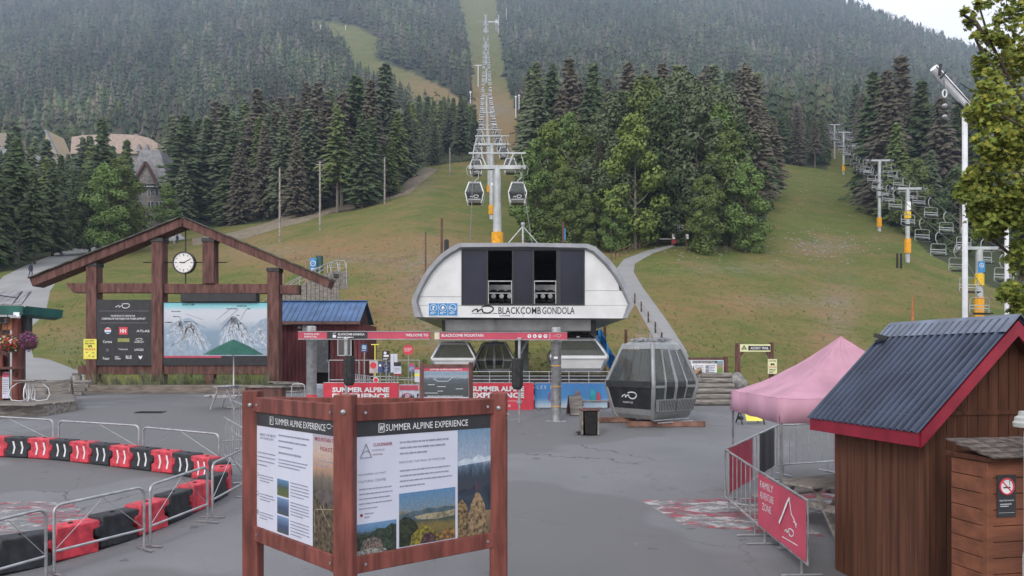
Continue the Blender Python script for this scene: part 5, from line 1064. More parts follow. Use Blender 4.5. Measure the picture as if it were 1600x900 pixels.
def st(s, px, py, w_, h_, m=BLACK, bold=0.): x, z = P(px, py); text(s, m, t, (x, -.026, z), w_ * Y / F, h_ * Y / F, bold=bold)
st('WHISTLER BLACKCOMB', 757, 489.8, 40, 1.8, BLACK, .01); st('BLACKCOMB', 812, 485.3, 66.5, 11, CHAR, .012); st('GONDOLA', 872.5, 485.3, 50.5, 11, CHAR, .010); st('LOWER', 789, 493.3, 17, 2.3, BLACK, .02)
# underside and legs
part('underbeam', mat('grey_underbelly', (.50, .505, .505), .6, var=.1, scale=1.5), t, (692, 498, 772.6, 516), (774.6, 498, 926, 516), P=P, ya=.8, yb=11); part('underbeam_edge', DARKST, t, (692, 516, 930, 518), P=P, ya=.6, yb=11.2)
part('bracket_post', STEEL, t, (772, 500, 776.5, 520), P=P, ya=.7, yb=.9); part('bracket_post', DARKST, t, (688.5, 499, 693, 518), P=P, ya=.7, yb=.95); part('bracket_post', DARKST, t, (927, 499, 934, 524), P=P, ya=.7, yb=.95)
part('column', mat('green_grey_column', (.16, .18, .16), .8, var=.1), t, (812, 516, 828.5, 612), P=P, ya=3.2, yb=4.4, bevel=.05); part('column', MATS['green_grey_column'], t, (806, 516, 830, 612), P=P, ya=10, yb=11.2, bevel=.05)
b = MB(); a, c = P(826, 531), P(815, 552); b.beam((a[0], 3, a[1]), (c[0], 3, c[1]), .12, .12); b.build('strut', STEEL, t)
b = MB(); r = random.Random(4)
for i in range(26): px, py = r.uniform(883, 926), r.uniform(516, 531); a = P(px, py); px2, py2 = px + r.uniform(-9, 9), py + r.uniform(-7, 7); c = P(px2, py2); b.beam((a[0], r.uniform(.9, 2.5), a[1]), (c[0], r.uniform(.9, 2.5), c[1]), .06, .08)
b.build('tyre_conveyor', DARKST, t)
for px in (886, 896, 906, 916, 925): x, z = P(px, 527); o = MB().lathe([(.08, -.08), (.20, -.08), (.22, 0), (.20, .08), (.08, .08)], n=14).build('drive_tyre', RUBBER, t); o.location = (x, 1.2, z); o.rotation_euler = (math.radians(90), 0, 0)
# antenna tripod standing on the roof
tt = thing('roof_tripod', 'grey steel tripod mast standing on the station roof', 'mast', at(817, 381, 44)); z_ = 30 * 44 / F
for dx, dy in ((-.85, -.3), (.85, -.3), (0, .8)): MB().tube([(dx, dy, 0), (0, 0, z_ - .1)], .035, 6).build('leg', GALV, tt)
MB().tube([(0, 0, 0), (0, 0, z_ + .1)], .06, 8).build('mast', GALV, tt); MB().lathe([(.09, z_ - .1), (.12, z_), (.12, z_ + .12), (0, z_ + .14)], n=12).build('head', GALV, tt)

# ------------------------------------------------------------------ gondola cabins
def half(z): return float(np.interp(z, [0, .13, .95, 1.10, 2.06, 2.22, 2.30], [.72, .80, .97, .97, .66, .60, .45]))
def cabin(label, loc, rz, scale=1., detail=2, group='gondola cabins', dark=True, cat='gondola cabin', fm=None):
    t = thing('gondola_cabin', label, cat, loc, rz, group); t.scale = (scale,) * 3
    dirs = [((0, -1), (1, 0)), ((1, 0), (0, 1)), ((0, 1), (-1, 0)), ((-1, 0), (0, -1))]
    def q(s, a, z, off=0): 
        (nx_, ny_), (tx, ty) = dirs[s]; hh = half(z) + off; w_ = (half(z) - .05) * a; return (nx_ * hh + tx * w_, ny_ * hh + ty * w_, z)
    def panel(name, s, zs, a0, a1, m, off=0., par=None, th=.03):
        b = MB(); n_ = len(zs); (nx_, ny_), _ = dirs[s]; vs = [q(s, a0, z, off) for z in zs] + [q(s, a1, z, off) for z in zs]; back = [(x - nx_ * th, y - ny_ * th, z) for x, y, z in vs]
        N2 = 2 * n_; fs = [(i, i + 1, i + 1 + n_, i + n_) for i in range(n_ - 1)] + [(N2 + i, N2 + i + n_, N2 + i + 1 + n_, N2 + i + 1) for i in range(n_ - 1)] + [(i, N2 + i, N2 + i + 1, i + 1) for i in range(n_ - 1)] + [(n_ + i, n_ + i + 1, N2 + n_ + i + 1, N2 + n_ + i) for i in range(n_ - 1)] + [(0, n_, N2 + n_, N2), (n_ - 1, N2 + n_ - 1, N2 + 2 * n_ - 1, 2 * n_ - 1)]
        return b.add(vs + back, fs).build(name, m, par or t)
    ZS = [0, .13, .95, 1.10, 2.06, 2.22]
    b = MB()
    for (sx, sy) in ((-1, -1), (1, -1), (1, 1), (-1, 1)): b.tube([(sx * (half(z) - .03), sy * (half(z) - .03), z) for z in ZS], .065, 8)
    b.build('frame', fm or (CABG if dark else GALV), t, smooth=50)
    b = MB(); w_ = .58; b.box((0, 0, .05), (2 * w_, 2 * w_, .10)); b.build('floor', DARKST, t)
    b = MB(); vs = []
    for z, k_ in ((2.06, .67), (2.20, .62), (2.30, .42)): vs += [(-k_, -k_, z), (k_, -k_, z), (k_, k_, z), (-k_, k_, z)]
    b.add(vs, [(i, (i + 1) % 4, (i + 1) % 4 + 4, i + 4) for i in range(4)] + [(i + 4, (i + 1) % 4 + 4, (i + 1) % 4 + 8, i + 8) for i in range(4)] + [(8, 9, 10, 11)]); b.build('roof', CABG, t)
    for s in (0, 2):      # end faces
        panel('sill_panel', s, [0, .13, .30], -.95, .95, CABG); panel('end_panel', s, [.30, .95, .98], -.95, .95, CABK if dark else WHITEP, .004); o = panel('end_window', s, [1.10, 2.04], -.93, .93, CGLASS); panel('bumper', s, [.93, 1.12], -1.0, 1.0, DARKST if dark else WHITEP, .05, th=.09)
    for s in (1, 3):      # sides with doors
        panel('sill_panel', s, [0, .13, .34], -.95, .95, CABG); panel('side_window', s, [.36, .95, 1.10, 2.04], -.95, -.56, CGLASS); panel('side_window', s, [.36, .95, 1.10, 2.04], .56, .95, CGLASS)
        for a0, a1 in ((-.50, -.03), (.03, .50)):
            d = panel('door', s, [.36, .95, 1.10, 2.04], a0, a1, CGLASS, .012)
            for e in (a0, a1): panel('door_stile', s, [.36, .95, 1.10, 2.04], e - .035, e + .035, CABG, .02, d)
            panel('door_kick_panel', s, [.62, .95, 1.06], a0, a1, CABK, .018, d)
        panel('window_rail', s, [.93, 1.0], -.95, .95, CABG, .004)
    if detail >= 2:
        for s in (1,):
            for a0, a1 in ((-.97, -.06), (.06, .97)):
                o = panel('ski_rack', s, [.24, .60], a0, a1, CABG, .15, th=.12)
                for k_ in range(11): e = a0 + (a1 - a0) * (k_ + .5) / 11; panel('slot', s, [.27, .57], e - .012, e + .012, PADK, .156, o, th=.01)
            b = MB(); (nx_, ny_), (tx, ty) = dirs[s]; b.tube([(nx_ * .95, ty * -.75, -.08), (nx_ * .95, ty * .75, -.08)], .02, 6); b.tube([(nx_ * .80, ty * -.75, -.02), (nx_ * .80, ty * .75, -.02)], .02, 6); b.build('step_rail', GALV, t)
        b = MB(); b.box((0, 0, 2.36), (.95, .12, .10)); b.box((0, 0, 2.36), (.12, .95, .10))
        for x in (-.35, -.1, .2, .4): b.box((x, -.35, 2.34), (.12, .22, .08))
        for x in (-.38, .3): b.box((x, .25, 2.35), (.25, .12, .1))
        b.tube([(.15, -.2, 2.3), (.15, -.2, 2.55)], .03, 6); b.tube([(-.42, -.42, 2.36), (.42, -.42, 2.36), (.42, .42, 2.36), (-.42, .42, 2.36)], .025, 6, closed=True); b.build('roof_gear', STEEL, t)
        b = MB(); b.box((0, -.45, .52), (1.2, .30, .06)); b.box((0, .45, .52), (1.2, .30, .06)); b.box((0, -.62, .80), (1.2, .05, .5)); b.box((0, .62, .80), (1.2, .05, .5)); b.build('bench', PADK, t)
    return t, q
def hang(t, m=GALV, top=1.5):
    b = MB(); b.tube([(0, 0, 2.25), (0, 0, 2.5), (.38, 0, 2.75), (.42, 0, 3.2), (.12, 0, 2.25 + top), (0, 0, 2.25 + top)], .05, 7); b.build('hanger_arm', m, t, smooth=60); b = MB(); b.box((0, 0, 2.25 + top), (.22, .5, .18)); b.build('grip', STEEL, t)
q0 = ground(1015, 668); q0 = Vector(((1010 - 800) / F * 22.3, 22.6, float(plaza_z(22.6)) + .17))
t, qf = cabin('retired grey gondola cabin standing on timber skids with ski racks on its side', (q0.x + .22, q0.y + .1, q0.z), math.radians(-53), 1.0, 2, 'gondola cabins')
o = logo(WHITE, t, 0, 0, .62, 0, 'logo'); o.location = (.0, -.945, .68); o.rotation_euler = (math.radians(11.7), 0, 0)
text('WHISTLER', WHITE, t, (-.10, -.905, .48), .42, .055, rx=101.7); o = text('111', WHITE, t, (.05, -.665, 2.09), .14, .09, bold=.01)
for dx, dy, L_ in ((-1.25, .2, 1.3), (.15, -.62, 2.3)):
    s_ = MB().box((0, 0, .08), (L_, .16, .15)).build('timber_skid', mat('skid_timber', (.22, .12, .09), .85, var=.25, scale=4)); s_.location = (q0.x + .35 + dx, q0.y - .05 + dy, float(plaza_z(q0.y + dy))); s_.rotation_euler = (0, 0, math.radians(2)); tag(s_, 'reddish timber skid under the left rear of the retired cabin' if dx < 0 else 'long reddish timber skid under the front of the retired cabin', 'timber', 'timber skids')
PZ = 1.75
def stcab(px, py_base, Y_, rz, sc, lab, dark=False):
    x = (px - 800) / F * Y_; z = CH + (HY - py_base) / F * Y_; t, _ = cabin(lab, (x, Y_, z), rz, sc, 1, dark=dark)
    b = MB(); b.box((0, 0, 2.40), (1.5, .10, .08)); b.box((0, 0, 2.34), (.10, 1.2, .1)); b.tube([(0, 0, 2.3), (0, 0, 2.75)], .05, 6)
    for s_ in (-.6, -.3, .3, .6): b.box((s_, 0, 2.44), (.14, .3, .08))
    b.build('roof_gear', STEEL, t); t.scale = (sc, sc, .66 * (1.08 if sc > 1.2 else 1)); return t
stcab(711, 583, 36.2, 0, 1.08, 'white framed cabin parked left inside the station'); stcab(773, 583, 37.4, 0, .98, 'middle cabin in the station with its split doors facing out').rotation_euler.z = math.radians(90)
stcab(901, 582, 35.6, 0, 1.36, 'widest cabin parked at the right side of the station')

o = MB().box((0, 0, 0), (9.5, 4.5, .5)).build('platform', DARKST); o.location = at(815, 594, 37.2); tag(o, 'dark loading platform under the cabins inside the station', 'platform')
# ------------------------------------------------------------------ overhead welcome sign
Y = 22.8; gz_ = float(plaza_z(Y))
P = lambda px, py: ((px - 678) * Y / F, CH + (HY - py) / F * Y - gz_)
t = thing('overhead_sign', 'long overhead welcome sign beam in faded red carried by two grey pillars', 'sign', (at(678, 0, Y).x, Y, gz_))
for px, top, red in ((483.7, 509, 1), (869.7, 511, 0)):
    x, _ = P(px, 0); zt_ = P(0, top)[1]; zc_ = P(0, 533 if red else 535)[1]; b = MB(); b.lathe([(.155, 0), (.155, zc_ - .02), (.17, zc_), (.17, zc_ + .05), (.145, zc_ + .07), (.145, zt_ - .015), (.12, zt_)], (x, .22, 0), 20); p_ = b.build('pillar', GALV, t, smooth=40)
    b = MB(); b.box((x, .22, .012), (.62, .5, .024)); b.build('base_plate', GALV, p_)
    if red: b = MB(); b.lathe([(.158, 0), (.158, P(0, 617)[1])], (x, .22, 0), 20); b.build('red_band', REDP, p_)
    else:
        for py in (571.5, 604, 635): b = MB(); b.lathe([(.159, P(0, py)[1] - .012), (.159, P(0, py)[1] + .012)], (x, .22, 0), 20); b.build('orange_strap', ORANGE, p_)
        b = MB(); a = P(868.5, 559); b.box((a[0], .055, a[1]), (.12, .01, .07)); b.build('sticker', WHITE, p_)
for (x0, x1, dy) in ((467, 672, 0), (679, 886, 1.)):
    bm_ = part('sign_beam', PINKR, t, (x0, 518 + dy, x1, 530 + dy), P=P, ya=-.08, yb=.08, bevel=.006); part('beam_edge', STEEL, bm_, (x0, 517.4 + dy, x1, 518.6 + dy), (x0, 529.5 + dy, x1, 530.7 + dy), P=P, ya=-.095, yb=.095)
    if x0 < 600:
        part('charcoal_field', CHAR, bm_, (512, 518.8, 575, 529.4), P=P, ya=-.086, yb=-.07)
        def ss(s, px, py, w_, h_, bold=.015, m=WHITE): x, z = P(px, py); text(s, m, bm_, (x, -.09, z), w_ * Y / F, h_ * Y / F, bold=bold)
        ss('TICKETS AND', 488, 522.2, 24, 2.7); ss('RENTAL', 487, 526.2, 20, 2.7); ss('BLACKCOMB GONDOLA', 550, 522.5, 41, 3.2, .02); ss('WELCOME TO', 652, 523.8, 35, 4.2, .02)
        b = MB(); x, z = P(523.5, 524.5); b.box((x, -.09, z - .02), (.10, .006, .08)); b.ribbon([(x - .04, z + .03), (x - .03, z + .07), (x + .04, z + .08)], .012, -.09); b.build('cabin_symbol', WHITE, bm_); x, z = P(541, 526.6); textlines(bm_, WHITE, x - .25, x + .25, z, z - .02, 1, -.09, .03)
    else:
        def ss(s, px, py, w_, h_, bold=.015, m=WHITE): x, z = P(px, py); text(s, m, bm_, (x, -.09, z), w_ * Y / F, h_ * Y / F, bold=bold)
        part('pale_block', mat('cream_block', (.62, .60, .45), .6), bm_, (679.5, 519.6, 687, 530), P=P, ya=-.088, yb=-.07); ss('BLACKCOMB MOUNTAIN', 723, 524.2, 65, 4.6, .02); x, z = P(735, 530); 
        for i, px in enumerate((827, 835.5, 843.5, 852)): x, z = P(px, 525.3); o = MB().lathe([(.058, 0), (.058, .006)], n=16).build('pictogram', WHITE, bm_); o.location = (x, -.084, z); o.rotation_euler = (math.radians(90), 0, 0); bb = MB(); bb.beam((-.02, -.02, .009), (.02, .025, .009), .014, .003); bb.box((0, .0, .009), (.016, .05, .003)); bb.build('mark', MAROON, o) if 0 else None
        b = MB(); 
        for i, px in enumerate((827, 835.5, 843.5, 852)):
            x, z = P(px, 525.3)
            for j in range(3): b.beam((x + rnd.uniform(-.03, .03), -.092, z + rnd.uniform(-.03, .03)), (x + rnd.uniform(-.03, .03), -.092, z + rnd.uniform(-.03, .03)), .012, .003, up=(0, 1, 0))
        b.build('pictogram_figures', MAROON, bm_); x, z = P(859, 525.3); MB().box((x, -.088, z), (.012, .006, .15)).build('divider', WHITE, bm_); logo(WHITE, bm_, *P(870.5, 525), 12 * Y / F, -.09)
for px, pole_px, y0, y1, lab in ((545.5, 541, 556, 602, 'left dark foam padded pole below the welcome beam'), (808.3, 811.5, 560, 608, 'right dark foam padded pole below the blackcomb mountain beam')):
    q_ = at(pole_px, 0, Y - .25); tt = thing('padded_pole', lab, 'padded pole', (q_.x, Y - .25, gz_), 0, 'padded poles'); zt_ = P(0, 531)[1]; zz1, zz0 = P(0, y0)[1], P(0, y1)[1]; dx = (px - pole_px) * Y / F
    MB().tube([(0, 0, zz0 - .42), (0, 0, zt_)], .045, 10).build('pole', GALV, tt, smooth=50); b = MB(); b.box((0, .12, zt_ + .03), (.12, .36, .06)); b.build('beam_bracket', GALV, tt)
    b = MB(); b.lathe([(.10, zz0 - .0), (.15, zz0 + .06), (.165, zz0 + .12), (.165, zz1 - .05), (.155, zz1), (.05, zz1 + .01)], (dx, 0, 0), 14); b.build('foam_pad', PADK, tt, smooth=35); b = MB()
    for i in range(7): a = 6.283 * i / 7; b.beam((dx + .165 * math.cos(a), .165 * math.sin(a), zz0 + .1), (dx + .165 * math.cos(a), .165 * math.sin(a), zz1 - .05), .012, .012)
    b.build('pad_seams', RUBBER, tt); MB().lathe([(.05, zz0 - .44), (.08, zz0 - .42), (.08, zz0 - .38), (.05, zz0 - .36)], n=12).build('end_flange', GALV, tt); MB().tube([(0, 0, 0), (0, 0, zz0 - .40)], .03, 8).build('lower_pole', GALV, tt)
# ------------------------------------------------------------------ banners on barriers before the station
def Pl(px0, Y, z0): return lambda px, py: ((px - px0) * Y / F, CH + (HY - py) / F * Y - z0)
def banner_barrier(x0, x1, top, bot, Y, m, label):
    z0 = float(plaza_z(Y)); P = Pl(x0, Y, z0); t = thing('banner_barrier', label, 'barrier', (at(x0, 0, Y).x, Y, z0), 0, 'banner barriers before the station'); W_ = (x1 - x0) * Y / F; zt_ = P(0, top)[1]; zb = P(0, bot)[1]
    b = MB(); b.tube([(.01, .03, .12), (.01, .03, zt_), (W_ - .01, .03, zt_), (W_ - .01, .03, .12)], .018, 6, closed=True); b.build('frame', GALV, t)
    for x in (.12, W_ - .12): b = MB(); b.tube([(x, .03, .12), (x, .03, .02)], .015, 6); b.box((x, .03, .012), (.05, .5, .02)); b.build('leg', GALV, t)
    b = MB(); n_ = 12; vs = []
    for i in range(n_ + 1): xx = W_ * i / n_; yy_ = .012 * math.sin(i * 1.9); vs += [(xx, yy_, zb), (xx, yy_, zt_ - .01)]
    b.add(vs, [(2 * i, 2 * i + 2, 2 * i + 3, 2 * i + 1) for i in range(n_)]); o = b.build('banner', m, t); md = o.modifiers.new('s', 'SOLIDIFY'); md.thickness = .005; return t, P, o
def tx(par, P, y, s, px, py, w_, h_, Y, m=WHITE, bold=.02): x, z = P(px, py); return text(s, m, par, (x, y, z), w_ * Y / F, h_ * Y / F, bold=bold)
Y = 25.4
t, P, o = banner_barrier(505, 623, 598, 643, Y, REDP, 'red summer alpine experience banner on a barrier, left one'); tx(o, P, -.03, 'SUMMER ALPINE', 564, 609, 89, 8, Y, bold=.045); tx(o, P, -.03, 'EXPERIENCE', 564, 619, 89, 8.6, Y, bold=.05)
t, P, o = banner_barrier(624, 668, 601, 643, Y, DIMWHITE, 'white and red no smoking banner beside the small map stand'); part('red_header', PINKR, o, (624.5, 602, 660, 609.5), P=P, ya=-.03, yb=-.022); tx(o, P, -.035, 'D', 655.5, 606, 3, 5, Y); tx(o, P, -.032, 'F', 653.5, 618, 3.4, 6, Y, BLACK, .04)
b = MB(); x, z = P(636, 618.5); b.tube([(x + .11 * math.cos(a), -.03, z + .09 * math.sin(a)) for a in np.linspace(0, 6.28, 19)[:-1]], .010, 5, closed=True); b.beam((x - .08, -.03, z + .06), (x + .08, -.03, z - .06), .016, .004, up=(0, 1, 0)); b.build('prohibition_ring', REDP, o)
b = MB()
for px in (627, 629.5, 632, 641, 643.5, 646): x, z = P(px, 624); hh_ = .12 + .05 * ((px * 7) % 3); b.prism([(x - .04, z), (x + .04, z), (x, z + hh_)], -.028, -.03)
b.build('tree_symbols', BLACK, o)
t, P, o = banner_barrier(724, 834, 598, 642, Y, REDP, 'red summer alpine experience banner on a barrier, right one'); tx(o, P, -.03, 'SUMMER ALPINE', 778, 607.5, 82, 8, Y, bold=.045); tx(o, P, -.03, 'EXPERIENCE', 778, 617.5, 82, 8.6, Y, bold=.05); x, z = P(778, 626.5); MB().box((x, -.03, z), (1.7, .004, .012)).build('rule', WHITE, o); tx(o, P, -.03, 'n', 796, 634, 3, 4, Y)
t, P, o = banner_barrier(835.5, 949, 598.5, 637, Y + .2, PIC_SKY, 'blue sky banner with riders on a barrier at the station'); tx(o, P, -.03, 'L E S   D', 852, 605, 26, 5, Y, MATS['map_snow_print'], .0)
b = MB(); r = random.Random(8)
def fig(b, P, px, pyb, h_, Yy, y=-.03):
    x, z = P(px, pyb); k_ = h_ * Yy / F; b.prism([(x - .16 * k_, z), (x + .16 * k_, z), (x + .2 * k_, z + .55 * k_), (x + .10 * k_, z + .8 * k_), (x - .10 * k_, z + .8 * k_), (x - .2 * k_, z + .55 * k_)], y - .001, y + .001); b.prism([(x + .12 * k_ * math.cos(a), z + .9 * k_ + .12 * k_ * math.sin(a)) for a in np.linspace(0, 6.28, 9)[:-1]], y - .001, y + .001)
fig(b, P, 903, 632, 20, Y); fig(b, P, 935, 628, 16, Y); b.build('printed_figure', PINKR, o); b = MB(); fig(b, P, 925, 627, 19, Y, -.033); fig(b, P, 928, 626, 17, Y, -.034); b.build('printed_figure', mat('teal_print', (.05, .35, .42), .5), o); b = MB(); fig(b, P, 901, 634, 24, Y, -.034); b.prism([P(*q) for q in [(896, 634), (912, 634), (910, 624), (900, 619)]], -.036, -.037); b.build('printed_figure', GREYW, o)
b = MB(); x, z = P(861, 620); b.tube([(x + .09 * math.cos(a), -.03, z + .13 * math.sin(a)) for a in np.linspace(1, 5.3, 12)], .015, 5); b.build('printed_letter', REDP, o)
o = MB().box((0, 0, .12), (3.2, .3, .24)).build('timber_edge', WOODB); o.location = at(880, 0, 26.1); o.location.z = 1.3; tag(o, 'brown timber edge at the foot of the blue banner', 'timber edge')
# small map stand
Y = 21.; z0 = float(plaza_z(Y)); P = Pl(698, Y, z0); t = thing('map_stand', 'brown framed summit map stand headed in red behind the kiosk', 'map stand', (at(698, 0, Y).x, Y, z0))
for x0, x1 in ((656, 662), (732.5, 739)): part('post', WOODB, t, (x0, 566, x1, 665), P=P, ya=-.06, yb=.06, bevel=.01)
part('rail', WOODB, t, (662, 569, 732.5, 574.2), P=P, ya=-.05, yb=.05); part('rail', WOODB, t, (662, 626, 732.5, 631), P=P, ya=-.05, yb=.05); pn = part('map_panel', DIMWHITE, t, (662, 574.2, 732.5, 626), P=P, ya=-.02, yb=.02); part('map_picture', PIC_MAPSUM, pn, (662.5, 580, 732, 620), P=P, ya=-.026, yb=-.018); part('red_header', PINKR, pn, (662.5, 574.6, 732, 580), P=P, ya=-.026, yb=-.018)
tx(pn, P, -.03, 'SUMMER ALPINE EXPERIENCE', 697, 577.3, 50, 2.4, Y); b = MB(); b.ribbon([P(*q) for q in [(678, 592), (684, 595.5), (700, 595.5), (708, 589)]], .012, -.03)
for px, py, w_ in ((674, 601, 10), (690, 604, 13), (718, 607.5, 11), (688, 611, 8), (674, 614, 20)): b.ribbon([P(px - w_ / 2, py), P(px + w_ / 2, py)], .012, -.03)
b.build('map_labels', WHITE, pn); textlines(pn, WHITE, P(668, 0)[0], P(724, 0)[0], P(0, 618.2)[1], P(0, 619.5)[1], 1, -.03, .018)

# ------------------------------------------------------------------ the queue maze: rails, signs, post
def rail_fence(pts, zs, Y0, label, r_=.02, post=1.6, group='steel rail fences'):
    """pts [(px, Y)] ; zs heights of rails"""
    A = gp(*pts[0]); t = thing('rail_fence', label, 'fence', A, 0, group)
    for (a, b_) in zip(pts[:-1], pts[1:]):
        A1_, B1_ = gp(*a), gp(*b_); L = (B1_ - A1_).length; n_ = max(1, int(L / post))
        for z in zs: MB().tube([A1_ - A + Vector((0, 0, z)), B1_ - A + Vector((0, 0, z))], r_, 6).build('rail', GALV, t)
        for i in range(n_ + 1): q = A1_.lerp(B1_, i / n_) - A; MB().tube([q, q + Vector((0, 0, zs[-1]))], r_ * 1.1, 6).build('post', GALV, t)
    return t
rail_fence([(734, 30.5), (951, 30.5)], [.50, .66, .84, .98, 1.16], 0, 'five rail steel fence in front of the parked cabins', .018, .75)
rail_fence([(514, 32), (655, 32)], [.78, 1.62], 0, 'tall two rail steel frame before the red hut', .02, 1.0)
rail_fence([(553, 33), (578, 29.5)], [.5, 1.0], 0, 'short ramp railing right of the red hut door', .02, .45)
rail_fence([(577, 31), (612, 31)], [.5, .95], 0, 'low queue railing under the stop sign', .02, .8)
rail_fence([(612, 31.5), (655, 29)], [.35, .92], 0, 'queue railing running towards the map stand', .02, 1.1)
Ys = 29.
def sign(x0, y0, x1, y1, m, label, marks=(), round_=False, Y=Ys, postm=GALV, name='sign', foot=None):
    c = (x0 + x1) / 2; z0 = float(plaza_z(Y)); P = Pl(c, Y, z0); t = thing('standing_sign', label, 'sign', (at(c, 0, Y).x, Y, z0), 0, 'signs around the queue')
    zt_ = P(0, y0)[1]; MB().tube([(0, .03, 0), (0, .03, zt_ - .03)], .022, 8).build('post', postm, t); MB().lathe([(.16, 0), (.16, .03), (.03, .05)], n=14).build('foot', DARKST, t)
    if round_:
        o = MB().lathe([((x1 - x0) / 2 * Y / F, -.012), ((x1 - x0) / 2 * Y / F, .012)], n=20).build('sign_face', m, t); xx, zz_ = P(c, (y0 + y1) / 2); o.location = (0, -.012, zz_); o.rotation_euler = (math.radians(90), 0, 0)
        f_ = MB().box((0, -.0, zz_), (.02, .03, .02)).build('clip', GALV, t)
    else: o = part('sign_face', m, t, (x0, y0, x1, y1), P=P, ya=-.02, yb=.005)
    for mk in marks:
        if mk[0] == 't': _, s, px, py, w_, h_, mm = mk; x, z = P(px, py); text(s, mm, t, (x, -.032, z), w_ * Y / F, h_ * Y / F, bold=.02)
        elif mk[0] == 'r': _, a, b0, c_, d, mm = mk; part('printed_block', mm, t, (a, b0, c_, d), P=P, ya=-.028, yb=-.018)
        elif mk[0] == 'o': _, px, py, rr, mm = mk; q = MB().lathe([(rr * Y / F, -.003), (rr * Y / F, .003)], n=18).build('printed_disc', mm, t); x, z = P(px, py); q.location = (x, -.030, z); q.rotation_euler = (math.radians(90), 0, 0)
        elif mk[0] == 'l': _, a, b0, c_, d, n_, mm = mk; xa, za = P(a, b0); xb, zb_ = P(c_, d); textlines(t, mm, xa, xb, za, zb_, n_, -.030, .022, seed=int(a))
    return t
sign(564.5, 538, 574, 550, NAVY, 'dark blue square sign with a pale pictogram on a thin post', [('r', 566, 539.5, 572.5, 545.5, mat('pale_blue_print', (.30, .50, .60), .5)), ('l', 566, 546, 572.5, 549, 1, WHITE)])
sign(597.5, 548, 609, 563.5, CHAR, 'black and white cabin symbol sign above the blue signs', [('o', 602, 551.5, 2.2, WHITE), ('r', 599.5, 554.5, 607.5, 557.5, WHITE), ('l', 599, 559, 608, 563, 2, WHITE)])
sign(610.5, 553, 621, 582, DIMWHITE, 'tall blank white board standing in the queue area', [('r', 615.3, 554, 616, 581, GREYT)])
sign(630, 541, 646, 552, REDP, 'round red notice on a thin post', [('l', 632, 543, 644, 549.5, 3, WHITE)], True)
sign(577.5, 563.5, 590.5, 583, mat('beige_board', (.50, .44, .42), .6), 'beige board with a red stop disc', [('o', 583.5, 571, 5, REDP), ('t', 'STOP', 583.5, 571, 8, 3.2, WHITE)])
sign(591, 566, 597, 582, NAVY, 'narrow navy sign between the stop board and a wider navy sign', [('o', 594, 571, 2, WHITE)])
sign(598, 565.5, 609.3, 582.5, NAVY, 'wide navy sign with a white ring below the cabin symbol', [('o', 603.5, 571.5, 4, mat('pale_violet_print', (.45, .45, .62), .5)), ('o', 603.5, 571.5, 2.8, NAVY), ('l', 600, 577, 607, 581, 2, WHITE)], Y=29.2)
sign(615.5, 566, 627, 587, DIMWHITE, 'white rules sign with dark head and maroon foot', [('r', 615.6, 566, 626.9, 572, CHAR), ('r', 615.6, 584, 626.9, 587, MAROON), ('l', 617, 574, 626, 582, 3, GREYT)], Y=28.6)
sign(639.5, 568, 647.5, 580.5, mat('lilac_print', (.22, .22, .42), .5), 'small lilac and pink sign near the map stand', [('r', 640, 568.5, 647, 572, PINKR), ('l', 640, 574, 647, 579, 2, WHITE)])
sign(648, 574, 656, 597, DIMWHITE, 'narrow sign with red, white and yellow fields left of the map stand', [('r', 648, 574, 656, 577.5, PINKR), ('r', 648, 584, 656, 588, YEL), ('l', 649, 579, 655, 583, 2, GREYT)], Y=28.2)
sign(583, 590, 592, 598, WHITE, 'small round stop notice hanging low on the railing', [('o', 587.5, 594, 3.5, REDP), ('t', 'STOP', 587.5, 594, 5, 2, WHITE)], True, Y=27.8)
q = gp(586, 33); t = thing('yellow_marker', 'thin yellow T shaped marker pole behind the queue signs', 'marker', q); zt_ = (560 - 538.5) / F * 33 + 3 - q.z; MB().tube([(0, 0, 0), (0, 0, zt_)], .025, 6).build('pole', YEL, t); MB().tube([(-.17, 0, zt_), (.17, 0, zt_)], .025, 6).build('crossbar', YEL, t)
q = gp(553, 30); t = thing('queue_bollards', 'row of grey queue posts by the ramp', 'posts', q)
for i in range(5): MB().tube([(i * .25, -.1 * i, 0), (i * .25, -.1 * i, .95 - .05 * i)], .035, 8).build('post', GALV, t)
for px, lab in ((497, 'blue grey plastic tub behind the left red banner'),):
    q = gp(px, 26.6); t = thing('round_tub', lab, 'tub', q); MB().lathe([(.42, 0), (.46, .3), (.42, .62), (.36, .74), (.30, .76)], n=18).build('body', mat('blue_grey_cloth', (.22, .26, .30), .8, bump=.3, bscale=8), t, smooth=50); MB().lathe([(.31, .76), (.30, .79), (0, .80)], n=18).build('lid', STEEL, t)
bike_barrier(gp(455, 25), gp(477, 25), 'tube barrier behind the kiosk left of the grey pillar')
# bin, log wall, trail board, arch
q = ground(921, 679); Yb = q.y; t = thing('litter_bin', 'timber framed litter bin with a black sloping front near the display cabin', 'bin', q, math.radians(4)); k_ = Yb / F
for x in (-13, 12): MB().box((x * k_, .0, 19 * k_), (2.6 * k_, .42, 38 * k_)).build('side_panel', GREYW, t, bevel=.005)
MB().box((0, .2, 18 * k_), (23 * k_, .03, 36 * k_)).build('back_panel', GREYW, t); MB().box((0, 0, 39 * k_), (29 * k_, .46, 2.2 * k_)).build('top', WOODB, t, bevel=.004)
b = MB(); b.add([(-8 * k_, -.20, .02), (8 * k_, -.20, .02), (10 * k_, -.24, 36 * k_), (-10 * k_, -.24, 36 * k_), (-8 * k_, .15, .02), (8 * k_, .15, .02), (10 * k_, .18, 36 * k_), (-10 * k_, .18, 36 * k_)], [(0, 1, 2, 3), (4, 5, 6, 7), (0, 1, 5, 4), (1, 2, 6, 5), (2, 3, 7, 6), (3, 0, 4, 7)]); b.build('liner', RUBBER, t)
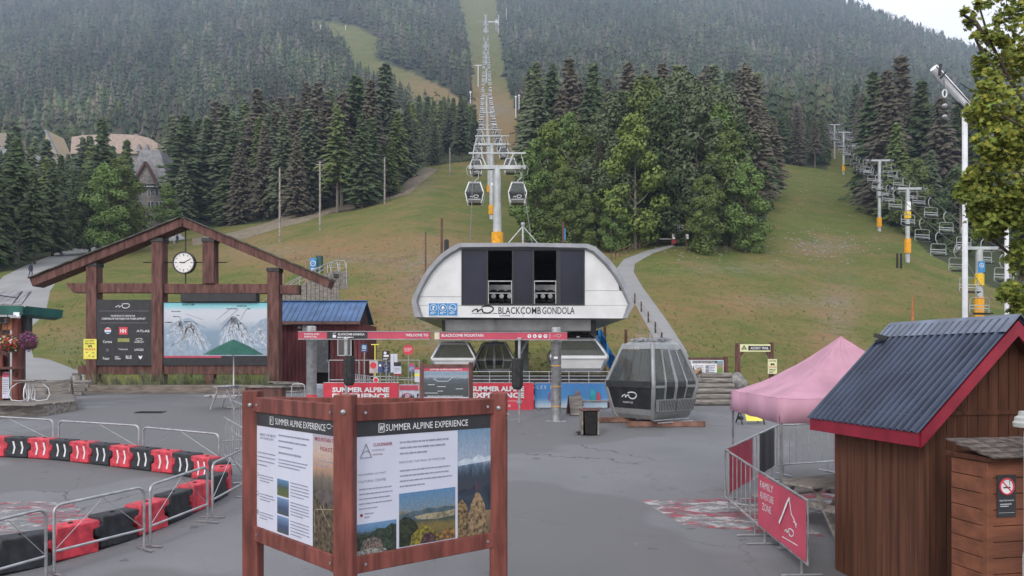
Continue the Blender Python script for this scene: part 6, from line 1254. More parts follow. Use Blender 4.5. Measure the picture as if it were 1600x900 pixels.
b = MB(); b.box((-18 * k_, 0, 4 * k_), (.12, .15, .03)); b.box((-17 * k_, .0, 2 * k_), (.04, .04, .12)); b.build('pedal', DARKST, t)
q = gp(898, 24.3); t = thing('sandwich_board', 'plain wooden sandwich board leaning behind the litter bin', 'sign board', q, .2)
for s_ in (-1, 1): MB().beam((0, s_ * .28, 0), (0, s_ * .03, .62), .42, .03, up=(0, 1, 0)).build('board', GREYW if s_ < 0 else WOODB, t)
q = gp(945, 24.5); t = thing('low_bench', 'low slim bench with white and red edge before the blue banner', 'bench', q); MB().box((0, 0, .40), (2.1, .30, .05)).build('seat', GREYW, t)
for x in (-.85, .85): MB().box((x, 0, .19), (.06, .26, .38)).build('leg', DARKST, t)
Y = 27.; z0 = 1.3; P = Pl(1115, Y, z0); t = thing('log_wall', 'retaining wall of six stacked weathered logs right of the display cabin', 'retaining wall', (at(1115, 0, Y).x, Y, z0))
for i in range(6):
    x0, _ = P(1062, 0); x1, _ = P(1151 + (i % 2), 0); zc_ = .12 + i * .19; y_ = i * .14
    MB().tube([(x0, y_, zc_), ((x0 + x1) / 2 + r.uniform(-.3, .3), y_ + r.uniform(-.02, .02), zc_ + r.uniform(-.015, .015)), (x1, y_, zc_)], [.10, .115, .10], 9).build('log', GREYW, t, smooth=50)
MB().tube([(P(1085, 0)[0], .5, 1.05), (P(1100, 0)[0], .6, 1.30), (P(1104, 0)[0], .7, 1.0)], .09, 7).build('log', TANW, t, smooth=50)
for px, yy_, rr in ((1090, .9, .22), (1148, .5, .25), (1144, .8, .2)): pass
t = thing('boulder', 'rounded grey boulder on the ground by the foot of the trail arch', 'rock', at(1150, 604, 28.5))
bm = bmesh.new(); bmesh.ops.create_icosphere(bm, subdivisions=3, radius=.42)
for v in bm.verts: v.co *= 1 + .18 * math.sin(v.co.x * 7 + 1) * math.cos(v.co.y * 6) + .08 * math.sin(v.co.z * 13); v.co.z *= 1.2
me = bpy.data.meshes.new('stone'); bm.to_mesh(me); bm.free(); me.materials.append(mat('boulder_stone', (.24, .23, .22), .9, var=.25, scale=5, bump=.5, bscale=12)); link('stone', me, t)
Y = 29.; P = Pl(1103, Y, 1.3); t = thing('trail_board', 'white trail information board in a brown frame left of the trail arch', 'information board', (at(1103, 0, Y).x, Y, 1.3))
part('post', WOODB, t, (1130.5, 557, 1137, 612), P=P, ya=-.07, yb=.07, bevel=.01); part('post', WOODB, t, (1069, 559, 1074, 612), P=P, ya=-.07, yb=.07, bevel=.01); part('rail', WOODB, t, (1074, 558.5, 1130.5, 562), P=P, ya=-.05, yb=.05); part('rail', WOODB, t, (1074, 596.5, 1130.5, 600), P=P, ya=-.05, yb=.05); pn = part('board_face', WHITE, t, (1074, 562, 1130.5, 596.5), P=P, ya=-.02, yb=.02)
part('title_strip', CHAR, pn, (1082, 564, 1120, 567.5), P=P, ya=-.028, yb=-.018); part('map_picture', PIC_TRAIL, pn, (1120, 564, 1129, 593), P=P, ya=-.028, yb=-.018); tx(pn, P, -.032, 'BLACKCOMB ASCENT TRAILS', 1100, 565.8, 34, 1.8, Y); part('side_tab', CHAR, pn, (1074.8, 571, 1081, 574), P=P, ya=-.028, yb=-.018)
b = MB(); b.ribbon([P(*q) for q in [(1075, 568.5), (1077, 564.5), (1079, 568.5)]], .03, -.03); b.build('peak_symbol', CHAR, pn); b = MB(); b.ribbon([P(*q) for q in [(1084, 572), (1083, 576), (1085.5, 579), (1083.5, 582)]], .03, -.03); b.build('trail_line', CHAR, pn)
for x0, x1, y0, y1 in ((1086, 1100, 570, 592), (1103, 1118, 570, 588), (1083, 1096, 586, 593)): textlines(pn, GREYT, P(x0, 0)[0], P(x1, 0)[0], P(0, y0)[1], P(0, y1)[1], 7, -.03, .03, seed=x0)
for x0, y0 in ((1102, 571), (1102, 577.5)): part('small_picture', GREYT, pn, (x0, y0, x0 + 5, y0 + 4), P=P, ya=-.033, yb=-.02)
Y = 31.; P = Pl(1179, Y, 1.3); t = thing('trail_arch', 'brown timber arch with a black ascent trail sign behind the pink tent', 'sign', (at(1179, 0, Y).x, Y, 1.3))
for x0, x1, y0 in ((1149.5, 1156, 536), (1202, 1208, 535)): part('post', WOODB, t, (x0, y0, x1, 612), P=P, ya=-.09, yb=.09, bevel=.01)
s_ = part('sign_face', PALEY, t, (1155, 538, 1202, 549.5), P=P, ya=-.14, yb=-.09); part('black_field', CHAR, s_, (1167.5, 540.5, 1201.5, 547.5), P=P, ya=-.15, yb=-.13); tx(s_, P, -.155, 'ASCENT TRAIL', 1185, 544, 28, 4, Y); b = MB(); b.ribbon([P(*q) for q in [(1157.5, 546), (1161, 540.5), (1164.5, 546)]], .035, -.145); b.ribbon([P(1159.5, 546.5), P(1161, 544), P(1162.5, 546.5)], .02, -.145); b.build('peak_symbol', CHAR, s_)
for a, c in (((1156, 556), (1161, 550.5)), ((1202, 556), (1197, 550.5))): A, B = P(*a), P(*c); MB().beam((A[0], 0, A[1]), (B[0], 0, B[1]), .1, .08).build('knee_brace', WOODB, t)
ys = part('wildlife_notice', PALEY, t, (1198, 561, 1212, 584), P=P, ya=-.16, yb=-.12); tx(ys, P, -.165, 'DO NOT FEED', 1205, 564, 11, 2, Y, BLACK); tx(ys, P, -.165, 'WILDLIFE', 1205, 573.5, 12, 2.2, Y, REDP)
x, z = P(1205, 569); b = MB(); b.box((x, -.165, z), (.16, .003, .06)); b.box((x - .06, -.165, z - .04), (.03, .003, .05)); b.box((x + .06, -.165, z - .04), (.03, .003, .05)); b.build('bear_symbol', BLACK, ys); textlines(ys, CHAR, P(1200, 0)[0], P(1210, 0)[0], P(0, 576)[1], P(0, 583)[1], 3, -.165, .03)
q = ground(1172, 662); t = thing('folding_sign', 'yellow folding caution sign half hidden under the tent edge', 'sign', q, .1); k_ = q.y / F
for s_ in (-1, 1):
    for x in (-18, 18): MB().beam((x * k_, s_ * .25, 0), (x * k_ * .9, s_ * .02, 20 * k_), .03, .03).build('leg', DARKST, t)
MB().beam((3 * k_, -.20, 5 * k_), (3 * k_, -.05, 17 * k_), 26 * k_, .012, up=(0, 1, 0)).build('board', YEL, t); MB().box((-16 * k_, 0, 9 * k_), (.08, .3, .1)).build('clip', DARKST, t)
t = thing('white_table', 'strip of white folding table top behind the pink tent', 'table', gp(1186, 28.5)); z_ = 3 + (560 - 604.5) / F * 28.5 - t.location.z; MB().box((0, 0, z_), (1.0, .6, .05)).build('top', WHITE, t)
for x in (-.45, .45): MB().box((x, 0, z_ / 2), (.04, .5, z_)).build('leg', GALV, t)
q = gp(1088, 27.6); t = thing('grey_hoop', 'small grey metal rail hoop right of the display cabin', 'rail', q); z_ = 3 - 24 / F * 27.6 - q.z; MB().tube([(-.22, 0, 0), (-.22, 0, z_), (.1, 0, z_ - .03), (.1, 0, 0)], .03, 8).build('tube', STEEL, t); MB().box((-.27, 0, z_ + .02), (.14, .1, .12)).build('head', DARKST, t)
for px, y0, Y, lab in ((945, 511, 47, 'brown post left of two behind the display cabin'), (978, 516, 47, 'brown post right of two behind the display cabin')):
    q = gp(px, Y); z_ = 3 + (560 - y0) / F * Y - q.z; t = thing('timber_post', lab, 'post', q, 0, 'brown timber posts'); MB().box((0, 0, z_ / 2), (.16, .16, z_)).build('shaft', WOODB, t, bevel=.01); MB().box((0, 0, z_ + .02), (.19, .19, .04)).build('cap', WOODB, t)
b = MB(); vs = []; A, B, Y = (925, 515), (960, 585), 44; 
for i in range(9):
    for j in range(5): p_ = at(A[0] + (B[0] - A[0]) * i / 8 + j * 4.2 - 3, A[1] + (B[1] - A[1]) * i / 8 + 2 * math.sin(i * 1.3 + j), Y + .25 * math.sin(i * 2.1 + j * 1.7)); vs.append(p_)
b.add(vs, [(i * 5 + j, i * 5 + j + 1, i * 5 + j + 6, i * 5 + j + 5) for i in range(8) for j in range(4)]); o = b.build('blue_netting', BLUEP); tag(o, 'blue safety netting sloping down behind the right station cabin', 'netting')
rail_fence([(1062, 40), (1072, 44)], [.6, 1.0], 0, 'short steel rail at the foot of the gravel path', .03, 1.5)

# ------------------------------------------------------------------ left cafe hut on its deck
q = at(0, 0, 25); q.z = 1.25
def deckpt(px, py): g_ = ground(px, py); return g_
DZ = .30; f1, f2, f3, f4 = ground(-120, 654), ground(70, 650), ground(121, 641), ground(112, 633)
t = thing('timber_deck', 'low grey plank deck with a clipped corner carrying the cafe hut', 'deck', f2); 
ring = [f1, f2, f3, Vector((f3.x - 2.8, 30, 1.3)), Vector((f1.x, 30, 1.3))]; zt_ = 1.2 + DZ + .03
b = MB(); b.prism_d([Vector((p.x, p.y, .8)) - f2 for p in ring], (0, 0, zt_ - .84)); b.build('skirt', GREYW, t)
ymn = min(p.y for p in ring) + .02; nbp = 22
for i in range(nbp):
    ya = ymn + (30 - ymn) * i / nbp + .01; yb2 = ymn + (30 - ymn) * (i + 1) / nbp - .01
    def xr(y):
        if y < f2.y: return f2.x
        if y < f3.y: return f2.x + (f3.x - f2.x) * (y - f2.y) / (f3.y - f2.y)
        return f3.x - (y - f3.y) * 2.8 / (30 - f3.y)
    xa = min(xr(ya), xr(yb2)) if yb2 <= f3.y else xr(yb2); xl = f1.x
    MB().box(((xa + xl) / 2 - f2.x, (ya + yb2) / 2 - f2.y, zt_ - f2.z - .0), (xa - xl, yb2 - ya, .05)).build('deck_board', GREYW, t, bevel=.004)
Y = 25.8; zd = zt_ + .025; P = Pl(0, Y, zd); t = thing('cafe_hut', 'brown cafe hut with green roof edge cut off by the left frame edge', 'hut', (at(0, 0, Y).x, Y, zd)); zr = P(0, 495)[1]
DKB = mat('dark_brown_boards', (.10, .05, .045), .75, var=.25, scale=3, bump=.3, bscale=15, stretch=(4, 4, .5))
for i in range(9): xa = P(-52 + i * 9, 0)[0]; 
for i in range(14):
    pxa = -90 + i * 8.6
    if pxa < 6: MB().box((P(pxa + 4.3, 0)[0], .05, zr / 2), (8.2 * Y / F, .06, zr)).build('wall_board', DKB if i % 3 else WOODB, t)
part('corner_post', WOODR, t, (22, 497, 31, 632), P=P, ya=-.12, yb=.1, bevel=.01); part('post', WOODR, t, (3, 555, 9, 632), P=P, ya=-.16, yb=-.02, bevel=.01)
part('orange_boards', mat('orange_wood', (.38, .15, .07), .7, var=.2, scale=4), t, (6, 497, 22, 516), P=P, ya=-.1, yb=.02)
MB().box((P(29, 0)[0], .22, zr / 2), (.05, .24, zr)).build('wall_board', DKB, t)
sh_ = part('counter', WOODB, t, (-40, 573, 40, 577), P=P, ya=-.45, yb=.0, bevel=.01); A, B = P(36, 578), P(28, 587); MB().beam((A[0], -.3, A[1]), (B[0], -.1, B[1]), .1, .12).build('bracket', WOODB, t); A, B = P(8, 578), P(4, 587); MB().beam((A[0], -.3, A[1]), (B[0], -.1, B[1]), .1, .12).build('bracket', WOODB, t)
n_ = part('notice', DIMWHITE, t, (9, 581, 19.5, 622), P=P, ya=-.18, yb=-.16); part('red_head', PINKR, n_, (9.2, 582, 19.3, 589), P=P, ya=-.186, yb=-.175); textlines(n_, GREYT, P(10, 0)[0], P(18.5, 0)[0], P(0, 592)[1], P(0, 616)[1], 7, -.186, .03)
part('notice', PALEY, t, (-3, 503, 3, 513), P=P, ya=-.12, yb=-.10)
c_ = part('speaker_box', GREYW, t, (5.5, 497.5, 17, 506), P=P, ya=-.26, yb=-.1, bevel=.02); x, z = P(11, 501.5); b = MB(); b.lathe([(.08, 0), (.08, .02), (.04, .03)], n=12); o = b.build('lens', DARKST, c_); o.location = (x, -.26, z); o.rotation_euler = (math.radians(90), 0, 0)
part('dark_shutter', CHAR, t, (31.5, 496, 42, 518), P=P, ya=.1, yb=.3)
rf = part('roof_edge', ROOFGREEN, t, (-60, 480, 56, 493.5), P=P, ya=-.7, yb=-.62, bevel=.01); 
for i in range(8):
    x0 = P(-60 + i * 14.2, 0)[0]; x1 = P(-60 + (i + 1) * 14.2, 0)[0] - .02; z0 = P(0, 480)[1]
    b = MB(); tp = 1.9; b.prism_d([(x0, -.66, z0), (x1, -.66, z0), (x1 - .55 - (.35 if i > 5 else 0), 1.2, z0 + .62), (x0 - .55, 1.2, z0 + .62)], (0, 0, .05)); b.build('roof_panel', mat('grey_roof', (.24, .24, .25), .7, var=.15, scale=3), t)
MB().prism([(P(56, 0)[0], P(0, 493)[1]), (P(56, 0)[0] + .05, P(0, 480)[1]), (P(46, 0)[0], P(0, 489)[1]), (P(44, 0)[0], P(0, 497)[1])], -.6, 1.5).build('soffit', ROOFGREEN, t)
for px, py in ((-5, 462), (-5, 469), (-5, 475)): A, B = P(px - 30, py - 3), P(px + 36, py + 5); MB().tube([(A[0], .3, A[1] + .05), (B[0], -.1, B[1] + .02)], .02, 5).build('snow_rail', DARKST, t)
b = MB(); x, z = P(47, 492); b.box((x, -.66, z), (.2, .12, .10)); b.tube([(x, -.68, z - .02), (x + .12, -.75, z - .12)], .05, 8); b.build('security_camera', WHITE, t)
def flowers(px, py, Y, wpx, hpx, tones, label):
    c_ = at(px, py, Y); t = thing('flower_basket', label, 'flowers', c_, 0, 'hanging flower baskets'); r = random.Random(int(px)); k_ = Y / F
    b = MB(); b.lathe([(.05, -.30), (.22, -.22), (.28, -.05)], n=14); b.build('basket', WOODB, t)
    for mi, (nm, m_, n_) in enumerate(tones):
        V = []; T = []
        for i in range(n_):
            v = Vector((r.gauss(0, 1), r.gauss(0, 1), r.gauss(0, 1))).normalized() * r.uniform(.55, 1.0); p_ = Vector((v.x * wpx * k_ / 2, v.y * .35, v.z * hpx * k_ / 2 - .02)); s_ = r.uniform(.025, .055); nrm = (v + Vector((r.uniform(-.5, .5), -.3, r.uniform(-.5, .5)))).normalized(); x = nrm.orthogonal().normalized(); y = nrm.cross(x); b0 = len(V)
            V += [p_ + (x * math.cos(a) + y * math.sin(a)) * s_ * (1 if j % 2 else .6) for j, a in enumerate(np.linspace(0, 6.28, 7)[:-1])]; T += [(b0, b0 + j, b0 + j + 1) for j in range(1, 5)]
        o = link(nm, fast_mesh(nm, np.array([tuple(v) for v in V]), np.array(T), m_), t); o['kind'] = 'stuff'
    MB().tube([(0, 0, .1), (0, 0, 1.0)], .012, 5).build('hanger', DARKST, t)
LEAFG = mat('basket_leaves', (.06, .11, .035), .8, var=.2)
flowers(12, 536, 25.2, 46, 30, [('leaves', LEAFG, 350), ('red_blooms', mat('red_petals', (.42, .05, .04), .7, var=.2), 260), ('white_blooms', mat('white_petals', (.60, .56, .58), .7), 90), ('orange_blooms', mat('orange_petals', (.50, .16, .06), .7), 90)], 'hanging basket of red, orange and white flowers on the cafe hut')
flowers(44, 532, 25.3, 27, 32, [('leaves', mat('plum_leaves', (.06, .05, .06), .8), 260), ('purple_blooms', mat('purple_petals', (.22, .04, .15), .7, var=.3), 420)], 'hanging basket of deep purple flowers at the hut corner')
q = at(46, 0, 25.2); q.z = zd; t = thing('hoop_leg_table', 'pale patio table on curved white tube legs on the deck', 'table', q, .3); MB().lathe([(0, .72), (.5, .72), (.52, .70), (.5, .68)], n=6).build('top', GREYW, t)
for i, a in enumerate((.0, 1.57, 3.14, 4.71)):
    b = MB(); c_, s_ = math.cos(a), math.sin(a); b.tube([(c_ * x, s_ * x, z) for x, z in [(.12, .66), (.35, .62), (.55, .45), (.6, .22), (.52, .05), (.25, .01), (.05, .1), (.1, .4), (.12, .66)]], .018, 6); b.build('hoop_leg', WHITE, t, smooth=60)
q = gp(92, 30.5); t = thing('plank_rack', 'slanting grey plank rack standing beside the deck', 'rack', q, math.radians(8)); 
for i in range(4): MB().beam((-.48, -.02 * i, .12 + i * .17), (.48, -.02 * i, .30 + i * .17), .04, .12).build('plank', GREYW, t)
for x in (-.45, .45): MB().beam((x, -.2, 0), (x, .05, .95 if x > 0 else .72), .07, .06).build('leg', GREYW, t); MB().beam((x, .3, 0), (x, .05, .9 if x > 0 else .68), .06, .05).build('leg', GREYW, t)
t = thing('low_timber_wall', 'low stacked timber wall where the gravel path meets the plaza', 'retaining wall', gp(90, 34)); 
for i in range(4): MB().beam((-2.4, i * .25, .1 + i * .17), (1.15, i * .25, .1 + i * .17), .22, .16).build('timber', GREYW, t, bevel=.01)
q = gp(123, 35); t = thing('post_stub', 'short grey post stub left of the clock frame', 'post', q); MB().box((0, 0, .45), (.22, .22, .9)).build('shaft', GREYW, t, bevel=.01); MB().box((-.1, 0, .95), (.3, .25, .12)).build('cap', GREYW, t)
q = gp(449, 37); t = thing('boulder_pile', 'heap of weathered grey planks beside the clock frame foot', 'planks', q, .1)
for i in range(8): MB().beam((r.uniform(-1, -.6), r.uniform(-.4, .4), .05 + i * .07), (r.uniform(.5, 1.0), r.uniform(-.4, .4), .08 + i * .06), .18, .06).build('plank', GREYW, t)
t.name = 'plank_heap'
q = gp(415, 31); t = thing('wall_box', 'small timber box seat behind the kiosk by the planter', 'box seat', q); MB().box((0, 0, .25), (1.5, .6, .5)).build('body', WOODB, t, bevel=.01); MB().box((0, 0, .53), (1.6, .7, .06)).build('lid', GREYW, t)
# ------------------------------------------------------------------ gondola line up the mountain
LIFTG = mat('lift_tower_steel', (.44, .46, .47), .55, metal=.2, var=.1, scale=1)
CABLE = mat('cable_steel', (.13, .13, .135), .6, metal=.3)
GT = [(777, 262, 80), (768.8, 226, 134), (764.5, 213, 178), (762.5, 203, 235), (761.5, 176, 330), (760.5, 150, 480), (760, 108, 680), (759.6, 84, 850), (759.3, 65, 980), (759, 36, 1150), (759, 24, 1250)]
gauge = 5.2
cabpts = []
names = ['nearest', 'second', 'third', 'fourth', 'fifth', 'sixth', 'seventh', 'eighth', 'ninth', 'tenth', 'topmost']
for i, (px, py, Y) in enumerate(GT):
    c_ = at(px, py, Y); zb = h(c_.x, Y); t = thing('gondola_tower', f'{names[i]} grey tower of the gondola line climbing straight up the slope', 'lift tower', (c_.x, Y, zb), 0, 'gondola line towers'); z = c_.z - zb; cabpts.append(c_)
    fat = 1 + max(0, Y - 200) / 500
    MB().lathe([(.50 * fat, -1), (.46 * fat, z * .5), (.38 * fat, z - .1), (.38 * fat, z + .2)], n=14).build('pole', LIFTG, t, smooth=50)
    MB().box((0, 0, z), (gauge + .9, .55, .42)).build('crossarm', LIFTG, t)
    zu = z + 1.55; b = MB(); b.box((0, 0, zu), (gauge + .9, .18, .16)); b.build('lifting_frame', LIFTG, t)
    for s_ in (-1, 1): MB().beam((s_ * 1.2, 0, z + .2), (s_ * 1.75, 0, zu), .14, .14).build('frame_strut', LIFTG, t); MB().beam((s_ * (gauge / 2 + .3), 0, z + .2), (s_ * (gauge / 2 - .1), 0, zu), .07, .07).build('frame_strut', LIFTG, t)
    if i < 6:
        for s_ in (-1, 1):
            b = MB(); b.box((s_ * gauge / 2, 0, z - .30), (.16, 3.2, .20)); b.build('sheave_beam', STEEL, t)
            for k_ in range(4): b = MB(); b.lathe([(.24, -.05), (.27, 0), (.24, .05)], n=12); o = b.build('sheave', RUBBER, t); o.location = (s_ * gauge / 2, -1.2 + k_ * .8, z - .1); o.rotation_euler = (0, math.radians(90), 0)
            b = MB(); b.tube([(s_ * (gauge / 2 + .5), 0, z + .2), (s_ * (gauge / 2 + .7), 0, z - .1), (s_ * (gauge / 2 + .55), 0, z - .8)], .035, 5); b.build('catwalk_rail', GALV, t)
    if i < 3:
        py0 = (363, 321, 290)[i]; py1 = (383, 336, 301)[i]; z1_ = CH + (HY - py0) / F * Y - zb; z0_ = CH + (HY - py1) / F * Y - zb; MB().lathe([(.52, z0_), (.62, z0_ + .05), (.62, z1_ - .05), (.52, z1_)], n=14).build('orange_pad', ORANGE, t, smooth=40); b = MB(); b.box((0, -.47, z - 7.2), (.42, .06, .5)); b.build('number_plate', WHITE, t)
t = thing('haul_rope', 'pair of gondola haul ropes running from the station to the mountain top', 'cable', cabpts[0])
st_ = [at(734, 380, 46), at(833, 381, 46)]
for k_, s_ in enumerate((-1, 1)):
    pts = [st_[k_] - cabpts[0] + Vector((0, 0, -.3))] + [c + Vector((s_ * gauge / 2, 0, .15)) - cabpts[0] for c in cabpts]; full = []
    for a, c in zip(pts[:-1], pts[1:]):
        for f in np.linspace(0, 1, 6)[:-1]: full.append(a.lerp(c, f) - Vector((0, 0, 4 * .012 * (c - a).length * f * (1 - f))))
    full.append(pts[-1]); rr = [.035 + max(0, (p + cabpts[0]).y - 80) * .00022 for p in full]; MB().tube(full, rr, 5).build('rope', CABLE, t)
def line(Y, s_, G, g_):
    Ys_ = [c.y for c in G]; return Vector((np.interp(Y, Ys_, [c.x for c in G]) + s_ * g_ / 2, Y, np.interp(Y, Ys_, [c.z for c in G]) + .15))
Yc = [77, 112, 148, 166, 195, 215, 245, 270, 300, 345, 372, 400, 455, 490, 530, 575, 610, 650, 720, 770, 830, 880, 940, 1010, 1080, 1150]
protoc, _ = cabin('x', (0, 0, 0), 0, 1, 1, fm=WHITE); logo(WHITE, protoc, 0, .60, .9, -.965); hang(protoc); b = MB(); b.box((0, -.95, .30), (1.3, .10, .14)); b.build('ski_rack', STEEL, protoc)
for y_, pz in ((-.3, 1.2), (.3, 1.2)): pass
# small far version
fb = MB(); vs = []
for z, k_ in ((0, .62), (.15, .7), (1.0, .96), (1.1, .96), (2.1, .66), (2.3, .5)): vs += [(-k_, -k_, z), (k_, -k_, z), (k_, k_, z), (-k_, k_, z)]
fb.add(vs, [(5 * 0 + i + 4 * j, (i + 1) % 4 + 4 * j, (i + 1) % 4 + 4 * j + 4, i + 4 * j + 4) for j in range(5) for i in range(4)] + [(3, 2, 1, 0), (20, 21, 22, 23)]); fo = fb.build('shell', WHITEP); far_shell = fo.data; bpy.data.objects.remove(fo)
fb = MB(); fb.add([(-.97, -.97, .95), (.97, -.97, .95), (.66, -.68, .2), (-.66, -.68, .2)], [(0, 1, 2, 3)]); fb.add([(-.9, -.93, 1.25), (.9, -.93, 1.25), (.70, -.73, 1.95), (-.70, -.73, 1.95)], [(0, 1, 2, 3)]); fo = fb.build('dark_panels', CABK); fo.modifiers.clear(); far_dark = fo.data; bpy.data.objects.remove(fo)
fb = MB(); fb.tube([(0, 0, 2.25), (.35, 0, 2.7), (.38, 0, 3.2), (0, 0, 3.75)], .07, 5); fo = fb.build('hanger_arm', GALV); far_arm = fo.data; bpy.data.objects.remove(fo)
first = True
for i, Y in enumerate(Yc):
    for s_, side in ((-1, 'left'), (1, 'right')):
        p_ = line(Y + (3 if s_ > 0 and i else 0), s_, cabpts, gauge)
        if i == 0: p_ = at(742 if s_ < 0 else 808.5, 264, 80) 
        p_.z -= 3.75; lab = f'{ords[i]} hanging gondola cabin from below on the {side} rope'
        if Y < 260:
            o = protoc if first else copy_tree(protoc); first = False; o.location = p_
        else:
            o = thing('gondola_cabin', lab, 'gondola cabin', p_); link('shell', far_shell, o); link('dark_panels', far_dark, o); link('hanger_arm', far_arm, o); o.scale = (1.1 + (Y - 260) / 1100,) * 3
        tag(o, lab, 'gondola cabin', 'cabins hanging on the gondola line')
# ------------------------------------------------------------------ chairlift on the right
CT = [(1530, 388, 505, 85), (1418, 295, 404, 115), (1374, 251, 359, 150), (1340, 228, 294, 195), (1318, 207, 268, 240), (1304, 195, 243, 282), (1295, 199, 226, 330)]
g2 = 4.3; cpts = []
for i, (px, py, pb, Y) in enumerate(CT):
    c_ = at(px, py, Y); zb = h(c_.x, Y); t = thing('chairlift_tower', f'{names[i]} chairlift tower with orange pads on the right slope', 'lift tower', (c_.x, Y, zb), 0, 'chairlift towers'); z = c_.z - zb; cpts.append(c_)
    MB().lathe([(.42 if i == 0 else .34, -1), (.36 if i == 0 else .30, z)], n=12).build('pole', LIFTG, t, smooth=50); MB().box((0, 0, z), (g2 + .7, .45, .34)).build('crossarm', LIFTG, t)
    for s_ in (-1, 1):
        MB().box((s_ * g2 / 2, 0, z - .25), (.14, 2.6, .18)).build('sheave_beam', STEEL, t)
        for k_ in range(4): b = MB(); b.lathe([(.2, -.05), (.23, 0), (.2, .05)], n=10); o = b.build('sheave', RUBBER, t); o.location = (s_ * g2 / 2, -1 + k_ * .66, z - .05); o.rotation_euler = (0, math.radians(90), 0)
        MB().tube([(s_ * (g2 / 2 + .25), 0, z + .2), (s_ * (g2 / 2 + .6), 0, z + .4), (s_ * (g2 / 2 + .6), 0, z - .4)], .03, 5).build('catwalk_rail', GALV, t)
    ob = {0: [(464, 498), (428, 447)], 1: [(373, 396), (331, 342)], 2: [(340, 355)], 3: [(270, 280)], 4: [(258, 268)], 5: [], 6: [(208, 220)]}[i]
    for j, (a, b_) in enumerate(ob): z1_ = CH + (HY - a) / F * Y - zb; z0_ = CH + (HY - b_) / F * Y - zb; MB().lathe([(.40, z0_), (.50, z0_ + .05), (.50, z1_ - .05), (.40, z1_)], n=12).build('orange_pad' if j == 0 else 'yellow_pad', ORANGE if j == 0 else mat('yellow_pad', (.78, .52, .03), .6), t, smooth=40)
    if i in (0, 3): a, b_ = ((409, 426) if i == 0 else (268 - 0, 272)) if i == 0 else (267, 271); z1_ = CH + (HY - a) / F * Y - zb; z0_ = CH + (HY - b_) / F * Y - zb; s_ = MB().box((0, -.42, (z0_ + z1_) / 2), (.78, .04, z1_ - z0_)).build('blue_notice', BLUEP, t); b = MB(); zc_ = (z0_ + z1_) / 2 + (z1_ - z0_) * .12; b.tube([(.22 * math.cos(a), -.46, zc_ + .24 * math.sin(a)) for a in np.linspace(0, 6.28, 17)[:-1]], .03, 5, closed=True); b.box((0, -.46, zc_), (.1, .02, .2)); b.build('white_ring', WHITE, s_)
    if i == 1: z1_ = CH + (HY - 316) / F * Y - zb; z0_ = CH + (HY - 329) / F * Y - zb; s_ = MB().box((0, -.37, (z0_ + z1_) / 2), (.62, .04, z1_ - z0_)).build('white_notice', WHITE, t)
low = at(1588, 470, 66); full_c = [low] + cpts
t = thing('haul_rope', 'pair of chairlift ropes crossing the right meadow', 'cable', cpts[0])
for s_ in (-1, 1):
    pts = [c + Vector((s_ * g2 / 2, 0, .12)) - cpts[0] for c in full_c]; full = []
    for a, c in zip(pts[:-1], pts[1:]):
        for f in np.linspace(0, 1, 8)[:-1]: full.append(a.lerp(c, f) - Vector((0, 0, 4 * .02 * (c - a).length * f * (1 - f))))
    full.append(pts[-1]); MB().tube(full, [.03 + max(0, (p + cpts[0]).y - 80) * .0002 for p in full], 5).build('rope', CABLE, t)
pc = thing('lift_chair', 'x', 'chair', (0, 0, 0))
MB().tube([(0, 0, 0), (-.35, .0, -.35), (-.42, 0, -.9), (-.15, 0, -1.4), (0, 0, -1.5)], .06, 6).build('hanger_arm', STEEL, pc, smooth=60); b = MB(); b.tube([(-.95, -.05, -1.5), (.95, -.05, -1.5), (1.12, -.05, -1.65), (1.15, 0, -2.9), (1.05, -.30, -3.1), (-1.05, -.30, -3.1), (-1.15, 0, -2.9), (-1.12, -.05, -1.65)], .052, 6, closed=True); b.build('frame', STEEL, pc, smooth=60)
for z in (-2.2, -2.5): MB().box((0, -.02, z), (2.2, .04, .09)).build('back_slat', GALV, pc)
MB().box((0, -.35, -3.0), (2.15, .50, .12)).build('seat', RUBBER, pc, bevel=.02); b = MB(); b.tube([(-1.0, -.5, -2.75), (1.0, -.5, -2.75)], .025, 5); b.build('safety_bar', GALV, pc)
first = True; nn = 0
def ords30(i): return ['thirty first', 'thirty second', 'thirty third', 'thirty fourth', 'thirty fifth', 'thirty sixth', 'thirty seventh', 'thirty eighth', 'thirty ninth', 'fortieth'][min(i - 30, 9)]
fc = [c.y for c in full_c]
def cline(Y, s_):
    k_ = max(0, min(len(fc) - 2, int(np.searchsorted(fc, Y) - 1))); a, c = full_c[k_], full_c[k_ + 1]; f = (Y - a.y) / (c.y - a.y); p_ = a.lerp(c, f); p_.x += s_ * g2 / 2; p_.z += .12 - 4 * .02 * (c - a).length * f * (1 - f); return p_
for s_, side in ((-1, 'left'), (1, 'right')):
    Y = 72.5 if s_ < 0 else 69; i = 0
    while Y < 325:
        o = pc if first else copy_tree(pc); first = False; o.location = cline(Y, s_); o.rotation_euler = (0, 0, math.radians(14))
        tag(o, f'{ords[i] if i < 30 else ords30(i)} empty metal chair up the {side} rope of the chairlift', 'chair', 'chairs on the right hand lift'); i += 1; Y += 6.2 + Y * .008
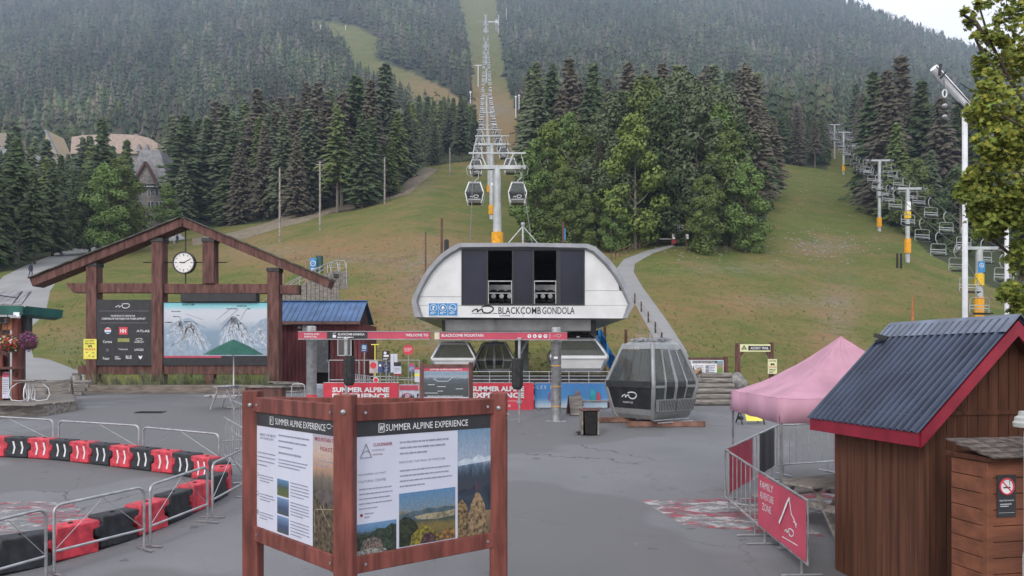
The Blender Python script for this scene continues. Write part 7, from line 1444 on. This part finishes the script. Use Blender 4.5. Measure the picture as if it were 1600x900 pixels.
# ------------------------------------------------------------------ bungee frame
Y = 20.; q = gp(1508, Y); t = thing('bungee_frame', 'white bungee trampoline frame of two upright poles and slanting tubes behind the hut', 'frame', q); 
def R_(px, py, Yy=Y): return at(px, py, Yy) - q
MB().tube([(0, 0, 0), R_(1507.5, 172)], .068, 12).build('upright', WHITE, t, smooth=50); A = R_(1573, 300, 21.5); b_ = MB(); b_.tube([(A.x, A.y, 0), A], .055, 12); b_.build('upright', WHITE, t, smooth=50)
MB().tube([R_(1459, 106), R_(1552, 211, 20.6)], .105, 14).build('slanting_tube', WHITE, t, smooth=50); MB().tube([R_(1560, 215, 20.7), R_(1625, 300, 21.5)], .09, 12).build('slanting_tube', WHITE, t, smooth=50)
b = MB(); b.tube([R_(1463, 104, 19.85), R_(1556, 205, 20.5)], .012, 5); b.tube([R_(1475, 125, 20), R_(1476, 180, 20)], .009, 5); b.tube([R_(1500, 130, 20.5), R_(1610, 200, 22)], .012, 5); b.build('cord', DARKST, t)
b = MB(); b.tube([R_(1476 + 3.2 * math.cos(a), 146 + 6 * math.sin(a), 20) for a in np.linspace(0, 6.28, 13)[:-1]], .018, 6, closed=True); b.build('hook', WHITE, t)
for py in (165, 182): c_ = R_(1476, py, 20); b = MB(); b.lathe([(.0, .05), (.05, .04), (.075, -.02), (.04, -.06), (0, -.08)], c_, 10); b.build('pulley', GALV, t)
for a_, c_ in (((1470, 100), (1468, 118)), ((1478, 112), (1470, 122)), ((1497, 160), (1515, 178)), ((1540, 190), (1548, 203))): b = MB(); b.beam(R_(*a_, 19.9), R_(*c_, 19.9), .06, .04); b.build('clamp', DARKST, t)
# ------------------------------------------------------------------ poles and small things on the slopes
def pole(px, y0, Y, r_, m, label, name='utility_pole', cat='pole', extra=None, group='poles on the slopes'):
    q = gp(px, Y); z = CH + (HY - y0) / F * Y - q.z; t = thing(name, label, cat, q, 0, group); MB().tube([(0, 0, -.3), (0, 0, z)], [r_, r_ * .8], 8).build('shaft', m, t, smooth=50)
    if extra: extra(t, z)
    return t
PW = mat('pale_pole_wood', (.30, .27, .24), .85, var=.2, scale=2)
def armx(t, z): MB().box((0, 0, z - .5), (1.6, .12, .14)).build('cross_arm', PW, t)
pole(437, 262, 126, .18, PW, 'bare pale pole left of three along the forest foot'); pole(500, 253, 132, .2, PW, 'crooked pale pole middle of three along the forest foot', extra=armx); pole(601, 246, 160, .2, PW, 'pale pole right of three along the forest foot'); pole(703, 231, 205, .22, PW, 'short pale pole at the top corner of the meadow')
pole(880, 346, 92, .16, WOODB, 'brown post with a blue flag behind the station roof', extra=lambda t, z: MB().box((.18, 0, z - 1.6), (.22, .06, 1.5)).build('flag', BLUEP, t))
def pads(t, z):
    for dx, zz_ in ((.55, .42), (1.0, .15)): MB().lathe([(.15, z * zz_ - .1), (.26, z * zz_), (.26, z * zz_ + 1.3), (.16, z * zz_ + 1.42)], (dx, 0, 0), 12).build('dark_cylinder', PADK, t)
pole(690, 341, 84, .15, WOODB, 'brown pole with two dark hanging cylinders left above the station', 'cylinder_pole', 'pole', pads); pole(665, 362, 80, .09, WOODB, 'thin brown stake left of the pole with dark cylinders'); pole(1402, 396, 110, .16, RUBBER, 'left one of two short dark posts by the second lift tower'); pole(1408, 396, 110, .16, RUBBER, 'right one of two short dark posts by the second lift tower')
q = gp(1426, 62); t = thing('orange_marker', 'tall narrow orange marker wedge standing on the grass behind the hut roof', 'marker', q); z1_ = CH + (HY - 463) / F * 62 - q.z; MB().lathe([(.14, 0), (.13, z1_ * .55), (.05, z1_)], n=8).build('body', mat('orange_marker', (.42, .15, .06), .8), t); MB().box((0, 0, .05), (.6, .6, .1)).build('base', DARKST, t)
def lamp2(t, z): MB().lathe([(.2, z - .3), (.5, z), (.5, z + .5), (.1, z + .8)], n=8).build('head', WHITE, t)
for px, y0, Y, lab in ((735, 145, 420, 'small snow gun tower left of the gondola line'), (806, 152, 450, 'left one of two white snow gun masts'), (811, 150, 455, 'right one of two white snow gun masts'), (779, 24, 1150, 'lower white mast right of the topmost tower'), (791, 14, 1200, 'upper white mast right of the topmost tower'), (501, 40, 1000, 'white mast on the upper left run'), (540, 40, 1010, 'second white mast on the upper left run')):
    q = gp(px, Y); z = max(4., CH + (HY - y0) / F * Y - q.z); t = thing('snow_gun_mast', lab, 'mast', q, 0, 'snow making masts'); MB().tube([(0, 0, -1), (0, 0, z)], .18 + Y / 5000, 6).build('shaft', WHITE, t); MB().lathe([(.2, z - .3), (.55 + Y / 2500, z), (.5, z + .6), (.1, z + .9)], n=8).build('head', WHITE, t)
q = gp(747, 640); t = thing('t_bar_mast', 'T shaped white mast in the trees left of the rope line', 'mast', q, 0, 'snow making masts'); z = CH + (HY - 102) / F * 640 - q.z; MB().tube([(0, 0, -1), (0, 0, z)], .35, 6).build('shaft', WHITE, t); MB().box((0, 0, z), (6, .5, .5)).build('cross_arm', WHITE, t)
q = gp(770, 1180); t = thing('mountain_lodge', 'tiny white lodge with a long wing high on the ski run', 'building', q); s_ = 1180 / F; zt_ = CH + (HY - 33) / F * 1180 - q.z
MB().box((6 * s_, 0, zt_ - 2.2), (5 * s_, 6, 4.4)).build('wall', WHITEP, t); MB().box((6 * s_, 0, (zt_ - 4.4) / 2 - 1), (4 * s_, 5, zt_ - 2.4)).build('stone_base', STONEW, t); MB().prism([(3 * s_, zt_), (9 * s_, zt_), (6 * s_, zt_ + 3)], -3.5, 3.5).build('roof', RIMG, t); MB().box((-2 * s_, 0, zt_ - 1.5), (10 * s_, 2, 1.6)).build('wing', WHITEP, t); MB().box((-16 * s_, 0, zt_ - .4), (18 * s_, .8, .6)).build('boom', STEEL, t)
# rope fences
def rope_fence(pp_, label, hh=1.1, m=WOODB, n=2):
    A = ground(*pp_[0]); t = thing('rope_fence', label, 'fence', A, 0, 'post and rope fences'); G_ = []
    for a, c in zip(pp_[:-1], pp_[1:]):
        for f in np.linspace(0, 1, n + 1)[:-1]: G_.append(ground(a[0] + (c[0] - a[0]) * f, a[1] + (c[1] - a[1]) * f) - A)
    G_.append(ground(*pp_[-1]) - A)
    for g_ in G_: MB().tube([g_ + Vector((0, 0, -.2)), g_ + Vector((0, 0, hh))], .07, 6).build('post', m, t)
    for zz_ in (.55, .95):
        pts = []
        for a, c in zip(G_[:-1], G_[1:]):
            for f in (0, .5): pts.append(a.lerp(c, f) + Vector((0, 0, zz_ * hh - (.08 if f else 0))))
        MB().tube(pts + [G_[-1] + Vector((0, 0, zz_ * hh))], .022, 4).build('rope', TANW, t)
rope_fence([(955, 408), (975, 398), (1000, 390), (1027, 383)], 'brown post and rope fence on the left of the gravel path near the arch', n=3); rope_fence([(992, 474), (1002, 488), (1013, 505), (1024, 522), (1034, 540)], 'dark post and rope fence down the left edge of the gravel path', 1.0, DARKST, 1)
rope_fence([(150 * 0 + 640, 450), (668, 425), (690, 402), (705, 386)], 'thin stake fence left above the station', .9, TANW, 4); rope_fence([(430, 420), (470, 404), (510, 402), (560, 408), (610, 412), (650, 400)], 'row of small pale stakes across the left meadow', .55, TANW, 5)
rope_fence([(1030, 383), (1045, 383), (1050, 384)], 'short fence at the left foot of the arch', 1.1, WOODB, 1)
# grove arch
Y = 111; q = gp(1062, Y); t = thing('trailhead_arch', 'small dark trailhead arch with white signs at the edge of the grove', 'arch', q); P = Pl(1062, Y, q.z)
for x0 in (1050.5, 1072): part('post', WOODB, t, (x0 - 1.4, 351, x0 + 1.4, 386), P=P, ya=-.2, yb=.2)
part('header', DARKST, t, (1048, 357, 1075, 361), P=P, ya=-.2, yb=.2); s_ = part('white_sign', WHITE, t, (1052, 358, 1071.5, 361.5), P=P, ya=-.3, yb=-.22); part('white_sign', WHITE, t, (1058, 352, 1067, 357.5), P=P, ya=-.3, yb=-.2); part('notice', WHITE, t, (1050, 366, 1054, 374), P=P, ya=-.35, yb=-.25); part('notice', WHITE, t, (1071, 366.5, 1075, 374), P=P, ya=-.35, yb=-.25); textlines(s_, BLACK, P(1053, 0)[0], P(1070.5, 0)[0], P(0, 359.3)[1], P(0, 360.3)[1], 1, -.31, .12); part('barrier_rail', GALV, t, (1031, 373, 1050, 374), P=P, ya=-.1, yb=.0); part('dark_gate', MATS['dark_core'], t, (1054.5, 362, 1070, 386), P=P, ya=.3, yb=.5); part('red_box', MAROON, t, (1050, 375, 1056, 381), P=P, ya=-.3, yb=.1)
# left chair shaped sign rack by the trees
Y = 140; q = gp(181, Y); t = thing('notice_rack', 'small white notice rack by the path under the left trees', 'notice board', q); P = Pl(181, Y, q.z); part('leg', WHITE, t, (177, 354, 178, 374), P=P, ya=-.1, yb=.1); part('leg', WHITE, t, (185, 354, 186, 374), P=P, ya=-.1, yb=.1); part('board', WHITE, t, (178, 355, 185, 360), P=P, ya=-.1, yb=.0); part('board', WHITE, t, (178, 365, 185, 366.5), P=P, ya=-.1, yb=.0)
# magic carpet ramp on the left meadow
Y = 62.; t = thing('conveyor_ramp', 'curved grey boarded conveyor ramp with orange belt and railings left of the station', 'ramp', gp(490, Y)); o_ = t.location
top_ = [(408, 480), (430, 466), (455, 452), (480, 440), (500, 431), (518, 424), (530, 421)]; rl = [(408, 474), (430, 456), (455, 440), (480, 427), (500, 417), (515, 411), (528, 412)]
A_ = [at(px, py, Y) - o_ for px, py in top_]; b = MB(); vs = []
for a in A_: g_ = h(a.x + o_.x, Y) - o_.z; vs += [(a.x, 0, g_ - .3), (a.x, 0, a.z)]
n_ = len(A_)
for i in range(n_ - 1):
    a, c = A_[i], A_[i + 1]; ga, gc = vs[2 * i][2], vs[2 * i + 2][2]; k2 = 3
    for j in range(k2):
        f0, f1_ = j / k2, (j + 1) / k2 - .04; p0, p1 = a.lerp(c, f0), a.lerp(c, f1_); MB().prism([(p0.x, ga), (p1.x, ga), (p1.x, p1.z), (p0.x, p0.z)], -.08 + rnd.uniform(-.02, .02), .05).build('side_board', GREYW, t)
b = MB(); b.add([tuple(a) for a in A_] + [(a.x + .2, 2.4, a.z + .55) for a in A_], [(i, i + 1, i + 1 + n_, i + n_) for i in range(n_ - 1)]); b.build('belt', mat('orange_belt', (.42, .20, .10), .8, var=.1), t)
for yy_, dz in ((-.05, 0), (2.5, .55)):
    pts = [at(px, py, Y) - o_ + Vector((0, yy_, dz)) for px, py in rl]; MB().tube(pts, .045, 6).build('handrail', GALV, t, smooth=60); MB().tube([p - Vector((0, 0, .35)) for p in pts], .025, 5).build('rail', GALV, t, smooth=60)
    for a, p_ in zip(A_, pts): MB().tube([(a.x, yy_, a.z + dz - .2), p_], .03, 5).build('rail_post', GALV, t)
p_ = at(531, 413, Y) - o_
for i in range(5): MB().box((p_.x - .15 + i * .25 - .3, .1, (at(0, 424, Y).z + at(0, 452, Y).z) / 2 - o_.z), (.22, .08, 28 * Y / F)).build('side_board', GREYW, t)
for dx in (-.7, .0, .55): MB().tube([(p_.x + dx, 0, p_.z - 1.6), (p_.x + dx, 0, p_.z + .15)], .035, 6).build('rail_post', GALV, t)
MB().box((p_.x - .3, -.1, p_.z - .95), (.35, .3, .3)).build('control_box', DARKST, t)
for px in (443, 478): pole(px, 408 if px > 450 else 427, 64, .1, TANW, 'yellowish stake %s the conveyor ramp' % ('just left of the blue sign by' if px > 450 else 'seen under the clock frame gable near'))
q = gp(490, 66); t = thing('blue_sign', 'blue slow sign with white ring beside a dark green box on the meadow', 'sign', q); P = Pl(490, 66, q.z); part('green_box', mat('dark_green_box', (.03, .09, .09), .6), t, (493, 399, 501, 424), P=P, ya=.1, yb=.9); s_ = part('face', BLUEP, t, (484.5, 403.5, 494.5, 424), P=P, ya=-.05, yb=.05); b = MB(); x, z = P(489.5, 412); b.tube([(x + .22 * math.cos(a), -.08, z + .22 * math.sin(a)) for a in np.linspace(0, 6.28, 15)[:-1]], .035, 5, closed=True); b.beam((x - .1, -.08, z + .05), (x + .1, -.08, z - .05), .06, .02); b.build('white_ring', WHITE, s_); textlines(s_, WHITE, P(486, 0)[0], P(493, 0)[0], P(0, 419)[1], P(0, 423)[1], 2, -.07, .07); MB().tube([(0, 0, -.2), (0, 0, 1.5)], .06, 6).build('post', WOODB, t)
# scattered stones and grass tufts on the slopes
V = []; T = []; r = random.Random(21)
def tuft(px, py):
    g_ = ground(px, py); 
    if g_.y < 46: return
    s_ = r.uniform(.08, .24) * (1.4 if r.random() < .06 else 1); b0 = len(V)
    for j in range(4): a = r.uniform(0, 6.3); dx, dy = math.cos(a) * s_ * .5, math.sin(a) * s_ * .5; V.extend([(g_.x - dx * .5, g_.y - dy * .5, g_.z - .05), (g_.x + dx * .5, g_.y + dy * .5, g_.z - .05), (g_.x + dx * 1.2 + r.uniform(-.1, .1), g_.y + dy, g_.z + s_ * r.uniform(.7, 1.3))]); T.append((b0 + 3 * j, b0 + 3 * j + 1, b0 + 3 * j + 2))
for i in range(9000):
    px, py = r.uniform(60, 1560), 300 + 300 * r.random() ** .8
    if inpoly(px, py, MEADOW) and not inpoly(px, py, [(955, 405), (1045, 380), (1060, 384), (1000, 425), (1100, 604), (1055, 604)]) and not inpoly(px, py, [(-60, 600), (0, 430), (290, 355), (300, 380), (95, 440), (60, 520), (140, 604)]): tuft(px, py)
cols_ = np.array([(.15, .19, .06), (.21, .20, .08), (.24, .19, .10), (.12, .17, .05)])[rg.integers(0, 4, len(V) // 12)]; tn_ = np.repeat(cols_, 12, 0)
o = link('meadow_grass', fast_mesh('meadow_grass', np.array(V), np.array(T), FOL_A, tint=tn_)); tag(o, 'green and straw coloured grass tufts scattered over the ski slopes', 'grass', kind='stuff')
V = []; T = []
for i in range(420):
    if r.random() < .45: px, py = r.gauss(1285, 45), r.gauss(385, 12)
    elif r.random() < .5: px, py = r.gauss(1110, 60), r.gauss(388, 7)
    else: px, py = r.gauss(1230, 60), r.gauss(300, 15)
    g_ = ground(px, py)
    if g_.y < 50 or not inpoly(px, py, MEADOW): continue
    s_ = r.uniform(.12, .38); b0 = len(V); V += [(g_.x + s_ * math.cos(a) * r.uniform(.7, 1.2), g_.y + s_ * math.sin(a) * r.uniform(.7, 1.2), g_.z - .05) for a in np.linspace(0, 6.28, 6)[:-1]] + [(g_.x + r.uniform(-.1, .1), g_.y, g_.z + s_ * .6)]; T += [(b0 + j, b0 + (j + 1) % 5, b0 + 5) for j in range(5)]
o = link('slope_rubble', fast_mesh('slope_rubble', np.array(V), np.array(T), mat('rubble', (.27, .24, .20), .95, var=.2))); tag(o, 'pale stones and clods strewn across the upper meadows', 'stones', kind='stuff')
# ------------------------------------------------------------------ hotel among the trees
Y = 190.; q = gp(240, Y); P = Pl(240, Y, q.z); t = thing('hotel_wing', 'pale stone clad hotel wing with a steep gable showing between the left trees', 'building', q); zg = P(0, 350)[1]
x0, x1, ze = P(206, 0)[0], P(264, 0)[0], P(0, 288)[1]; MB().box(((x0 + x1) / 2, 4.5, ze / 2 - 3), (x1 - x0, 9, ze + 6)).build('wall', STONEW, t)
for py in (301, 320, 341):
    for px in (212, 220, 233, 238.5, 246, 252, 258):
        w_ = part('window', WHITE, t, (px - 2.4, py - 5.5, px + 2.4, py + 5.5), P=P, ya=-.12, yb=.02); part('pane', GLASS, w_, (px - 1.9, py - 5, px - .2, py + 5), P=P, ya=-.16, yb=-.11); part('pane', GLASS, w_, (px + .2, py - 5, px + 1.9, py + 5), P=P, ya=-.16, yb=-.11)
GR = mat('grey_hotel_roof', (.27, .27, .28), .85, var=.12, scale=1)
b = MB(); b.prism([P(205, 290), P(222, 236), P(252, 236), P(268, 290)], -1, 10); b.build('roof', GR, t); gb = MB(); gb.prism([P(214, 290), P(233, 258), P(250, 290)], -1.5, -.9); g_ = gb.build('gable', STONEW, t); MB().beam((P(212, 292)[0], -1.8, P(212, 292)[1]), (P(233, 256)[0], -1.8, P(233, 256)[1]), .8, .5).build('barge_board', WOODB, g_); MB().beam((P(233, 256)[0], -1.8, P(233, 256)[1]), (P(252, 292)[0], -1.8, P(252, 292)[1]), .8, .5).build('barge_board', WOODB, g_)
part('balcony', WHITE, t, (224, 292, 262, 293.5), P=P, ya=-1.2, yb=-1.0)
Y = 246.; q = gp(185, Y); P = Pl(185, Y, q.z); t = thing('hotel_main_roof', 'broad hotel roof coloured pinkish as if sunlit, seen above the left trees', 'building', q); LR = mat('sun_tinted_roof', (.42, .33, .28), .85, var=.08, scale=1)  # pinkish sunlight is painted into the roof colour
b = MB(); b.prism([P(110, 240), P(112, 214), (P(130, 211)), P(156, 210), P(170, 209), P(198, 210), P(212, 211), P(232, 215), P(246, 224), P(247, 240)], 0, 12); b.build('roof', LR, t); MB().box((P(180, 0)[0], 6, (P(0, 240)[1]) / 2 - 2), (P(246, 0)[0] - P(112, 0)[0] - 1, 10, P(0, 240)[1] + 4)).build('wall', STONEW, t); part('chimney', STONEW, t, (205, 206, 210, 213), P=P, ya=2, yb=4); 
for px in (219, 231): MB().prism([P(px - 4, 238), P(px, 226), P(px + 4, 238)], -1.2, .2).build('dormer', GR, t)
Y = 182.; q = gp(30, Y); P = Pl(30, Y, q.z); t = thing('left_chalet', 'grey roofed chalet at the left frame edge behind spruces', 'building', q); MB().box((P(20, 0)[0], 5, P(0, 290)[1] / 2 - 3), (56 * Y / F, 9, P(0, 290)[1] + 6)).build('wall', STONEW, t); b = MB(); b.prism([P(-20, 292), P(-20, 232), P(36, 233), P(48, 245), P(58, 292)], -1, 10); b.build('roof', GR, t); b = MB(); b.prism([P(-20, 232), P(-20, 205), P(8, 206), P(6, 232)], 1, 8); b.build('upper_roof', mat('tan_roof', (.27, .24, .20), .9, var=.1), t); gb = MB(); gb.prism([P(22, 292), P(34, 250), P(44, 292)], -1.6, -.8); g_ = gb.build('gable', WOODB, t)
for px, py in ((12, 300), (22, 300), (36, 300), (12, 320), (36, 320)): w_ = part('window', WHITE, t, (px - 3, py - 5, px + 3, py + 5), P=P, ya=-.12, yb=.02); part('pane', GLASS, w_, (px - 2.3, py - 4.3, px + 2.3, py + 4.3), P=P, ya=-.16, yb=-.1)
Y = 216.; q = gp(80, Y); P = Pl(80, Y, q.z); t = thing('gable_house', 'pointed gable with warm sunlight in its yellow colour, rising over the left trees', 'building', q); MB().prism([P(68, 245), P(72, 206), P(74, 204), P(89, 240), P(89, 245)], 0, 8).build('gable', mat('sun_tinted_gable', (.46, .36, .24), .8, var=.06), t); MB().beam((P(72.5, 204)[0], -.2, P(72.5, 204)[1]), (P(90, 242)[0], -.2, P(90, 242)[1]), .9, .5).build('roof_edge', GR, t); MB().box((0, 4, P(0, 244)[1] / 2 - 3), (24 * Y / F, 8, P(0, 244)[1] + 6)).build('wall', STONEW, t)  # yellow of the gable is sunlight put into its colour
# ------------------------------------------------------------------ people on the left path
def person(px, Y, hh, top, label, facing=0., ph=.25):
    q = gp(px, Y); q.z += .09; t = thing('person', label, 'person', q, facing, 'people on the left path'); k_ = hh / 1.75
    J = {'p': (0, 0, .95), 'c': (0, 0, 1.3), 'n': (0, 0, 1.48), 'h': (0, 0, 1.62), 't': (0, 0, 1.72), 'sl': (-.17, 0, 1.40), 'el': (-.24, .03, 1.12), 'wl': (-.22, -.08, .88), 'hl2': (-.21, -.10, .80), 'sr': (.17, 0, 1.40), 'er': (.24, -.03, 1.12), 'wr': (.22, .08, .88), 'hr2': (.21, .10, .80),
         'hl': (-.09, 0, .90), 'kl': (-.10, -ph * .5, .50), 'al': (-.10, -ph * .2, .08), 'fl': (-.10, -ph * .2 - .14, .04), 'hr': (.09, 0, .90), 'kr': (.10, ph * .1, .50), 'ar': (.10, ph, .10), 'fr': (.10, ph - .13, .04)}
    Rr = {'p': .15, 'c': .16, 'n': .06, 'h': .10, 't': .08, 'sl': .07, 'el': .05, 'wl': .035, 'hl2': .04, 'sr': .07, 'er': .05, 'wr': .035, 'hr2': .04, 'hl': .10, 'kl': .065, 'al': .045, 'fl': .04, 'hr': .10, 'kr': .065, 'ar': .045, 'fr': .04}
    E = [('p', 'c'), ('c', 'n'), ('n', 'h'), ('h', 't'), ('c', 'sl'), ('sl', 'el'), ('el', 'wl'), ('wl', 'hl2'), ('c', 'sr'), ('sr', 'er'), ('er', 'wr'), ('wr', 'hr2'), ('p', 'hl'), ('hl', 'kl'), ('kl', 'al'), ('al', 'fl'), ('p', 'hr'), ('hr', 'kr'), ('kr', 'ar'), ('ar', 'fr')]
    ks = list(J); me = bpy.data.meshes.new('body'); me.from_pydata([tuple(Vector(J[k]) * k_) for k in ks], [(ks.index(a), ks.index(b)) for a, b in E], []); o = link('body', me, t)
    md = o.modifiers.new('skin', 'SKIN'); 
    for i, k in enumerate(ks): me.skin_vertices[0].data[i].radius = (Rr[k] * k_,) * 2
    me.skin_vertices[0].data[0].use_root = True; o.modifiers.new('sub', 'SUBSURF').levels = 1; o.modifiers['sub'].render_levels = 1; me.materials.append(top)
    b = MB(); b.lathe([(.0, 1.78), (.07, 1.76), (.105, 1.70), (.108, 1.62), (.08, 1.56)], n=10); hb = b.build('hair', HAIR, t, smooth=60); hb.scale = (k_,) * 3
    b = MB(); b.lathe([(.12, 1.46), (.19, 1.38), (.18, 1.15), (.17, .90), (.20, .80)], n=12); s_ = b.build('jacket', top, t, smooth=60); s_.scale = (k_, k_ * .7, k_)
person(48, 93, 1.78, CLOTHN, 'person in a dark navy jacket walking up the gravel path, back turned', math.radians(180))
person(272, 146, 1.75, CLOTHW, 'person in a white top walking beside another under the gable', .5); person(277, 147, 1.75, CLOTHN, 'person in dark clothes walking right of the one in white', .4)
# ------------------------------------------------------------------ maple at the right edge
q = gp(1668, 12.4); t = thing('maple_tree', 'leafy green maple hanging into the picture along the right edge', 'tree', q); o_ = t.location; r = random.Random(77)
def M(px, py, Yy): return at(px, py, Yy) - o_
MB().tube([(0, 0, -.2), (0.02, 0, 1.5), (-.05, .1, 3.2), (.05, 0, 5.0), (.0, 0, 7.5), (-.1, 0, 9.8)], [.17, .14, .125, .10, .06, .02], 10).build('trunk', BARK, t, smooth=50)
limbs = [[(1665, 470, 12.4), (1630, 430, 12.2), (1600, 418, 12.0), (1572, 392, 11.8), (1548, 372, 11.7), (1525, 355, 11.6)], [(1665, 360, 12.4), (1620, 320, 12), (1570, 290, 11.6), (1520, 265, 11.4)], [(1665, 250, 12.4), (1620, 190, 12.1), (1575, 120, 11.8), (1545, 60, 11.6), (1530, 10, 11.5)],
         [(1665, 180, 12.4), (1640, 90, 12.2), (1600, 10, 12), (1570, -60, 11.8)], [(1545, 70, 11.6), (1525, 35, 11.5), (1503, 22, 11.4)], [(1600, 418, 12), (1590, 450, 11.7), (1580, 480, 11.5)], [(1665, 300, 12.4), (1640, 240, 11.5), (1600, 200, 11.0), (1565, 180, 10.8)], [(1665, 420, 12.4), (1700, 380, 12), (1740, 300, 12)], [(1570, 120, 11.8), (1545, 105, 11.7), (1524, 60, 11.6)]]
for L_ in limbs: n_ = len(L_); MB().tube([M(*p_) for p_ in L_], [.034 * (1 - i / n_) + .006 for i in range(n_)], 7).build('limb', BARK, t, smooth=50)
cl = [  # px, py, Y, radius px, leaf count
 (1580, 100, 11.8, 50, 620), (1560, 165, 11.4, 42, 620), (1590, 220, 11.3, 48, 760), (1548, 225, 11.3, 24, 220), (1560, 290, 11.4, 46, 760), (1525, 300, 11.3, 27, 300), (1595, 330, 11.5, 50, 760), (1548, 345, 11.5, 34, 420), (1530, 355, 11.4, 16, 90), (1600, 400, 11.7, 30, 300), (1590, 460, 11.5, 24, 300), (1600, 495, 11.5, 28, 320), (1640, 440, 12, 50, 400), (1650, 350, 12, 60, 500), (1650, 250, 12.4, 70, 600), (1650, 150, 12.6, 70, 600), (1640, 60, 12.6, 60, 500),
 (1590, 40, 11.8, 34, 170), (1570, 0, 11.8, 38, 170), (1545, 70, 11.6, 24, 80), (1535, 30, 11.5, 22, 70), (1510, 22, 11.4, 11, 32), (1525, 8, 11.5, 14, 30), (1540, 130, 11.5, 20, 120), (1515, 275, 11.3, 12, 60), (1605, 90, 12.2, 34, 300), (1700, 200, 13.2, 90, 600), (1720, 330, 13, 80, 500), (1680, 60, 13.2, 90, 500), (1640, -40, 13, 80, 400), (1530, 52, 11.5, 14, 30), (1552, 55, 11.6, 14, 40)]
V = []; T = []; C_ = []
star = [(0, 1.0), (.16, .52), (.62, .72), (.52, .32), (.92, .10), (.42, -.12), (.46, -.55), (0, -.35), (-.46, -.55), (-.42, -.12), (-.92, .10), (-.52, .32), (-.62, .72), (-.16, .52)]
for (px, py, Yy, rp, n_) in cl:
    n_ = int(n_ * 1.45)
    c_ = M(px, py, Yy); R0 = rp * Yy / F; sub = [c_ + Vector((r.gauss(0, .55), r.gauss(0, .55), r.gauss(0, .5))) * R0 for _ in range(max(2, n_ // 45))]
    for i in range(n_):
        p_ = r.choice(sub) + Vector((r.gauss(0, .3), r.gauss(0, .35), r.gauss(0, .22))) * R0 * .95; d_ = p_ - c_
        if d_.length > R0 * 1.15: p_ = c_ + d_.normalized() * R0 * r.uniform(.8, 1.1)
        s_ = r.uniform(.036, .070); nrm = Vector((r.uniform(-.7, .7), r.uniform(-1.0, .2), r.uniform(-.1, 1))).normalized(); x = nrm.cross(Vector((r.uniform(-.6, .6), r.uniform(-.3, .3), -1))).normalized(); y = nrm.cross(x); b0 = len(V)
        V.append(tuple(p_)); V += [tuple(p_ + (x * a + y * c) * s_ - nrm * s_ * (a * a) * .35) for a, c in star]; T += [(b0, b0 + 1 + j, b0 + 1 + (j + 1) % 14) for j in range(14)]
        k_ = r.uniform(.75, 1.3); yel = r.random() * (1 if py < 300 else .6); C_ += [((.115 + .105 * yel) * k_, (.165 + .050 * yel) * k_, (.036) * k_)] * 15
o = link('crown', fast_mesh('crown', np.array(V), np.array(T), FOL_A, tint=np.array(C_)), t)
print('maple leaves', len(T))
# ------------------------------------------------------------------ air
m = bpy.data.materials.new('haze'); m.use_nodes = True; n = m.node_tree.nodes; n.clear(); out = n.new('ShaderNodeOutputMaterial'); pv = n.new('ShaderNodeVolumePrincipled')
pv.inputs['Color'].default_value = (.64, .78, 1.0, 1); pv.inputs['Density'].default_value = .00023; pv.inputs['Anisotropy'].default_value = .0
m.node_tree.links.new(pv.outputs[0], out.inputs['Volume'])
o = MB().box((0, 1280, 395), (3700, 2760, 830)).build('haze', m); tag(o, 'thin bluish air haze over the whole valley', 'haze', kind='stuff')

# ------------------------------------------------------------------ trees that share a description are told apart by their place
seen = {}
for o in S.objects:
    if 'label' in o and 'category' in o: seen.setdefault(o['label'], []).append(o)
for lab, os_ in seen.items():
    n = len(os_)
    if n < 2: continue
    os_.sort(key=lambda o: o.location.x / o.location.y)
    names_ = {2: ['left one of two', 'right one of two'], 3: ['left one of three', 'middle one of three', 'right one of three']}.get(n) or ['leftmost of alike'] + [f'{ords[i]} from left of alike' for i in range(1, n - 1)] + ['rightmost of alike']
    for o, q in zip(os_, names_):
        l_ = q + ' ' + lab
        if len(l_.split()) <= 16: o['label'] = l_
